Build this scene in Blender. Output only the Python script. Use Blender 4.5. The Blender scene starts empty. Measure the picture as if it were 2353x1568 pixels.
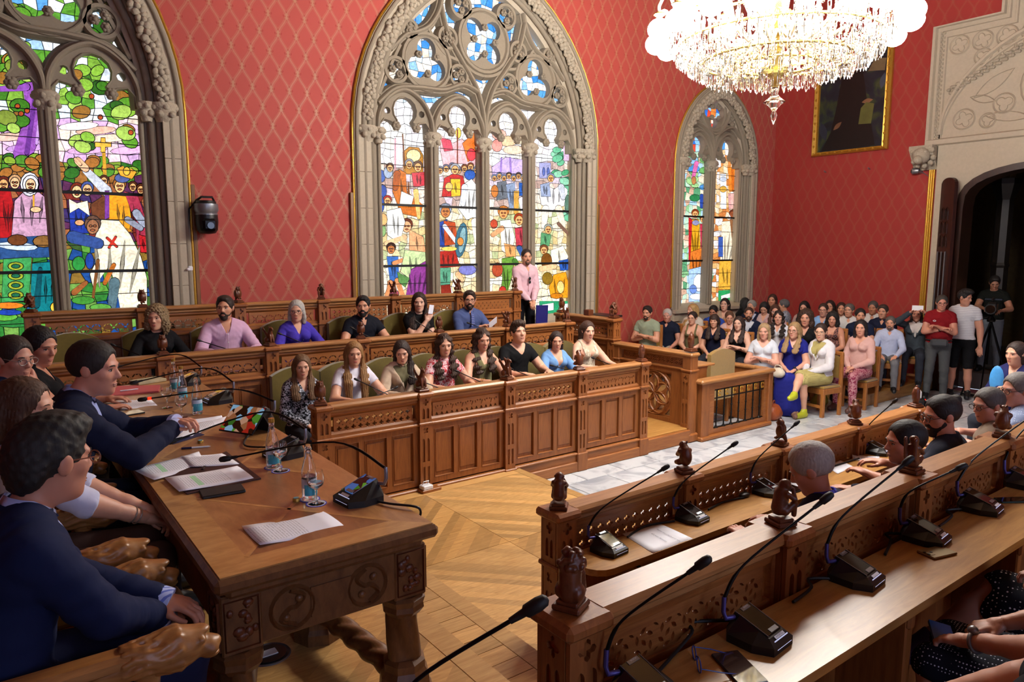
import bpy, bmesh, math, random
import numpy as np
from mathutils import Vector, Matrix, Euler
from mathutils.geometry import tessellate_polygon
random.seed(7); np.random.seed(7)
S = bpy.context.scene
C = S.collection
PI = math.pi
# ------------------------------------------------------------------ camera
FPX, CX, CY = 1640.0, 1176.5, 784.0
PITCH, YAW, CAMZ = math.radians(7.5), math.radians(36.66), 2.6
cd = bpy.data.cameras.new('camera'); cam = bpy.data.objects.new('camera', cd); C.objects.link(cam)
cd.sensor_width = 36; cd.lens = 36 * FPX / 2353; cd.clip_start = 0.05; cd.clip_end = 200
cam.location = (0, 0, CAMZ); cam.rotation_euler = (PI / 2 - PITCH, 0, -YAW)
S.camera = cam
# ------------------------------------------------------------------ world, exposure
w = bpy.data.worlds.new('world'); S.world = w; w.use_nodes = True
w.node_tree.nodes['Background'].inputs[0].default_value = (0.75, 0.85, 1.0, 1)
w.node_tree.nodes['Background'].inputs[1].default_value = 1.0
S.view_settings.view_transform = 'Standard'; S.view_settings.look = 'None'
S.view_settings.exposure = 0.05; S.view_settings.gamma = 1.0; S.view_settings.use_curve_mapping = False
GLASS_GAIN = 1.55       # daylight behind the stained glass
GLOBE_GAIN = 125.0      # chandelier lamp globes
FILL_GAIN = 5.5         # glow of the added, unseen windows behind the camera, cool fill light
# ------------------------------------------------------------------ pixel -> ray (2353 x 1568 frame)
_cp, _sp = math.cos(PITCH), math.sin(PITCH)
_f = Vector((math.sin(YAW) * _cp, math.cos(YAW) * _cp, -_sp)); _r = Vector((math.cos(YAW), -math.sin(YAW), 0)); _u = _r.cross(_f)
def ray(x, y): return _f + _r * ((x - CX) / FPX) - _u * ((y - CY) / FPX)
def atZ(x, y, z): d = ray(x, y); t = (z - CAMZ) / d.z; return Vector((d.x * t, d.y * t, z))
def atY(x, y, Y): d = ray(x, y); t = Y / d.y; return Vector((d.x * t, Y, CAMZ + d.z * t))
def atX(x, y, X): d = ray(x, y); t = X / d.x; return Vector((X, d.y * t, CAMZ + d.z * t))
def atD(x, y, t): d = ray(x, y); return Vector((d.x * t, d.y * t, CAMZ + d.z * t))
# ------------------------------------------------------------------ materials
def srgb(c):
    if isinstance(c, str):
        c = [int(c[i:i + 2], 16) / 255 for i in (0, 2, 4)]
    return tuple((x / 12.92 if x <= .04045 else ((x + .055) / 1.055) ** 2.4) for x in c) + (1,)
MATS = {}
class NT:
    def __init__(s, m): s.t = m.node_tree; s.n = s.t.nodes; s.l = s.t.links
    def add(s, typ, **kw):
        n = s.n.new('ShaderNode' + typ)
        for k, v in kw.items():
            if k.startswith('i_'): n.inputs[int(k[2:]) if k[2:].isdigit() else k[2:].replace('_', ' ')].default_value = v
            else: setattr(n, k, v)
        return n
    def link(s, a, b): s.l.new(a, b)
    def math(s, op, a, b=None, c=None):
        n = s.n.new('ShaderNodeMath'); n.operation = op
        for i, q in enumerate((a, b, c)):
            if q is None: continue
            if isinstance(q, (int, float)): n.inputs[i].default_value = q
            else: s.l.new(q, n.inputs[i])
        return n.outputs[0]
    def mix(s, f, a, b, blend='MIX'):
        n = s.n.new('ShaderNodeMix'); n.data_type = 'RGBA'; n.blend_type = blend
        for sock, q in ((n.inputs[0], f), (n.inputs[6], a), (n.inputs[7], b)):
            if isinstance(q, (int, float)): sock.default_value = q
            elif isinstance(q, tuple): sock.default_value = q
            else: s.l.new(q, sock)
        return n.outputs[2]
def newmat(name):
    m = bpy.data.materials.new(name); m.use_nodes = True; MATS[name] = m
    t = NT(m); t.b = t.n['Principled BSDF']; return m, t
def plain(name, col, rough=.6, metal=0, bump=0, bscale=60, var=.12, spec=.5, emit=None, estr=0, sheen=0):
    if name in MATS: return MATS[name]
    m, t = newmat(name); b = t.b
    b.inputs['Roughness'].default_value = rough; b.inputs['Metallic'].default_value = metal
    b.inputs['Specular IOR Level'].default_value = spec
    c = srgb(col)
    if var or bump:
        tc = t.add('TexCoord'); nz = t.add('TexNoise'); nz.inputs['Scale'].default_value = bscale; nz.inputs['Detail'].default_value = 3
        t.link(tc.outputs['Object'], nz.inputs['Vector'])
        d = tuple(x * (1 - var) for x in c[:3]) + (1,); e = tuple(min(1, x * (1 + var)) for x in c[:3]) + (1,)
        t.link(t.mix(nz.outputs[0], d, e), b.inputs['Base Color'])
        if bump:
            bp = t.add('Bump'); bp.inputs['Strength'].default_value = bump; bp.inputs['Distance'].default_value = .01
            t.link(nz.outputs[0], bp.inputs['Height']); t.link(bp.outputs[0], b.inputs['Normal'])
    else: b.inputs['Base Color'].default_value = c
    if sheen: b.inputs['Sheen Weight'].default_value = sheen
    if emit: b.inputs['Emission Color'].default_value = srgb(emit); b.inputs['Emission Strength'].default_value = estr
    return m
def wood(name, c1, c2, scale=(1, 12, 12), rough=.42, rnd=.0, bump=.08, obj_random=False, rz=0):
    m, t = newmat(name); b = t.b
    tc = t.add('TexCoord'); mp = t.add('Mapping'); t.link(tc.outputs['Object'], mp.inputs['Vector']); mp.inputs['Scale'].default_value = scale; mp.inputs['Rotation'].default_value = (0, 0, rz)
    vec = mp.outputs[0]
    oi = t.add('ObjectInfo')
    if obj_random:
        ad = t.add('VectorMath', operation='ADD'); cmb = t.add('CombineXYZ')
        r = t.math('MULTIPLY', oi.outputs['Random'], 37.0); t.link(r, cmb.inputs[0]); t.link(r, cmb.inputs[1])
        t.link(vec, ad.inputs[0]); t.link(cmb.outputs[0], ad.inputs[1]); vec = ad.outputs[0]
    nz = t.add('TexNoise'); nz.inputs['Scale'].default_value = 3.0; nz.inputs['Detail'].default_value = 6; nz.inputs['Roughness'].default_value = .65; nz.inputs['Distortion'].default_value = .6
    t.link(vec, nz.inputs['Vector'])
    cr = t.add('ValToRGB'); cr.color_ramp.elements[0].position = .32; cr.color_ramp.elements[1].position = .68
    cr.color_ramp.elements[0].color = srgb(c1); cr.color_ramp.elements[1].color = srgb(c2)
    t.link(nz.outputs[0], cr.inputs[0]); col = cr.outputs[0]
    if obj_random:
        hs = t.add('HueSaturation'); t.link(col, hs.inputs['Color'])
        t.link(t.math('MULTIPLY_ADD', oi.outputs['Random'], rnd, 1 - rnd / 2), hs.inputs['Value']); col = hs.outputs[0]
    t.link(col, b.inputs['Base Color']); b.inputs['Roughness'].default_value = rough
    bp = t.add('Bump'); bp.inputs['Strength'].default_value = bump; bp.inputs['Distance'].default_value = .004
    t.link(nz.outputs[0], bp.inputs['Height']); t.link(bp.outputs[0], b.inputs['Normal'])
    return m
# carved oak joinery in three grain directions, darker carving wood, table, floor
OAKX = wood('oak_along', '7f4820', 'a36632', (1.2, 14, 14))
OAKZ = wood('oak_upright', '78441e', '9a5d2c', (14, 14, 1.2))
OAKR = wood('oak_rail', '8a5a30', 'ad7a48', (1.2, 14, 14), rough=.35)
DESK = wood('oak_desk', '93652f', 'b98a4c', (1.0, 9, 9), rough=.3)
CARV = wood('carving_wood', '4a2412', '6e3a1d', (6, 6, 2), rough=.38)
TABLE = wood('table_oak', '7f5630', 'a1764a', (12, 1.5, 12), rough=.33)
TABLED = wood('table_oak_dark', '57351b', '78502c', (8, 8, 3), rough=.4)
CHAIRW = wood('chair_walnut', '7d4d22', 'a87440', (1.5, 8, 8), rough=.38)
PARQ = wood('parquet_oak', 'a87c44', 'c9a066', (1.5, 16, 8), rough=.33, rnd=.55, obj_random=True, bump=.03)
PARQ2 = wood('parquet_oak_cross', 'a27740', 'c49a60', (1.5, 16, 8), rough=.33, rnd=.55, obj_random=True, bump=.03, rz=PI / 4); PARQ1 = wood('parquet_oak_diagonal', 'aa7f48', 'cba36a', (1.5, 16, 8), rough=.33, rnd=.55, obj_random=True, bump=.03, rz=-PI / 4)
AUDW = wood('audience_chair_oak', '8f5524', 'b0733a', (8, 8, 1.5), rough=.42)
DOORW = wood('door_wood', '1f0f0a', '3a1c12', (10, 10, 1.5), rough=.35)
STONE = plain('limestone', 'b3a793', .85, bump=.25, bscale=22, var=.10)
STONED = plain('tracery_stone', '8b806f', .85, bump=.3, bscale=30, var=.10)  # darker than the limestone: staining, plus backlit shade put into the colour
CARVST = plain('carved_stone', 'a89d8a', .88, bump=1.0, bscale=34, var=.22)
GOLD = plain('gilt', 'c89838', .34, metal=.6, bump=.3, bscale=40, var=.2)
BLACK = plain('black_plastic', '0d0e11', .38, var=0)
BLACKM = plain('black_metal', '111214', .3, metal=.6, var=0)
RUBBER = plain('black_rubber', '0a0a0b', .6, var=0)
IRON = plain('wrought_iron', '23211f', .45, metal=.8, bump=.2, bscale=80)
VELVET = plain('mustard_velvet', '8f6d1e', .85, bump=.1, bscale=30, var=.18, sheen=.5)
OLIVE = plain('olive_velvet', '6a5a17', .85, bump=.1, bscale=30, var=.18, sheen=.5)
PAPER = plain('white_paper', 'eceffa', .8, var=.02, bscale=20)
WHITE = plain('white_plastic', 'e4e6ea', .5, var=0)
GREYM = plain('grey_metal', '8a8d92', .35, metal=.7, var=0)
# red silk damask: ogee lattice with a motif in every cell, along one wall axis
def damask(name, axis, base='b0443c', line='ad7657'):
    m, t = newmat(name); b = t.b
    tc = t.add('TexCoord'); sx = t.add('SeparateXYZ'); t.link(tc.outputs['Object'], sx.inputs[0])
    x = sx.outputs[axis]; z = sx.outputs[2]
    W, Hh = .235, .46
    mm = t.math('PINGPONG', x, W / 2)
    v = t.math('MULTIPLY', z, 2 * PI / Hh)
    cv = t.math('COSINE', v)
    wave = t.math('MULTIPLY_ADD', cv, W / 4 * .92, W / 4)
    d = t.math('ABSOLUTE', t.math('SUBTRACT', mm, wave))
    # motif centres: (0, H/2) and (W/2, 0)
    def motif(cx, ph):
        dx = t.math('SUBTRACT', mm, cx)
        zz = t.math('SUBTRACT', t.math('MULTIPLY', t.math('FRACT', t.math('ADD', t.math('DIVIDE', z, Hh), ph)), Hh), Hh / 2)
        r = t.math('SQRT', t.math('ADD', t.math('MULTIPLY', dx, dx), t.math('MULTIPLY', t.math('MULTIPLY', zz, zz), .55)))
        th = t.math('ARCTAN2', dx, t.math('ADD', zz, .03))
        pet = t.math('MULTIPLY_ADD', t.math('ABSOLUTE', t.math('COSINE', t.math('MULTIPLY', th, 3.5))), .036, .014)
        return t.math('SUBTRACT', r, pet)
    mo = t.math('MINIMUM', motif(0, 0.0), motif(W / 2, .5))
    def mask(q, a, bb):
        n = t.add('MapRange'); n.inputs[1].default_value = a; n.inputs[2].default_value = bb; n.inputs[3].default_value = 1; n.inputs[4].default_value = 0
        t.link(q, n.inputs[0]); return n.outputs[0]
    lm = mask(d, .009, .013); l2 = mask(t.math('ABSOLUTE', t.math('SUBTRACT', d, .022)), .003, .006)
    def node(cx, ph):
        dx = t.math('SUBTRACT', mm, cx); zz = t.math('SUBTRACT', t.math('MULTIPLY', t.math('FRACT', t.math('ADD', t.math('DIVIDE', z, Hh), ph)), Hh), Hh / 2)
        return t.math('ADD', t.math('ABSOLUTE', dx), t.math('MULTIPLY', t.math('ABSOLUTE', t.math('SUBTRACT', t.math('ABSOLUTE', zz), .018)), 1.1))
    nd = mask(t.math('MINIMUM', node(W / 2, .5), node(0, 0.0)), .022, .03)
    mk = mask(mo, -.003, .003)
    nz = t.add('TexNoise'); nz.inputs['Scale'].default_value = 1.3; nz.inputs['Detail'].default_value = 3; t.link(tc.outputs['Object'], nz.inputs['Vector'])
    fine = t.add('TexNoise'); fine.inputs['Scale'].default_value = 70; t.link(tc.outputs['Object'], fine.inputs['Vector'])
    c0 = srgb(base); c1 = tuple(q * .72 for q in c0[:3]) + (1,)
    col = t.mix(t.math('MULTIPLY', nz.outputs[0], .5), c0, c1)
    col = t.mix(t.math('MULTIPLY', mk, .8), col, srgb('9c2a25'))
    col = t.mix(t.math('MULTIPLY', l2, .4), col, srgb(line))
    col = t.mix(t.math('MULTIPLY', lm, t.math('MULTIPLY_ADD', fine.outputs[0], .5, .25)), col, srgb(line))
    col = t.mix(t.math('MULTIPLY', nd, .55), col, srgb(line))
    t.link(col, b.inputs['Base Color'])
    rg = t.math('MULTIPLY_ADD', lm, -.18, .72); t.link(rg, b.inputs['Roughness'])
    b.inputs['Sheen Weight'].default_value = .15
    return m
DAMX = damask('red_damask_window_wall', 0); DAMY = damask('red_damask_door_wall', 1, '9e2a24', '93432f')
# marble slabs
def marble():
    m, t = newmat('white_marble'); b = t.b
    tc = t.add('TexCoord'); oi = t.add('ObjectInfo'); ad = t.add('VectorMath', operation='ADD'); cmb = t.add('CombineXYZ')
    r = t.math('MULTIPLY', oi.outputs['Random'], 53.0); t.link(r, cmb.inputs[0]); t.link(r, cmb.inputs[1]); t.link(tc.outputs['Object'], ad.inputs[0]); t.link(cmb.outputs[0], ad.inputs[1])
    nz = t.add('TexNoise'); nz.inputs['Scale'].default_value = 2.2; nz.inputs['Detail'].default_value = 8; nz.inputs['Distortion'].default_value = 2.0; t.link(ad.outputs[0], nz.inputs['Vector'])
    cr = t.add('ValToRGB'); e = cr.color_ramp.elements; e[0].position = .36; e[0].color = srgb('9aa0a9'); e[1].position = .52; e[1].color = srgb('c6cace')
    t.link(nz.outputs[0], cr.inputs[0])
    hs = t.add('HueSaturation'); t.link(cr.outputs[0], hs.inputs['Color']); t.link(t.math('MULTIPLY_ADD', oi.outputs['Random'], .16, .9), hs.inputs['Value'])
    t.link(hs.outputs[0], b.inputs['Base Color']); b.inputs['Roughness'].default_value = .28
    return m
MARBLE = marble()
GROUT = plain('grout', '6f6a62', .8)
# stained glass: each pane carries its own colour; daylight comes through it
def stained():
    m, t = newmat('stained_glass'); b = t.b
    oi = t.add('ObjectInfo'); at = t.add('Attribute'); at.attribute_name = 'tint'
    tc = t.add('TexCoord')
    col = t.mix(1.0, oi.outputs['Color'], at.outputs['Color'], 'MULTIPLY')
    nz = t.add('TexNoise'); nz.inputs['Scale'].default_value = 16; nz.inputs['Detail'].default_value = 4; nz.inputs['Distortion'].default_value = 1.5; t.link(tc.outputs['Object'], nz.inputs['Vector'])
    mr = t.add('MapRange'); mr.inputs[1].default_value = .3; mr.inputs[2].default_value = .62; mr.inputs[3].default_value = .35; mr.inputs[4].default_value = 1.0; t.link(nz.outputs[0], mr.inputs[0])
    g = t.add('CombineXYZ'); [t.link(mr.outputs[0], g.inputs[i]) for i in range(3)]
    ec = t.mix(.75, col, g.outputs[0], 'MULTIPLY')
    t.link(ec, b.inputs['Emission Color']); b.inputs['Emission Strength'].default_value = GLASS_GAIN
    t.link(t.mix(.9, col, (0, 0, 0, 1)), b.inputs['Base Color']); b.inputs['Roughness'].default_value = .45; b.inputs['Specular IOR Level'].default_value = .2
    return m
SGLASS = stained()
LEAD = plain('lead_came', '08080a', .6, var=0)
# ------------------------------------------------------------------ mesh helpers
class MB:
    def __init__(s): s.v = []; s.f = []; s.m = []; s.tint = None
    def add(s, v, f, mi=0):
        o = len(s.v); s.v += [tuple(q) for q in v]; s.f += [tuple(i + o for i in q) for q in f]; s.m += [mi] * len(f); return s
    def box(s, c, d, mi=0, bev=0, rot=None):
        x, y, z = d[0] / 2, d[1] / 2, d[2] / 2
        if bev <= 0:
            v = [(sx * x, sy * y, sz * z) for sx in (-1, 1) for sy in (-1, 1) for sz in (-1, 1)]
            f = [(0, 1, 3, 2), (4, 6, 7, 5), (0, 4, 5, 1), (2, 3, 7, 6), (0, 2, 6, 4), (1, 5, 7, 3)]
        else:
            b = min(bev, x * .98, y * .98, z * .98); v = []; idx = {}
            for sx in (-1, 1):
                for sy in (-1, 1):
                    for sz in (-1, 1):
                        for k in range(3):
                            p = [sx * (x - b), sy * (y - b), sz * (z - b)]; p[k] = (sx * x, sy * y, sz * z)[k]
                            idx[(sx, sy, sz, k)] = len(v); v.append(tuple(p))
            f = []
            g = lambda a, b_, c_, k: idx[(a, b_, c_, k)]
            for q in (-1, 1):
                f += [(g(q, -1, -1, 0), g(q, 1, -1, 0), g(q, 1, 1, 0), g(q, -1, 1, 0))[::q],
                      (g(-1, q, -1, 1), g(-1, q, 1, 1), g(1, q, 1, 1), g(1, q, -1, 1))[::q],
                      (g(-1, -1, q, 2), g(1, -1, q, 2), g(1, 1, q, 2), g(-1, 1, q, 2))[::q]]
            for a in (-1, 1):
                for c_ in (-1, 1):
                    f += [(g(a, c_, -1, 0), g(a, c_, -1, 1), g(a, c_, 1, 1), g(a, c_, 1, 0))[::-a * c_],
                          (g(a, -1, c_, 0), g(a, -1, c_, 2), g(a, 1, c_, 2), g(a, 1, c_, 0))[::a * c_],
                          (g(-1, a, c_, 1), g(-1, a, c_, 2), g(1, a, c_, 2), g(1, a, c_, 1))[::-a * c_]]
            for sx in (-1, 1):
                for sy in (-1, 1):
                    for sz in (-1, 1): f.append((g(sx, sy, sz, 0), g(sx, sy, sz, 1), g(sx, sy, sz, 2))[::sx * sy * sz])
        M = rot if rot is not None else Matrix.Identity(3); cc = Vector(c)
        return s.add([tuple(M @ Vector(p) + cc) for p in v], f, mi)
    def prism(s, poly, d0, d1, mp=None, mi=0):
        """polygon (a,b) extruded along third axis; mp(a,b,d)->xyz"""
        mp = mp or (lambda a, b, d: (a, d, b)); n = len(poly)
        v = [mp(a, b, d0) for a, b in poly] + [mp(a, b, d1) for a, b in poly]
        f = [tuple(range(n)), tuple(range(2 * n - 1, n - 1, -1))] + [(i, i + n, (i + 1) % n + n, (i + 1) % n) for i in range(n)]
        return s.add(v, f, mi)
    def plate(s, outer, holes, d0, d1, mp=None, mi=0):
        mp = mp or (lambda a, b, d: (a, d, b))
        loops = [outer] + holes; tri = tessellate_polygon([[Vector((a, b, 0)) for a, b in L] for L in loops])
        flat = [p for L in loops for p in L]; n = len(flat)
        v = [mp(a, b, d0) for a, b in flat] + [mp(a, b, d1) for a, b in flat]
        f = []
        for a, b, c in tri:
            A, B, D = flat[a], flat[b], flat[c]
            if (B[0] - A[0]) * (D[1] - A[1]) - (B[1] - A[1]) * (D[0] - A[0]) < 0: b, c = c, b
            f += [(a, b, c), (a + n, c + n, b + n)]
        o = 0
        for L in loops:
            k = len(L); f += [(o + i, o + i + n, o + (i + 1) % k + n, o + (i + 1) % k) for i in range(k)]; o += k
        return s.add(v, f, mi)
    def lathe(s, prof, c=(0, 0, 0), n=16, mi=0, rot=None, twist=None, sx=1, sy=1):
        v = []; M = rot if rot is not None else Matrix.Identity(3); cc = Vector(c)
        for r, z in prof:
            for i in range(n):
                a = 2 * PI * i / n; rr = r
                if twist: rr = r * twist(a, z)
                v.append(tuple(M @ Vector((rr * math.cos(a) * sx, rr * math.sin(a) * sy, z)) + cc))
        f = []
        for j in range(len(prof) - 1):
            for i in range(n):
                f.append((j * n + i, j * n + (i + 1) % n, (j + 1) * n + (i + 1) % n, (j + 1) * n + i))
        f += [tuple(range(n - 1, -1, -1)), tuple(range((len(prof) - 1) * n, len(prof) * n))]
        return s.add(v, f, mi)
    def tube(s, pts, r, n=8, mi=0, closed=False):
        P = [Vector(p) for p in pts]; k = len(P); v = []; up = None
        for j in range(k):
            a = P[j - 1] if (j or closed) else P[0]; b = P[(j + 1) % k] if (j < k - 1 or closed) else P[-1]
            t = (b - a).normalized()
            if up is None:
                up = Vector((0, 0, 1)) if abs(t.z) < .9 else Vector((1, 0, 0))
            x = t.cross(up)
            if x.length < 1e-6: x = t.orthogonal()
            x.normalize(); y = x.cross(t); up = y
            rr = r[j] if isinstance(r, (list, tuple)) else r
            for i in range(n):
                q = 2 * PI * i / n; v.append(tuple(P[j] + x * (rr * math.cos(q)) + y * (rr * math.sin(q))))
        f = []
        for j in range(k if closed else k - 1):
            j2 = (j + 1) % k
            for i in range(n): f.append((j * n + i, j * n + (i + 1) % n, j2 * n + (i + 1) % n, j2 * n + i))
        if not closed: f += [tuple(range(n - 1, -1, -1)), tuple(range((k - 1) * n, k * n))]
        return s.add(v, f, mi)
    def ell(s, c, r, n=10, mi=0, rot=None):
        prof = [(max(1e-4, math.sin(PI * i / n)), -math.cos(PI * i / n)) for i in range(n + 1)]
        M = (rot if rot is not None else Matrix.Identity(3)) @ Matrix.Diagonal(Vector(r))
        return s.lathe(prof, c, int(n * 1.6), mi, M)
    def sweep(s, path, prof, mi=0, y0=0.0, closed=False):
        """sweep profile [(normal offset, depth)] along an (x,z) path in a vertical wall plane"""
        k = len(path); m = len(prof); v = []
        for j in range(k):
            a = path[j - 1] if (j or closed) else path[0]; b = path[(j + 1) % k] if (j < k - 1 or closed) else path[-1]
            tx, tz = b[0] - a[0], b[1] - a[1]; L = math.hypot(tx, tz) or 1; nx, nz = -tz / L, tx / L
            for o, d in prof: v.append((path[j][0] + nx * o, y0 + d, path[j][1] + nz * o))
        f = []
        for j in range(k if closed else k - 1):
            j2 = (j + 1) % k
            for i in range(m): f.append((j * m + i, j * m + (i + 1) % m, j2 * m + (i + 1) % m, j2 * m + i))
        if not closed: f += [tuple(range(m - 1, -1, -1)), tuple(range((k - 1) * m, k * m))]
        return s.add(v, f, mi)
    def mesh(s, name, mats, smooth=0):
        me = bpy.data.meshes.new(name); me.from_pydata(s.v, [], s.f)
        for q in (mats if isinstance(mats, (list, tuple)) else [mats]): me.materials.append(q)
        if len(set(s.m)) > 1: me.polygons.foreach_set('material_index', s.m)
        if smooth:
            me.polygons.foreach_set('use_smooth', [True] * len(s.f)); me.set_sharp_from_angle(angle=math.radians(smooth))
        bm = bmesh.new(); bm.from_mesh(me); bmesh.ops.recalc_face_normals(bm, faces=bm.faces); bm.to_mesh(me); bm.free()
        return me
    def build(s, name, mats, parent=None, smooth=0): return ob(name, s.mesh(name, mats, smooth), parent)
def ob(name, data, parent=None, loc=None, rz=None):
    o = bpy.data.objects.new(name, data); C.objects.link(o)
    if parent is not None: o.parent = parent
    if loc is not None: o.location = loc
    if rz is not None: o.rotation_euler = (0, 0, rz)
    return o
def tag(o, label=None, cat=None, group=None, kind=None):
    for k, q in (('label', label), ('category', cat), ('group', group), ('kind', kind)):
        if q: o[k] = q
    return o
def thing(name, label, cat, loc=(0, 0, 0), rz=0, group=None): return tag(ob(name, None, None, loc, rz), label, cat, group)
def struct(o): o['kind'] = 'structure'; return o
def kids(o): return [c for c in KIDS.get(o.name, [])]
def copy_tree(o, loc=None, rz=None, label=None, group=None, parent=None, scale=None):
    c = o.copy(); C.objects.link(c); c.parent = parent
    if loc is not None: c.location = loc
    if rz is not None: c.rotation_euler = (0, 0, rz)
    if scale is not None: c.scale = (scale,) * 3
    if label: c['label'] = label
    if group: c['group'] = group
    for ch in list(o.children): copy_tree(ch, parent=c)
    return c
def circ(cx, cy, r, n=16, a0=0): return [(cx + r * math.cos(a0 + 2 * PI * i / n), cy + r * math.sin(a0 + 2 * PI * i / n)) for i in range(n)]
def foil(cx, cy, R, k=4, n=32, a0=0, sh=.5): return [(cx + R * (sh + (1 - sh) * abs(math.cos(k * (2 * PI * i / n) / 2))) * math.cos(a0 + 2 * PI * i / n), cy + R * (sh + (1 - sh) * abs(math.cos(k * (2 * PI * i / n) / 2))) * math.sin(a0 + 2 * PI * i / n)) for i in range(n)]
def lens(cx, cy, L, wd, ang, n=7):
    up = [(-L / 2 + L * i / n, wd / 2 * math.sin(PI * i / n)) for i in range(n + 1)]
    lo = [(L / 2 - L * i / n, -wd / 2 * math.sin(PI * i / n)) for i in range(1, n)]
    ca, sa = math.cos(ang), math.sin(ang)
    return [(cx + a * ca - b * sa, cy + a * sa + b * ca) for a, b in up + lo]
def lancet(cx, z0, wd, h, n=6):
    r = wd; pts = [(cx - wd / 2, z0), (cx + wd / 2, z0)]; zs = z0 + h - wd * .866
    pts += [(cx - wd / 2 + r * math.cos(q), zs + r * math.sin(q)) for q in [PI / 3 * i / n for i in range(n + 1)]]
    pts += [(cx + wd / 2 - r * math.cos(q), zs + r * math.sin(q)) for q in [PI / 3 * (n - 1 - i) / n for i in range(n)]]
    return pts
def spline(P, n=8):
    """Catmull-Rom through points"""
    out = []; P = [P[0]] + list(P) + [P[-1]]
    for i in range(1, len(P) - 2):
        for j in range(n):
            t = j / n; out.append(tuple(.5 * (2 * P[i][k] + (P[i + 1][k] - P[i - 1][k]) * t + (2 * P[i - 1][k] - 5 * P[i][k] + 4 * P[i + 1][k] - P[i + 2][k]) * t * t + (3 * P[i][k] - P[i - 1][k] - 3 * P[i + 1][k] + P[i + 2][k]) * t ** 3) for k in range(len(P[i]))))
    out.append(tuple(P[-2])); return out
def text_mesh(txt, size, name='lettering', mat=None, align='CENTER'):
    cu = bpy.data.curves.new(name, 'FONT'); cu.body = txt; cu.size = size; cu.align_x = align; cu.align_y = 'CENTER'; cu.resolution_u = 2
    o = bpy.data.objects.new(name, cu); C.objects.link(o); dg = bpy.context.evaluated_depsgraph_get(); dg.update()
    me = bpy.data.meshes.new_from_object(o.evaluated_get(dg)); bpy.data.objects.remove(o); bpy.data.curves.remove(cu)
    me.name = name; me.materials.clear()
    if mat: me.materials.append(mat)
    return me
# ================================================================== ROOM SHELL
WY, WX, ZC = 9.4, 14.15, 8.2       # window wall, door wall, ceiling height
GY = 9.68                           # glass plane
def arch(xc, hw, zs, c, z0, n=14):
    """two-centred arch outline, counter-clockwise from bottom left"""
    R = hw + c; a1 = math.acos(c / R)
    rt = [(xc - c + R * math.cos(q), zs + R * math.sin(q)) for q in [a1 * i / n for i in range(n + 1)]]
    lf = [(2 * xc - x, z) for x, z in rt[::-1][1:]]
    return [(xc - hw, z0), (xc + hw, z0)] + rt + lf
WIN = [dict(xc=-.2, ow=2.3, iw=1.88, oc=.55, ic=.62, zs=4.2, n=4), dict(xc=6.55, ow=2.28, iw=1.86, oc=.55, ic=.62, zs=4.2, n=4), dict(xc=12.2, ow=1.3, iw=.93, oc=.35, ic=.45, zs=4.25, n=2)]
SILL = 1.42
m = MB(); m.plate([(-4.5, 0), (WX + .5, 0), (WX + .5, ZC), (-4.5, ZC)], [arch(d['xc'], d['ow'], d['zs'], d['oc'], SILL - .3) for d in WIN], WY, WY + .5)
struct(m.build('wall_back', DAMX))
mpw = lambda a, b, d: (d, -a, b)     # local x = -Y for the door wall
DC, DH, DZS = 4.3, 1.28, 3.3        # door centre, half width, spring
def basket(xc, hw, zs, z0, rise, n=16):
    return [(xc - hw, z0), (xc + hw, z0)] + [(xc + hw * math.cos(PI * i / n), zs + rise * math.sin(PI * i / n) ** .7) for i in range(n + 1)]
m = MB(); m.plate([(-WY, 0), (6, 0), (6, ZC), (-WY, ZC)], [basket(-DC, DH, DZS, -.001, .68)], WX, WX + .4, mpw)
struct(m.build('wall_right', DAMY))
PLAST = plain('plaster', 'cfc6b4', .9, bump=.1, bscale=8)
for nm, c, d in (('wall_left', (-4.75, 2, ZC / 2), (.5, 16, ZC)), ('wall_front', (4.8, -6.2, ZC / 2), (19.6, .4, ZC))):
    m = MB(); m.box(c, d); struct(m.build(nm, plain('red_wall', '8c1f1b', .8)))
m = MB(); m.box((4.8, 1.7, ZC + .15), (19.9, 16.4, .3)); struct(m.build('ceiling', wood('ceiling_wood', '6b4a2c', '8a6238', (1, 8, 8))))
# --- floor: marble slabs over a bed
fl = MB(); fl.box((4.8, 1.7, -.14), (19.9, 16.4, .2)); fo = struct(fl.build('floor', GROUT))
tile = {}
nx, ny = .6, .42
mt = MB(); mt.box((0, 0, -.02), (nx - .010, ny - .010, .04), bev=.003); tme = mt.mesh('marble_slab', MARBLE)
k = 0
for j in range(11):
    for i in range(17):
        x = 4.72 + nx * i + (nx / 2 if j % 2 else 0); y = 2.15 + ny * j
        if x > WX - .2: continue
        ob('marble_slab', tme, fo, (x, y, 0)); k += 1
m = MB(); m.box((9.4, 1.0, -.02), (9.6, 1.85, .04)); m.box((9.4, 8.05, -.02), (9.6, 2.7, .04)); m.box((9.2, -2.8, -.02), (9.9, 5.6, .04)); ob('marble_far', m.mesh('marble_far', MARBLE), fo)
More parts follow.
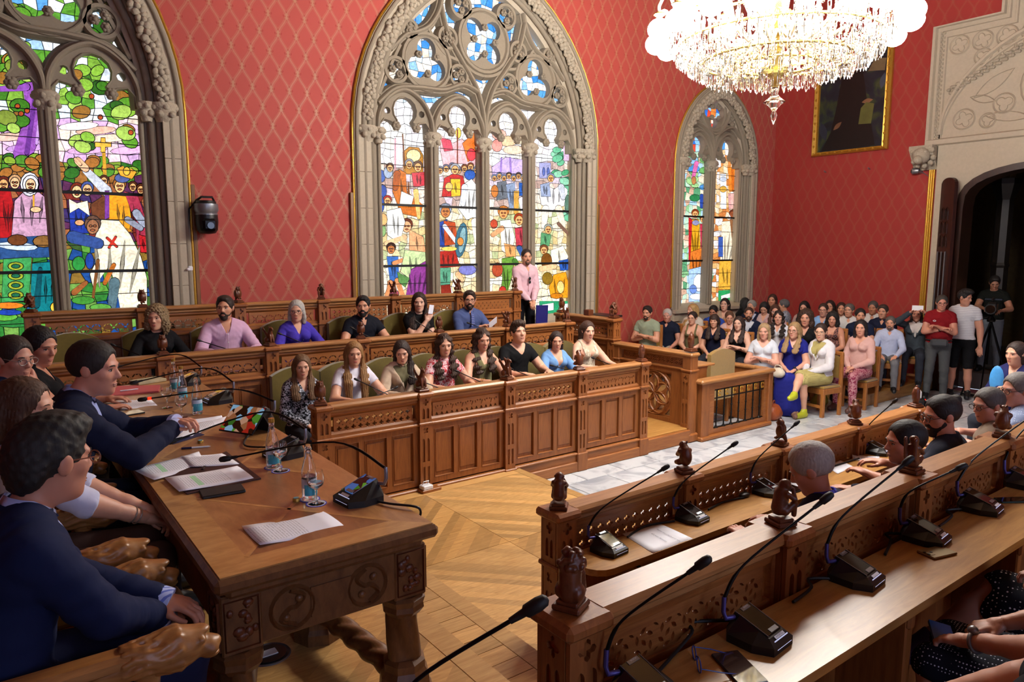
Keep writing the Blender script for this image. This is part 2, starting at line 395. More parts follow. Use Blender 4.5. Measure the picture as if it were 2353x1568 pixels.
# --- parquet platform (z=.2), nested diamonds of planks around one centre
def clip(poly, xa, xb, ya, yb):
    for ax, lim, sg in ((0, xa, 1), (0, xb, -1), (1, ya, 1), (1, yb, -1)):
        out = []
        for i in range(len(poly)):
            p, q = poly[i], poly[(i + 1) % len(poly)]; dp, dq = sg * (p[ax] - lim), sg * (q[ax] - lim)
            if dp >= 0: out.append(p)
            if dp * dq < 0: t = dp / (dp - dq); out.append((p[0] + (q[0] - p[0]) * t, p[1] + (q[1] - p[1]) * t))
        poly = out
        if len(poly) < 3: return []
    return poly
def plank(poly, z, parent, name='plank', th=.02, mat=None):
    g = .0022; cx = sum(p[0] for p in poly) / len(poly); cy = sum(p[1] for p in poly) / len(poly)
    mm = MB(); mm.prism([(p[0] - cx + (g if p[0] < cx else -g), p[1] - cy + (g if p[1] < cy else -g)) for p in poly], 0, -th, lambda a, b, d: (a, b, d))
    return ob(name, mm.mesh(name, mat or PARQ), parent, (cx, cy, z))
PZ = .2
pb = MB(); pb.box((3.1, 4.4, PZ / 2 - .012), (2.94, 3.4, PZ - .024)); pq = struct(pb.build('floor_parquet', GROUT))
pc = atZ(1170, 1245, PZ); pw = .105
for k in range(26):
    for qx, qy in ((1, 1), (1, -1), (-1, 1), (-1, -1)):
        a, b = k * pw, (k + 1) * pw
        poly = [(pc.x + qx * a, pc.y), (pc.x + qx * b, pc.y), (pc.x, pc.y + qy * b), (pc.x, pc.y + qy * a)] if k else [(pc.x, pc.y), (pc.x + qx * b, pc.y), (pc.x, pc.y + qy * b)]
        if qx * qy < 0: poly = poly[::-1]
        poly = clip(poly, 1.7, 4.48, 2.75, 5.88)
        if len(poly) >= 3: plank(poly, PZ, pq, mat=PARQ1 if qx * qy > 0 else PARQ2)
for (xa, xb, ya, yb) in ((4.48, 4.58, 2.7, 6.02), (1.7, 4.48, 5.88, 6.02)): plank([(xa, ya), (xb, ya), (xb, yb), (xa, yb)], PZ, pq)
# --- dais and its steps
DZ = .80
db = MB(); db.box((-1.45, 2.6, DZ / 2 - .012), (6.2, 8.8, DZ - .024)); da = struct(db.build('floor_dais', GROUT))
for k in range(-70, 60):
    a, b = k * .11, (k + 1) * .11
    poly = clip([(-9, a - 9 * .9), (9, a + 9 * .9), (9, b + 9 * .9), (-9, b - 9 * .9)], -.9, 1.53, 1.7, 7.0)
    if len(poly) >= 3: plank(poly, DZ, da, mat=PARQ2)
plank([(1.53, 1.6), (1.65, 1.6), (1.65, 6.9), (1.53, 6.9)], DZ, da)
sb = MB(); sb.box((1.92, 3.85, .244), (.54, 4.3, .488)); st = struct(sb.build('floor_step', GROUT))
for k in range(33): plank([(1.65, 1.7 + k * .13), (2.08, 1.7 + k * .13), (2.08, 1.83 + k * .13), (1.65, 1.83 + k * .13)], .508, st)
plank([(2.08, 1.7), (2.19, 1.7), (2.19, 6.0), (2.08, 6.0)], .508, st)
# --- bench tiers
for nm, c, d in (('floor_tier', (3.2, 6.79, .1), (6.7, 1.42, .2)), ('floor_tier', (3.0, 8.15, .285), (8.4, 1.3, .57)), ('floor_tier', (3.45, 9.1, .42), (9.3, .6, .84)), ('floor_tier', (7.05, 8.15, .285), (1.0, 1.3, .57)),
                 ('floor_tier', (7.02, 7.0, .1), (.94, 1.86, .2)), ('floor_tier', (4.9, 2.12, .15), (5.2, 1.36, .3)), ('floor_tier', (5.2, .7, .29), (7.0, 1.46, .58)), ('floor_tier', (4.0, -2.5, .48), (10, 4.9, .96)), ('floor_tier', (10.85, 8.22, .1), (6.5, 2.3, .2)), ('floor_tier', (12.82, 6.4, .1), (2.56, 1.32, .2))):
    m = MB(); m.box(c, d, bev=.008); struct(m.build(nm, DESK))
# ================================================================== WINDOWS
TB = [(-.085, .10), (-.085, .03), (-.06, .0), (-.055, -.03), (-.036, -.036), (-.03, -.075), (-.012, -.10), (.012, -.10), (.03, -.075), (.036, -.036), (.055, -.03), (.06, .0), (.085, .03), (.085, .10)]     # main tracery bar
TS = [(-.045, .08), (-.045, .02), (-.02, -.05), (.02, -.05), (.045, .02), (.045, .08)]
TY = WY + .17
def mir(p): return [(-x, z) for x, z in p]
def knob(mm, x, z, r=.07):
    for k in range(6): a = k * PI / 3; mm.ell((x + r * .55 * math.cos(a), TY - .07, z + r * .55 * math.sin(a)), (r * .5, r * .6, r * .5), 5)
    mm.ell((x, TY - .10, z), (r * .5, r * .5, r * .5), 5)
def ringfoil(mm, x, z, R, k, a0=0, d0=-.04, d1=.07):
    mm.plate(circ(x, z, R, 28), [foil(x, z, R * .86, k, 40, a0, .42)], TY + d0, TY + d1)
    mm.sweep(circ(x, z, R, 28), TS, y0=TY - .015, closed=True); mm.sweep(circ(x, z, R * .93, 28), [(-.02, 0), (0, -.035), (.02, 0)], y0=TY - .03, closed=True)
    for i in range(k):
        a = a0 + (2 * PI * i + PI) / k; knob(mm, x + R * .42 * math.cos(a), z + R * .42 * math.sin(a), .055)
def lancet_head(mm, x, hw, zs, h, dy=0):
    out = spline([(-hw, 0), (-hw * .94, h * .42), (-hw * .6, h * .8), (0, h), (hw * .6, h * .8), (hw * .94, h * .42), (hw, 0)], 5)
    cusp = [(hw * .93, 0), (hw * .9, h * .2), (hw * .74, h * .33), (hw * .52, h * .30), (hw * .36, h * .22)]
    top = [(hw * .42 * math.cos(a), h * .55 + hw * .42 * math.sin(a)) for a in [(-50 + 28 * i) * PI / 180 for i in range(11)]]
    inner = cusp + top + [(-a, b) for a, b in cusp[::-1]]
    poly = [(x + a, zs + b) for a, b in out] + [(x + a, zs + b) for a, b in inner]
    eye = [[(x + sx * (hw * .62) + a, zs + h * .52 + b) for a, b in circ(0, 0, hw * .11, 8)] for sx in (-1, 1)]
    mm.plate(poly, eye, TY - .03, TY + .07); mm.sweep([(x + a, zs + b) for a, b in inner], [(-.03, .0), (-.012, -.05), (.0, -.055), (.012, .02)], y0=TY)
    mm.sweep([(x + a, zs + b) for a, b in out], TB, y0=TY + dy)
    for sx in (-1, 1): knob(mm, x + sx * hw * .36, zs + h * .2)
def window(ix, d):
    xc, zs = d['xc'], d['zs']
    root = struct(ob('window_%d' % (ix + 1), None, None, (xc, 0, 0)))
    A = lambda hw, c, z0: arch(0, hw, zs, c, z0)
    # stone surround: splayed ring from wall face to tracery
    o, i1, i2 = A(d['ow'], d['oc'], SILL - .3), A((d['ow'] + d['iw']) / 2 + .08, d['oc'], SILL - .15), A(d['iw'], d['ic'], SILL)
    m = MB(); n = len(o)
    ring = [(o, WY - .04), (o, WY + .45), (i1, WY - .04), (i1, WY + .0), (i2, WY + .13), (i2, WY + .3)]
    v = []
    for L, y in ring: v += [(a, y, b) for a, b in L]
    f = []
    for a, b in ((1, 0), (0, 2), (2, 3), (3, 4), (4, 5)):
        f += [(a * n + i, a * n + (i + 1) % n, b * n + (i + 1) % n, b * n + i) for i in range(n)]
    m.add(v, f); m.build('surround', STONE, root)
    arc = lambda hw, c: A(hw, c, SILL)[2:]
    for hw, r, y in ((d['ow'] - .04, .03, WY - .045), ((d['ow'] + d['iw']) / 2 + .06, .045, WY - .03), ((d['ow'] + d['iw']) / 2 - .05, .035, WY + .03), (d['iw'] + .09, .045, WY + .07)):
        c = d['oc'] if hw > d['iw'] + .12 else d['ic']
        full = [(hw, SILL - .1)] + arc(hw, c) + [(-hw, SILL - .1)]
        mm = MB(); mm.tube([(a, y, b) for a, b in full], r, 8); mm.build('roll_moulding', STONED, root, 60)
    mm = MB(); full = [(d['ow'] + .02, SILL)] + arc(d['ow'] + .02, d['oc']) + [(-d['ow'] - .02, SILL)]
    mm.tube([(a, WY - .02, b) for a, b in full], .018, 6); mm.build('gilt_fillet', GOLD, root, 60)
    # carved foliage in the hollow of the arch: clumps of leaves
    rnd = random.Random(ix); hwf = d['ow'] - .2
    pts = arc(hwf, d['oc']); L = [0]
    for p, q in zip(pts, pts[1:]): L.append(L[-1] + math.dist(p, q))
    mm = MB(); s_ = .12
    lf = MB()
    for kk in range(9):
        a = kk * 2 * PI / 9; lf.ell((math.cos(a) * .05, -.02 * (kk % 2), math.sin(a) * .05), (.036, .028, .03), 5)
    lf.ell((0, -.03, 0), (.03, .03, .03), 5)
    lme = lf.mesh('foliage', CARVST, 50)
    while s_ < L[-1] - .1:
        i = next(k for k in range(len(L) - 1) if L[k + 1] >= s_); t = (s_ - L[i]) / (L[i + 1] - L[i]); p = [pts[i][k] * (1 - t) + pts[i + 1][k] * t for k in (0, 1)]
        q = ob('foliage', lme, root, (p[0] + rnd.uniform(-.02, .02), WY - .05, p[1])); q.rotation_euler = (0, rnd.uniform(0, 6), 0); sc = rnd.uniform(1.0, 1.45); q.scale = (sc, sc, sc); s_ += .145
    # jamb stones below the spring, both sides, and corbel capitals
    jw = (d['ow'] - d['iw']) * .5
    for sx in (-1, 1):
        z = SILL - .28
        for kk in range(6):
            h = (zs - .06 - z) / (6 - kk) - .004; mm = MB(); mm.box((0, 0, 0), (jw, .03, h), bev=.004)
            ob('jamb_stone', mm.mesh('jamb_stone', STONE), root, (sx * (d['ow'] - jw / 2 - .03), WY - .052, z + h / 2)); z += h + .004
        for (xx, w_) in ((d['ow'] - .2, .15), (d['iw'] + .03, .09)):
            mm = MB(); x0 = sx * xx
            mm.lathe([(w_ * .6, -.13), (w_ * .8, -.06), (w_, .02), (w_ * 1.1, .06), (w_, .09)], (x0, WY + .02, zs - .02), 12)
            for kk in range(7): a = PI + kk * PI / 6; mm.ell((x0 + w_ * .85 * math.cos(a), WY + .02 + w_ * .85 * math.sin(a), zs - .02 + (.04 if kk % 2 else -.04)), (.045, .045, .04), 5)
            mm.build('capital', CARVST, root, 60)
    # mullions with capitals
    nl = d['n']; pitch = 2 * d['iw'] / nl
    for k in range(1, nl):
        x = -d['iw'] + k * pitch; mm = MB()
        mm.sweep([(x, SILL), (x, zs + .05)], TB, y0=TY)
        for dx, r in ((-.05, .022), (.05, .022), (0, .032)): mm.tube([(x + dx, TY - .07 - (.02 if dx == 0 else 0), SILL), (x + dx, TY - .07 - (.02 if dx == 0 else 0), zs)], r, 8)
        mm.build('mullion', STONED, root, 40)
        mm = MB(); mm.lathe([(.09, -.12), (.10, -.05), (.13, .03), (.135, .07), (.10, .10)], (x, TY - .02, zs), 12)
        for kk in range(10): a = kk * PI / 5; mm.ell((x + .11 * math.cos(a), TY - .02 + .11 * math.sin(a), zs + (.03 if kk % 2 else -.05)), (.038, .038, .036), 5)
        mm.build('capital', CARVST, root, 60)
    for sx in (-1, 1):
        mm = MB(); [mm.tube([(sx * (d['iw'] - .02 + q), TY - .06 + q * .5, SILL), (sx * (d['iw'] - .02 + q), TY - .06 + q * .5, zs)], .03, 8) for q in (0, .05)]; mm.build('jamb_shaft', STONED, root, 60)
    hw = pitch / 2
    for k in range(nl):
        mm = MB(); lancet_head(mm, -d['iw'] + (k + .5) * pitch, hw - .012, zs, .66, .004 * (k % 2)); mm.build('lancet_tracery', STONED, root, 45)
    # flowing tracery above
    if nl == 4:
        big = spline([(0, zs), (-.03, zs + .45), (-.16, zs + .85), (-.42, zs + 1.2), (-.66, zs + 1.55), (-.78, zs + 1.95)], 6)
        low = spline([(-1.84, zs + .42), (-1.55, zs + .66), (-1.18, zs + .72), (-.75, zs + .74), (-.4, zs + .86), (-.12, zs + .78)], 6)
        up = spline([(-1.62, zs + 1.18), (-1.38, zs + 1.42), (-1.18, zs + 1.5), (-.98, zs + 1.62), (-.82, zs + 1.85), (-.75, zs + 2.1)], 6)
        sd = spline([(-1.8, zs + .55), (-1.62, zs + .95), (-1.45, zs + 1.28)], 6)
        mo = spline([(-.42, zs + 1.2), (-.72, zs + 1.28), (-.98, zs + 1.58)], 6)
        bt = spline([(0, zs + .62), (.0, zs + .95), (-.18, zs + 1.12), (-.44, zs + 1.22)], 6)
        mid = spline([(-.44, zs + 1.22), (-.2, zs + 1.08), (0, zs + 1.04)], 6)
        for q_, (P, pr) in enumerate(((big, TB), (low, TB), (up, TB), (sd, TS), (mo, TS), (mid, TS))):
            for Q in (P, mir(P)):
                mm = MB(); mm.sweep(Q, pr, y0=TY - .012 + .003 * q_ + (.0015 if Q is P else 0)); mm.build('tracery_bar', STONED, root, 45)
        for x, z, R, kf, a0 in ((-1.02, zs + 1.1, .40, 3, PI / 2), (1.02, zs + 1.1, .40, 3, PI / 2), (0, zs + 1.56, .46, 4, PI / 4), (-1.53, zs + .92, .17, 3, 0), (1.53, zs + .92, .17, 3, 0), (-.47, zs + .98, .15, 3, 0), (.47, zs + .98, .15, 3, 0), (-.66, zs + 1.5, .15, 3, .5), (.66, zs + 1.5, .15, 3, .5), (-1.3, zs + 1.52, .12, 3, 1), (1.3, zs + 1.52, .12, 3, 1), (-.42, zs + 2.0, .17, 3, PI / 2), (.42, zs + 2.0, .17, 3, PI / 2)):
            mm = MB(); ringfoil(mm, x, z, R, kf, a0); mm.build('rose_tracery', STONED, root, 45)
    else:
        for P in (spline([(0, zs), (-.03, zs + .5), (-.28, zs + .72), (-.6, zs + .8), (-.86, zs + .62)], 6), spline([(0, zs + .62), (-.2, zs + .7), (-.44, zs + 1.0), (-.42, zs + 1.3), (-.2, zs + 1.5)], 6)):
            for Q in (P, mir(P)):
                mm = MB(); mm.sweep(Q, TB, y0=TY - (.006 if Q is P else .009)); mm.build('tracery_bar', STONED, root, 45)
        for x, z, R, kf, a0 in ((0, zs + 1.05, .36, 4, 0), (-.52, zs + .92, .14, 3, 0), (.52, zs + .92, .14, 3, 0)):
            mm = MB(); ringfoil(mm, x, z, R, kf, a0); mm.build('rose_tracery', STONED, root, 45)
    if ix:
        mm = MB(); mm.box((0, WY - .005, SILL / 2 - .15), (2 * d['ow'], .07, SILL - .31)); mm.build('apron_stone', STONE, root)
    mm = MB(); mm.prism([(WY - .12, SILL - .12), (WY - .12, SILL - .06), (WY + .3, SILL + .04), (WY + .3, SILL - .12)], -d['ow'], d['ow'], lambda a, b, dd: (dd, a, b)); mm.build('sill', STONE, root)
    L = A(d['iw'] + .06, d['ic'], SILL - .02); mm = MB(); mm.prism(L, GY + .03, GY + .04); mm.build('lead_backing', LEAD, root)
    for z in (2.32, 3.22):
        mm = MB(); mm.box((0, GY - .045, z), (2 * d['iw'], .02, .035)); mm.build('saddle_bar', LEAD, root)
    for z in (1.75, 2.05, 2.62, 2.92, 3.5, 3.8, 4.1):
        mm = MB(); mm.box((0, GY - .035, z), (2 * d['iw'], .008, .009)); mm.build('saddle_bar', LEAD, root)
    return root
FILL_GLASS = plain('daylight_glass', 'dfe8ff', .2, var=0, emit='c4d6ff', estr=FILL_GAIN)
for k, xw in enumerate((.6, 6.4)):      # tall windows added behind the camera, unseen; their glowing panes fill in cool light
    r_ = struct(ob('window_%d' % (k + 4), None, None, (xw, -6.0, 0)))
    MB().plate([(-1.15, 1.6), (1.15, 1.6), (1.15, 6.4), (-1.15, 6.4)], [[(-.98 + i * .66, 1.8 + j * 1.12), (-.98 + i * .66 + .62, 1.8 + j * 1.12), (-.98 + i * .66 + .62, 2.88 + j * 1.12), (-.98 + i * .66, 2.88 + j * 1.12)] for i in range(3) for j in range(4)], .0, .08).build('window_frame', STONE, r_)
    for i in range(3):
        for j in range(4): MB().box((0, 0, 0), (.64, .01, 1.1)).build('pane', FILL_GLASS, r_).location = (-.67 + i * .66, .03, 2.34 + j * 1.12)
ROOTS = [window(i, d) for i, d in enumerate(WIN)]
# ================================================================== STAINED GLASS
# shapes are traced in photograph pixels and laid on the glass plane; e = ellipse, p = polygon, c = capsule
def sgpts(sh):
    k = sh[1]
    if k == 'e':
        _, _, x, y, rx, ry = sh[:6]; a = math.radians(sh[6]) if len(sh) > 6 else 0
        return [(x + rx * math.cos(t) * math.cos(a) - ry * math.sin(t) * math.sin(a), y + rx * math.cos(t) * math.sin(a) + ry * math.sin(t) * math.cos(a)) for t in [2 * PI * i / 12 for i in range(12)]]
    if k == 'c':
        _, _, x0, y0, x1, y1, r0, r1 = sh; a = math.atan2(y1 - y0, x1 - x0)
        return [(x0 + r0 * math.cos(a + PI / 2 + PI * i / 4), y0 + r0 * math.sin(a + PI / 2 + PI * i / 4)) for i in range(5)] + [(x1 + r1 * math.cos(a - PI / 2 + PI * i / 4), y1 + r1 * math.sin(a - PI / 2 + PI * i / 4)) for i in range(5)]
    P = sh[2]; return [(P[i], P[i + 1]) for i in range(0, len(P), 2)]
def head(x, y, r, hair='5a2a10', skin='f0b070', hood=None):
    out = []
    if hood: out.append((hood, 'e', x, y, r * 1.25, r * 1.45))
    else: out.append((hair, 'e', x, y - r * .35, r * 1.05, r * 1.05))
    return out + [(skin, 'e', x, y + r * .1, r * .78, r * .98), ('a05a30', 'e', x - r * .28, y - r * .02, r * .16, r * .1), ('a05a30', 'e', x + r * .28, y - r * .02, r * .16, r * .1), ('b4603a', 'e', x, y + r * .55, r * .26, r * .1)]
def body(c, pts, folds=3):
    out = [(c, 'p', pts)]; xs = pts[0::2]; ys = pts[1::2]; cx, cy = sum(xs) / len(xs), sum(ys) / len(ys); h = (max(ys) - min(ys)); wd = max(xs) - min(xs)
    d = ''.join('%02x' % int(int(c[i:i + 2], 16) * .62) for i in (0, 2, 4))
    for k in range(folds): out.append((d, 'e', cx + (k - (folds - 1) / 2) * wd * .22, cy + h * (.06 * (k % 2)), max(1.4, wd * .028), h * .27, (k - 1) * 6))
    return out
rg = random.Random(3)
def scatter(cols, boxes, n, r0, r1, asp=.7):
    out = []
    for k in range(n):
        b = boxes[k % len(boxes)]; r = rg.uniform(r0, r1)
        out.append((rg.choice(cols), 'e', rg.uniform(b[0], b[2]), rg.uniform(b[1], b[3]), r, r * asp, rg.uniform(-30, 30)))
    return out
GREENS = ['3f7a1e', '5d9a2c', '86b83c', '2c5f1a', 'a5c858', '7c8f35', '9a6a2a']
W1 = []
W1 += [(c, 'e', x, y, 46, 9, -4) for c, x, y in (('f3cfd9', 40, 292), ('e9b7a0', 220, 300), ('f6d9c2', 250, 318), ('d9a9d6', 200, 345), ('e5b5e0', 300, 345), ('f0c0b0', 20, 315), ('c79ad8', 60, 340), ('f5e3e8', 180, 290))]
W1 += [('9a55b8', 'p', [50, 190, 112, 188, 100, 250, 96, 300, 78, 350, 20, 382, 44, 310, 60, 250]), ('6c3590', 'c', 84, 200, 62, 350, 5, 6), ('c79be0', 'c', 98, 200, 84, 330, 4, 3), ('8c4db0', 'c', 60, 200, 0, 205, 9, 6)]
W1 += scatter(GREENS, [(150, 150, 322, 250), (175, 240, 318, 340), (0, 225, 60, 300), (150, 60, 300, 100), (0, 20, 60, 60), (200, 0, 300, 30), (0, 110, 70, 180)], 84, 13, 24)
W1 += scatter(['4f8a2a', '86a832', '2f6a20', 'a66a2c'], [(145, 365, 330, 400), (0, 360, 110, 400)], 26, 12, 20)
W1 += [('b24c22', 'e', x, y, 5, 5) for x, y in ((62, 255), (48, 262), (230, 270), (300, 305), (210, 222), (40, 245))]
W1 += body('b0181c', [0, 432, 24, 440, 36, 500, 34, 548, 0, 552]) + head(8, 424, 13, '6a2412') + head(34, 420, 13, 'd0a070', 'eec090')
W1 += body('c99ab8', [34, 462, 58, 438, 84, 438, 112, 462, 122, 546, 26, 548]) + [('e8e6f4', 'e', 68, 424, 21, 27)] + head(70, 424, 14, 'e8e6f4', 'f3c79a', 'f4f2fa') + [('e0a030', 'c', 77, 450, 77, 475, 2, 2), ('f0c090', 'e', 82, 482, 12, 6)]
W1 += [('2a4f86', 'p', [0, 548, 135, 540, 135, 590, 0, 596]), ('c8d8f2', 'e', 40, 566, 46, 9, 4), ('8a6030', 'e', 100, 555, 24, 13), ('6a3a18', 'e', 40, 552, 22, 12)]
W1 += [('3f9a52', 'p', [8, 596, 72, 592, 66, 690, 4, 695])] + [('9aa82c', 'e', 36, 612 + 22 * k, 17, 9) for k in range(4)] + [('1f6a48', 'e', 36, 612 + 22 * k, 9, 4) for k in range(4)]
W1 += body('0f7a82', [74, 606, 136, 600, 140, 714, 68, 716]) + [('0a4f5a', 'c', 92, 620, 84, 700, 5, 8), ('e07a20', 'e', 20, 702, 34, 7), ('2a7a38', 'e', 30, 740, 46, 12), ('5aa83a', 'e', 10, 728, 30, 9), ('1c3fa0', 'e', 20, 718, 30, 6), ('f0c040', 'e', 128, 706, 12, 12)]
W1 += [('d09a2c', 'c', 236, 322, 242, 430, 4, 4), ('e8b440', 'p', [231, 318, 241, 318, 241, 328, 254, 328, 254, 338, 241, 338, 241, 350, 231, 350, 231, 338, 218, 338, 218, 328, 231, 328])]
W1 += head(176, 440, 14, '7a2a12', 'f4c890') + head(200, 436, 13, '4a5aa0', 'eebb88') + head(238, 416, 9) + body('2038a0', [158, 478, 196, 466, 208, 500, 204, 536, 162, 536]) + [('f0e6d0', 'p', [158, 458, 176, 468, 200, 462, 205, 496, 180, 478, 160, 490]), ('e0a070', 'e', 182, 512, 10, 6)]
W1 += [('6a3a20', 'p', [208, 470, 244, 446, 244, 505, 212, 505]), ('c8ccd8', 'c', 196, 392, 244, 440, 8, 12), ('f0b890', 'c', 178, 370, 196, 388, 8, 8), ('f0b890', 'c', 172, 366, 184, 378, 3, 3)]
W1 += body('e89a1c', [244, 448, 292, 452, 300, 500, 296, 532, 252, 526], 2) + body('a8324a', [284, 440, 316, 452, 332, 500, 334, 574, 316, 570, 306, 500], 2) + [('7a3a9a', 'p', [240, 440, 250, 440, 250, 500, 240, 505]), ('9aa0b4', 'c', 312, 490, 330, 515, 9, 8), ('8a8ea0', 'c', 292, 505, 322, 525, 7, 6), ('b8781c', 'e', 276, 530, 26, 5)]
W1 += head(274, 428, 14, '9a5a1c', 'f0b878') + [('4a5a94', 'e', 280, 410, 17, 10), ('e0a030', 'p', [276, 404, 268, 388, 282, 382, 290, 398, 300, 388, 312, 396, 302, 412]), ('e8b840', 'e', 290, 394, 7, 9)] + head(304, 430, 9) + head(322, 436, 9)
W1 += body('c02028', [318, 540, 336, 545, 336, 580, 322, 580], 1) + body('f6ead0', [232, 506, 272, 508, 298, 540, 322, 590, 336, 640, 336, 706, 276, 712, 266, 660, 250, 610, 214, 662, 206, 630, 226, 590, 218, 545], 4) + [('c83020', 'c', 246, 548, 266, 566, 3, 3), ('c83020', 'c', 264, 546, 250, 568, 3, 3)]
W1 += head(212, 520, 17, '6a4a3a', 'a06a48') + [('7a4a22', 'c', 224, 600, 212, 690, 4, 3), ('c06a20', 'c', 260, 610, 240, 650, 5, 5), ('55707a', 'c', 262, 650, 256, 706, 12, 9), ('2a8a3a', 'e', 180, 606, 14, 16), ('1a3f9a', 'e', 205, 600, 9, 18), ('3f8a30', 'e', 190, 690, 26, 9), ('5aa040', 'e', 230, 706, 24, 8), ('9a5a2a', 'c', 170, 672, 196, 650, 7, 5), ('304a8a', 'c', 166, 545, 225, 560, 14, 12)]
W2 = []
# first light: gate, horseman, women
W2 += [('f0dfe6', 'p', [905, 315, 925, 315, 925, 385, 905, 385]), ('c48a9a', 'c', 908, 320, 908, 400, 1.5, 1.5), ('b47a2a', 'p', [928, 400, 926, 350, 940, 338, 962, 340, 972, 358, 972, 400]), ('e8d8a0', 'e', 950, 358, 16, 14), ('6a3a20', 'c', 925, 310, 930, 385, 1.5, 1.5)]
W2 += [('3a5aa8', 'e', 876, 405, 9, 14), ('9aa8c0', 'e', 892, 396, 10, 14), ('2a4aa0', 'e', 878, 440, 10, 16)] + head(896, 386, 8) + head(940, 378, 9, '8a8a9a') + head(960, 384, 10, '6a4a3a') + body('d0404c', [946, 398, 974, 396, 978, 426, 950, 430], 2)
W2 += body('c86a20', [905, 396, 918, 390, 932, 398, 934, 440, 970, 470, 966, 500, 920, 490, 902, 440], 2) + [('f3f0e6', 'p', [922, 440, 950, 452, 944, 475, 918, 470]), ('a85018', 'c', 912, 400, 908, 432, 8, 6), ('e8c070', 'c', 955, 440, 962, 500, 6, 4)]
W2 += head(890, 462, 9, 'b02018') + head(934, 520, 13, '6a2a10', 'f0b080') + body('f4f2ee', [888, 485, 920, 478, 930, 510, 918, 560, 890, 540], 2) + body('e8a878', [940, 528, 972, 545, 978, 585, 940, 580], 1) + [('f0c090', 'c', 888, 560, 930, 545, 6, 5), ('2850a8', 'e', 874, 470, 8, 20), ('8ab070', 'e', 878, 530, 8, 14), ('e8b070', 'e', 880, 505, 9, 14)]
W2 += head(898, 572, 10, '3a1a10', 'c87840') + body('3a6ab8', [888, 590, 914, 590, 916, 640, 896, 650], 2) + [('d88a58', 'c', 905, 605, 930, 596, 5, 4), ('d88a58', 'c', 896, 650, 886, 690, 6, 5), ('d88a58', 'c', 912, 645, 928, 690, 6, 5)]
W2 += body('c8dca0', [930, 575, 976, 580, 978, 615, 940, 640, 920, 625], 2) + body('8a3a8a', [944, 620, 978, 600, 979, 690, 930, 690], 4) + [('5a8a4a', 'p', [912, 625, 940, 640, 930, 660, 916, 648]), ('f6e8d8', 'e', 880, 650, 9, 26), ('b04a6a', 'e', 905, 676, 10, 10)]
# second light: banner, king, soldier
W2 += [('f0b8c0', 'p', [1010, 310, 1040, 330, 1060, 320, 1090, 345, 1092, 380, 1050, 375, 1020, 390, 1012, 350]), ('d84a60', 'p', [1012, 318, 1034, 322, 1040, 345, 1020, 348]), ('e8742a', 'p', [1062, 330, 1094, 300, 1096, 360, 1074, 372]), ('f0cf60', 'e', 1052, 306, 6, 12), ('e8404a', 'e', 1082, 356, 10, 14), ('7a3a2a', 'c', 1050, 300, 1050, 380, 1.5, 1.5)]
for k in range(7): W2 += head(1010 + 14 * k, 392 - 4 * (k % 3), 7, rg.choice(['8a8a9a', '4a3a3a', '7a3a1a', '6a6a8a']))
W2 += body('c02a2a', [1020, 410, 1040, 400, 1062, 405, 1072, 450, 1014, 452], 2) + body('f2c030', [1034, 412, 1056, 412, 1056, 450, 1036, 452], 1) + head(1044, 390, 10, 'a0a4b0') + [('2a58b0', 'e', 1078, 402, 12, 12), ('eec070', 'e', 1030, 430, 8, 10)]
W2 += body('f4f2f0', [1062, 425, 1082, 412, 1096, 430, 1096, 500, 1070, 505, 1052, 480], 3) + [('e0e4ee', 'c', 1066, 430, 1062, 470, 7, 5), ('f0d090', 'e', 1085, 515, 12, 14), ('f4eadc', 'c', 1090, 510, 1096, 560, 9, 7)]
W2 += head(1022, 486, 13, '8a94a8', 'c87c40') + body('2848a0', [1006, 512, 1026, 505, 1030, 570, 1006, 566], 2) + body('b84a22', [1018, 508, 1044, 512, 1050, 560, 1020, 565], 2) + [('d8dce8', 'c', 1020, 520, 1046, 556, 5, 4), ('3a6a80', 'e', 1058, 552, 13, 40, 8), ('88b0b8', 'e', 1060, 552, 7, 30, 8), ('d88a40', 'e', 1056, 555, 7, 9)]
W2 += body('b02a20', [1010, 578, 1044, 576, 1054, 612, 1004, 616], 3) + body('5aa080', [1008, 616, 1034, 616, 1032, 655, 1010, 655], 2) + [('8a2a1c', 'p', [1012, 656, 1032, 654, 1036, 680, 1012, 682]), ('e8c860', 'e', 1030, 572, 18, 5), ('7a7ac0', 'e', 1072, 620, 20, 12), ('e8b888', 'c', 1050, 630, 1060, 645, 6, 5)]
# third light: smoke, tents, fight
W2 += [(c, 'e', x, y, rx, ry) for c, x, y, rx, ry in (('f0b0a0', 1145, 310, 16, 12), ('e8c8a0', 1165, 325, 20, 12), ('f4dcc0', 1190, 320, 14, 12), ('e89a90', 1140, 335, 12, 14), ('f0d0b8', 1178, 345, 24, 10))] + [('c8b0e0', 'p', [1128, 385, 1160, 362, 1200, 368, 1206, 400, 1130, 405]), ('9a7ac8', 'c', 1150, 365, 1148, 402, 2, 2), ('9a7ac8', 'c', 1170, 364, 1172, 402, 2, 2)]
for k in range(7): W2 += head(1134 + 11 * k, 410 - 5 * (k % 2), 6, rg.choice(['8a94a8', '5a4a4a', '7a8ab0']))
W2 += body('6a707a', [1140, 420, 1160, 416, 1168, 455, 1138, 460], 1) + body('8a9ab8', [1160, 425, 1180, 420, 1184, 480, 1168, 480], 2) + body('2a5ab0', [1190, 420, 1206, 424, 1206, 450, 1190, 450], 1) + body('d8a048', [1178, 440, 1190, 440, 1188, 500, 1178, 490], 0) + [('c87838', 'e', 1134, 440, 8, 14), ('e8e0f0', 'c', 1196, 460, 1204, 500, 7, 6)]
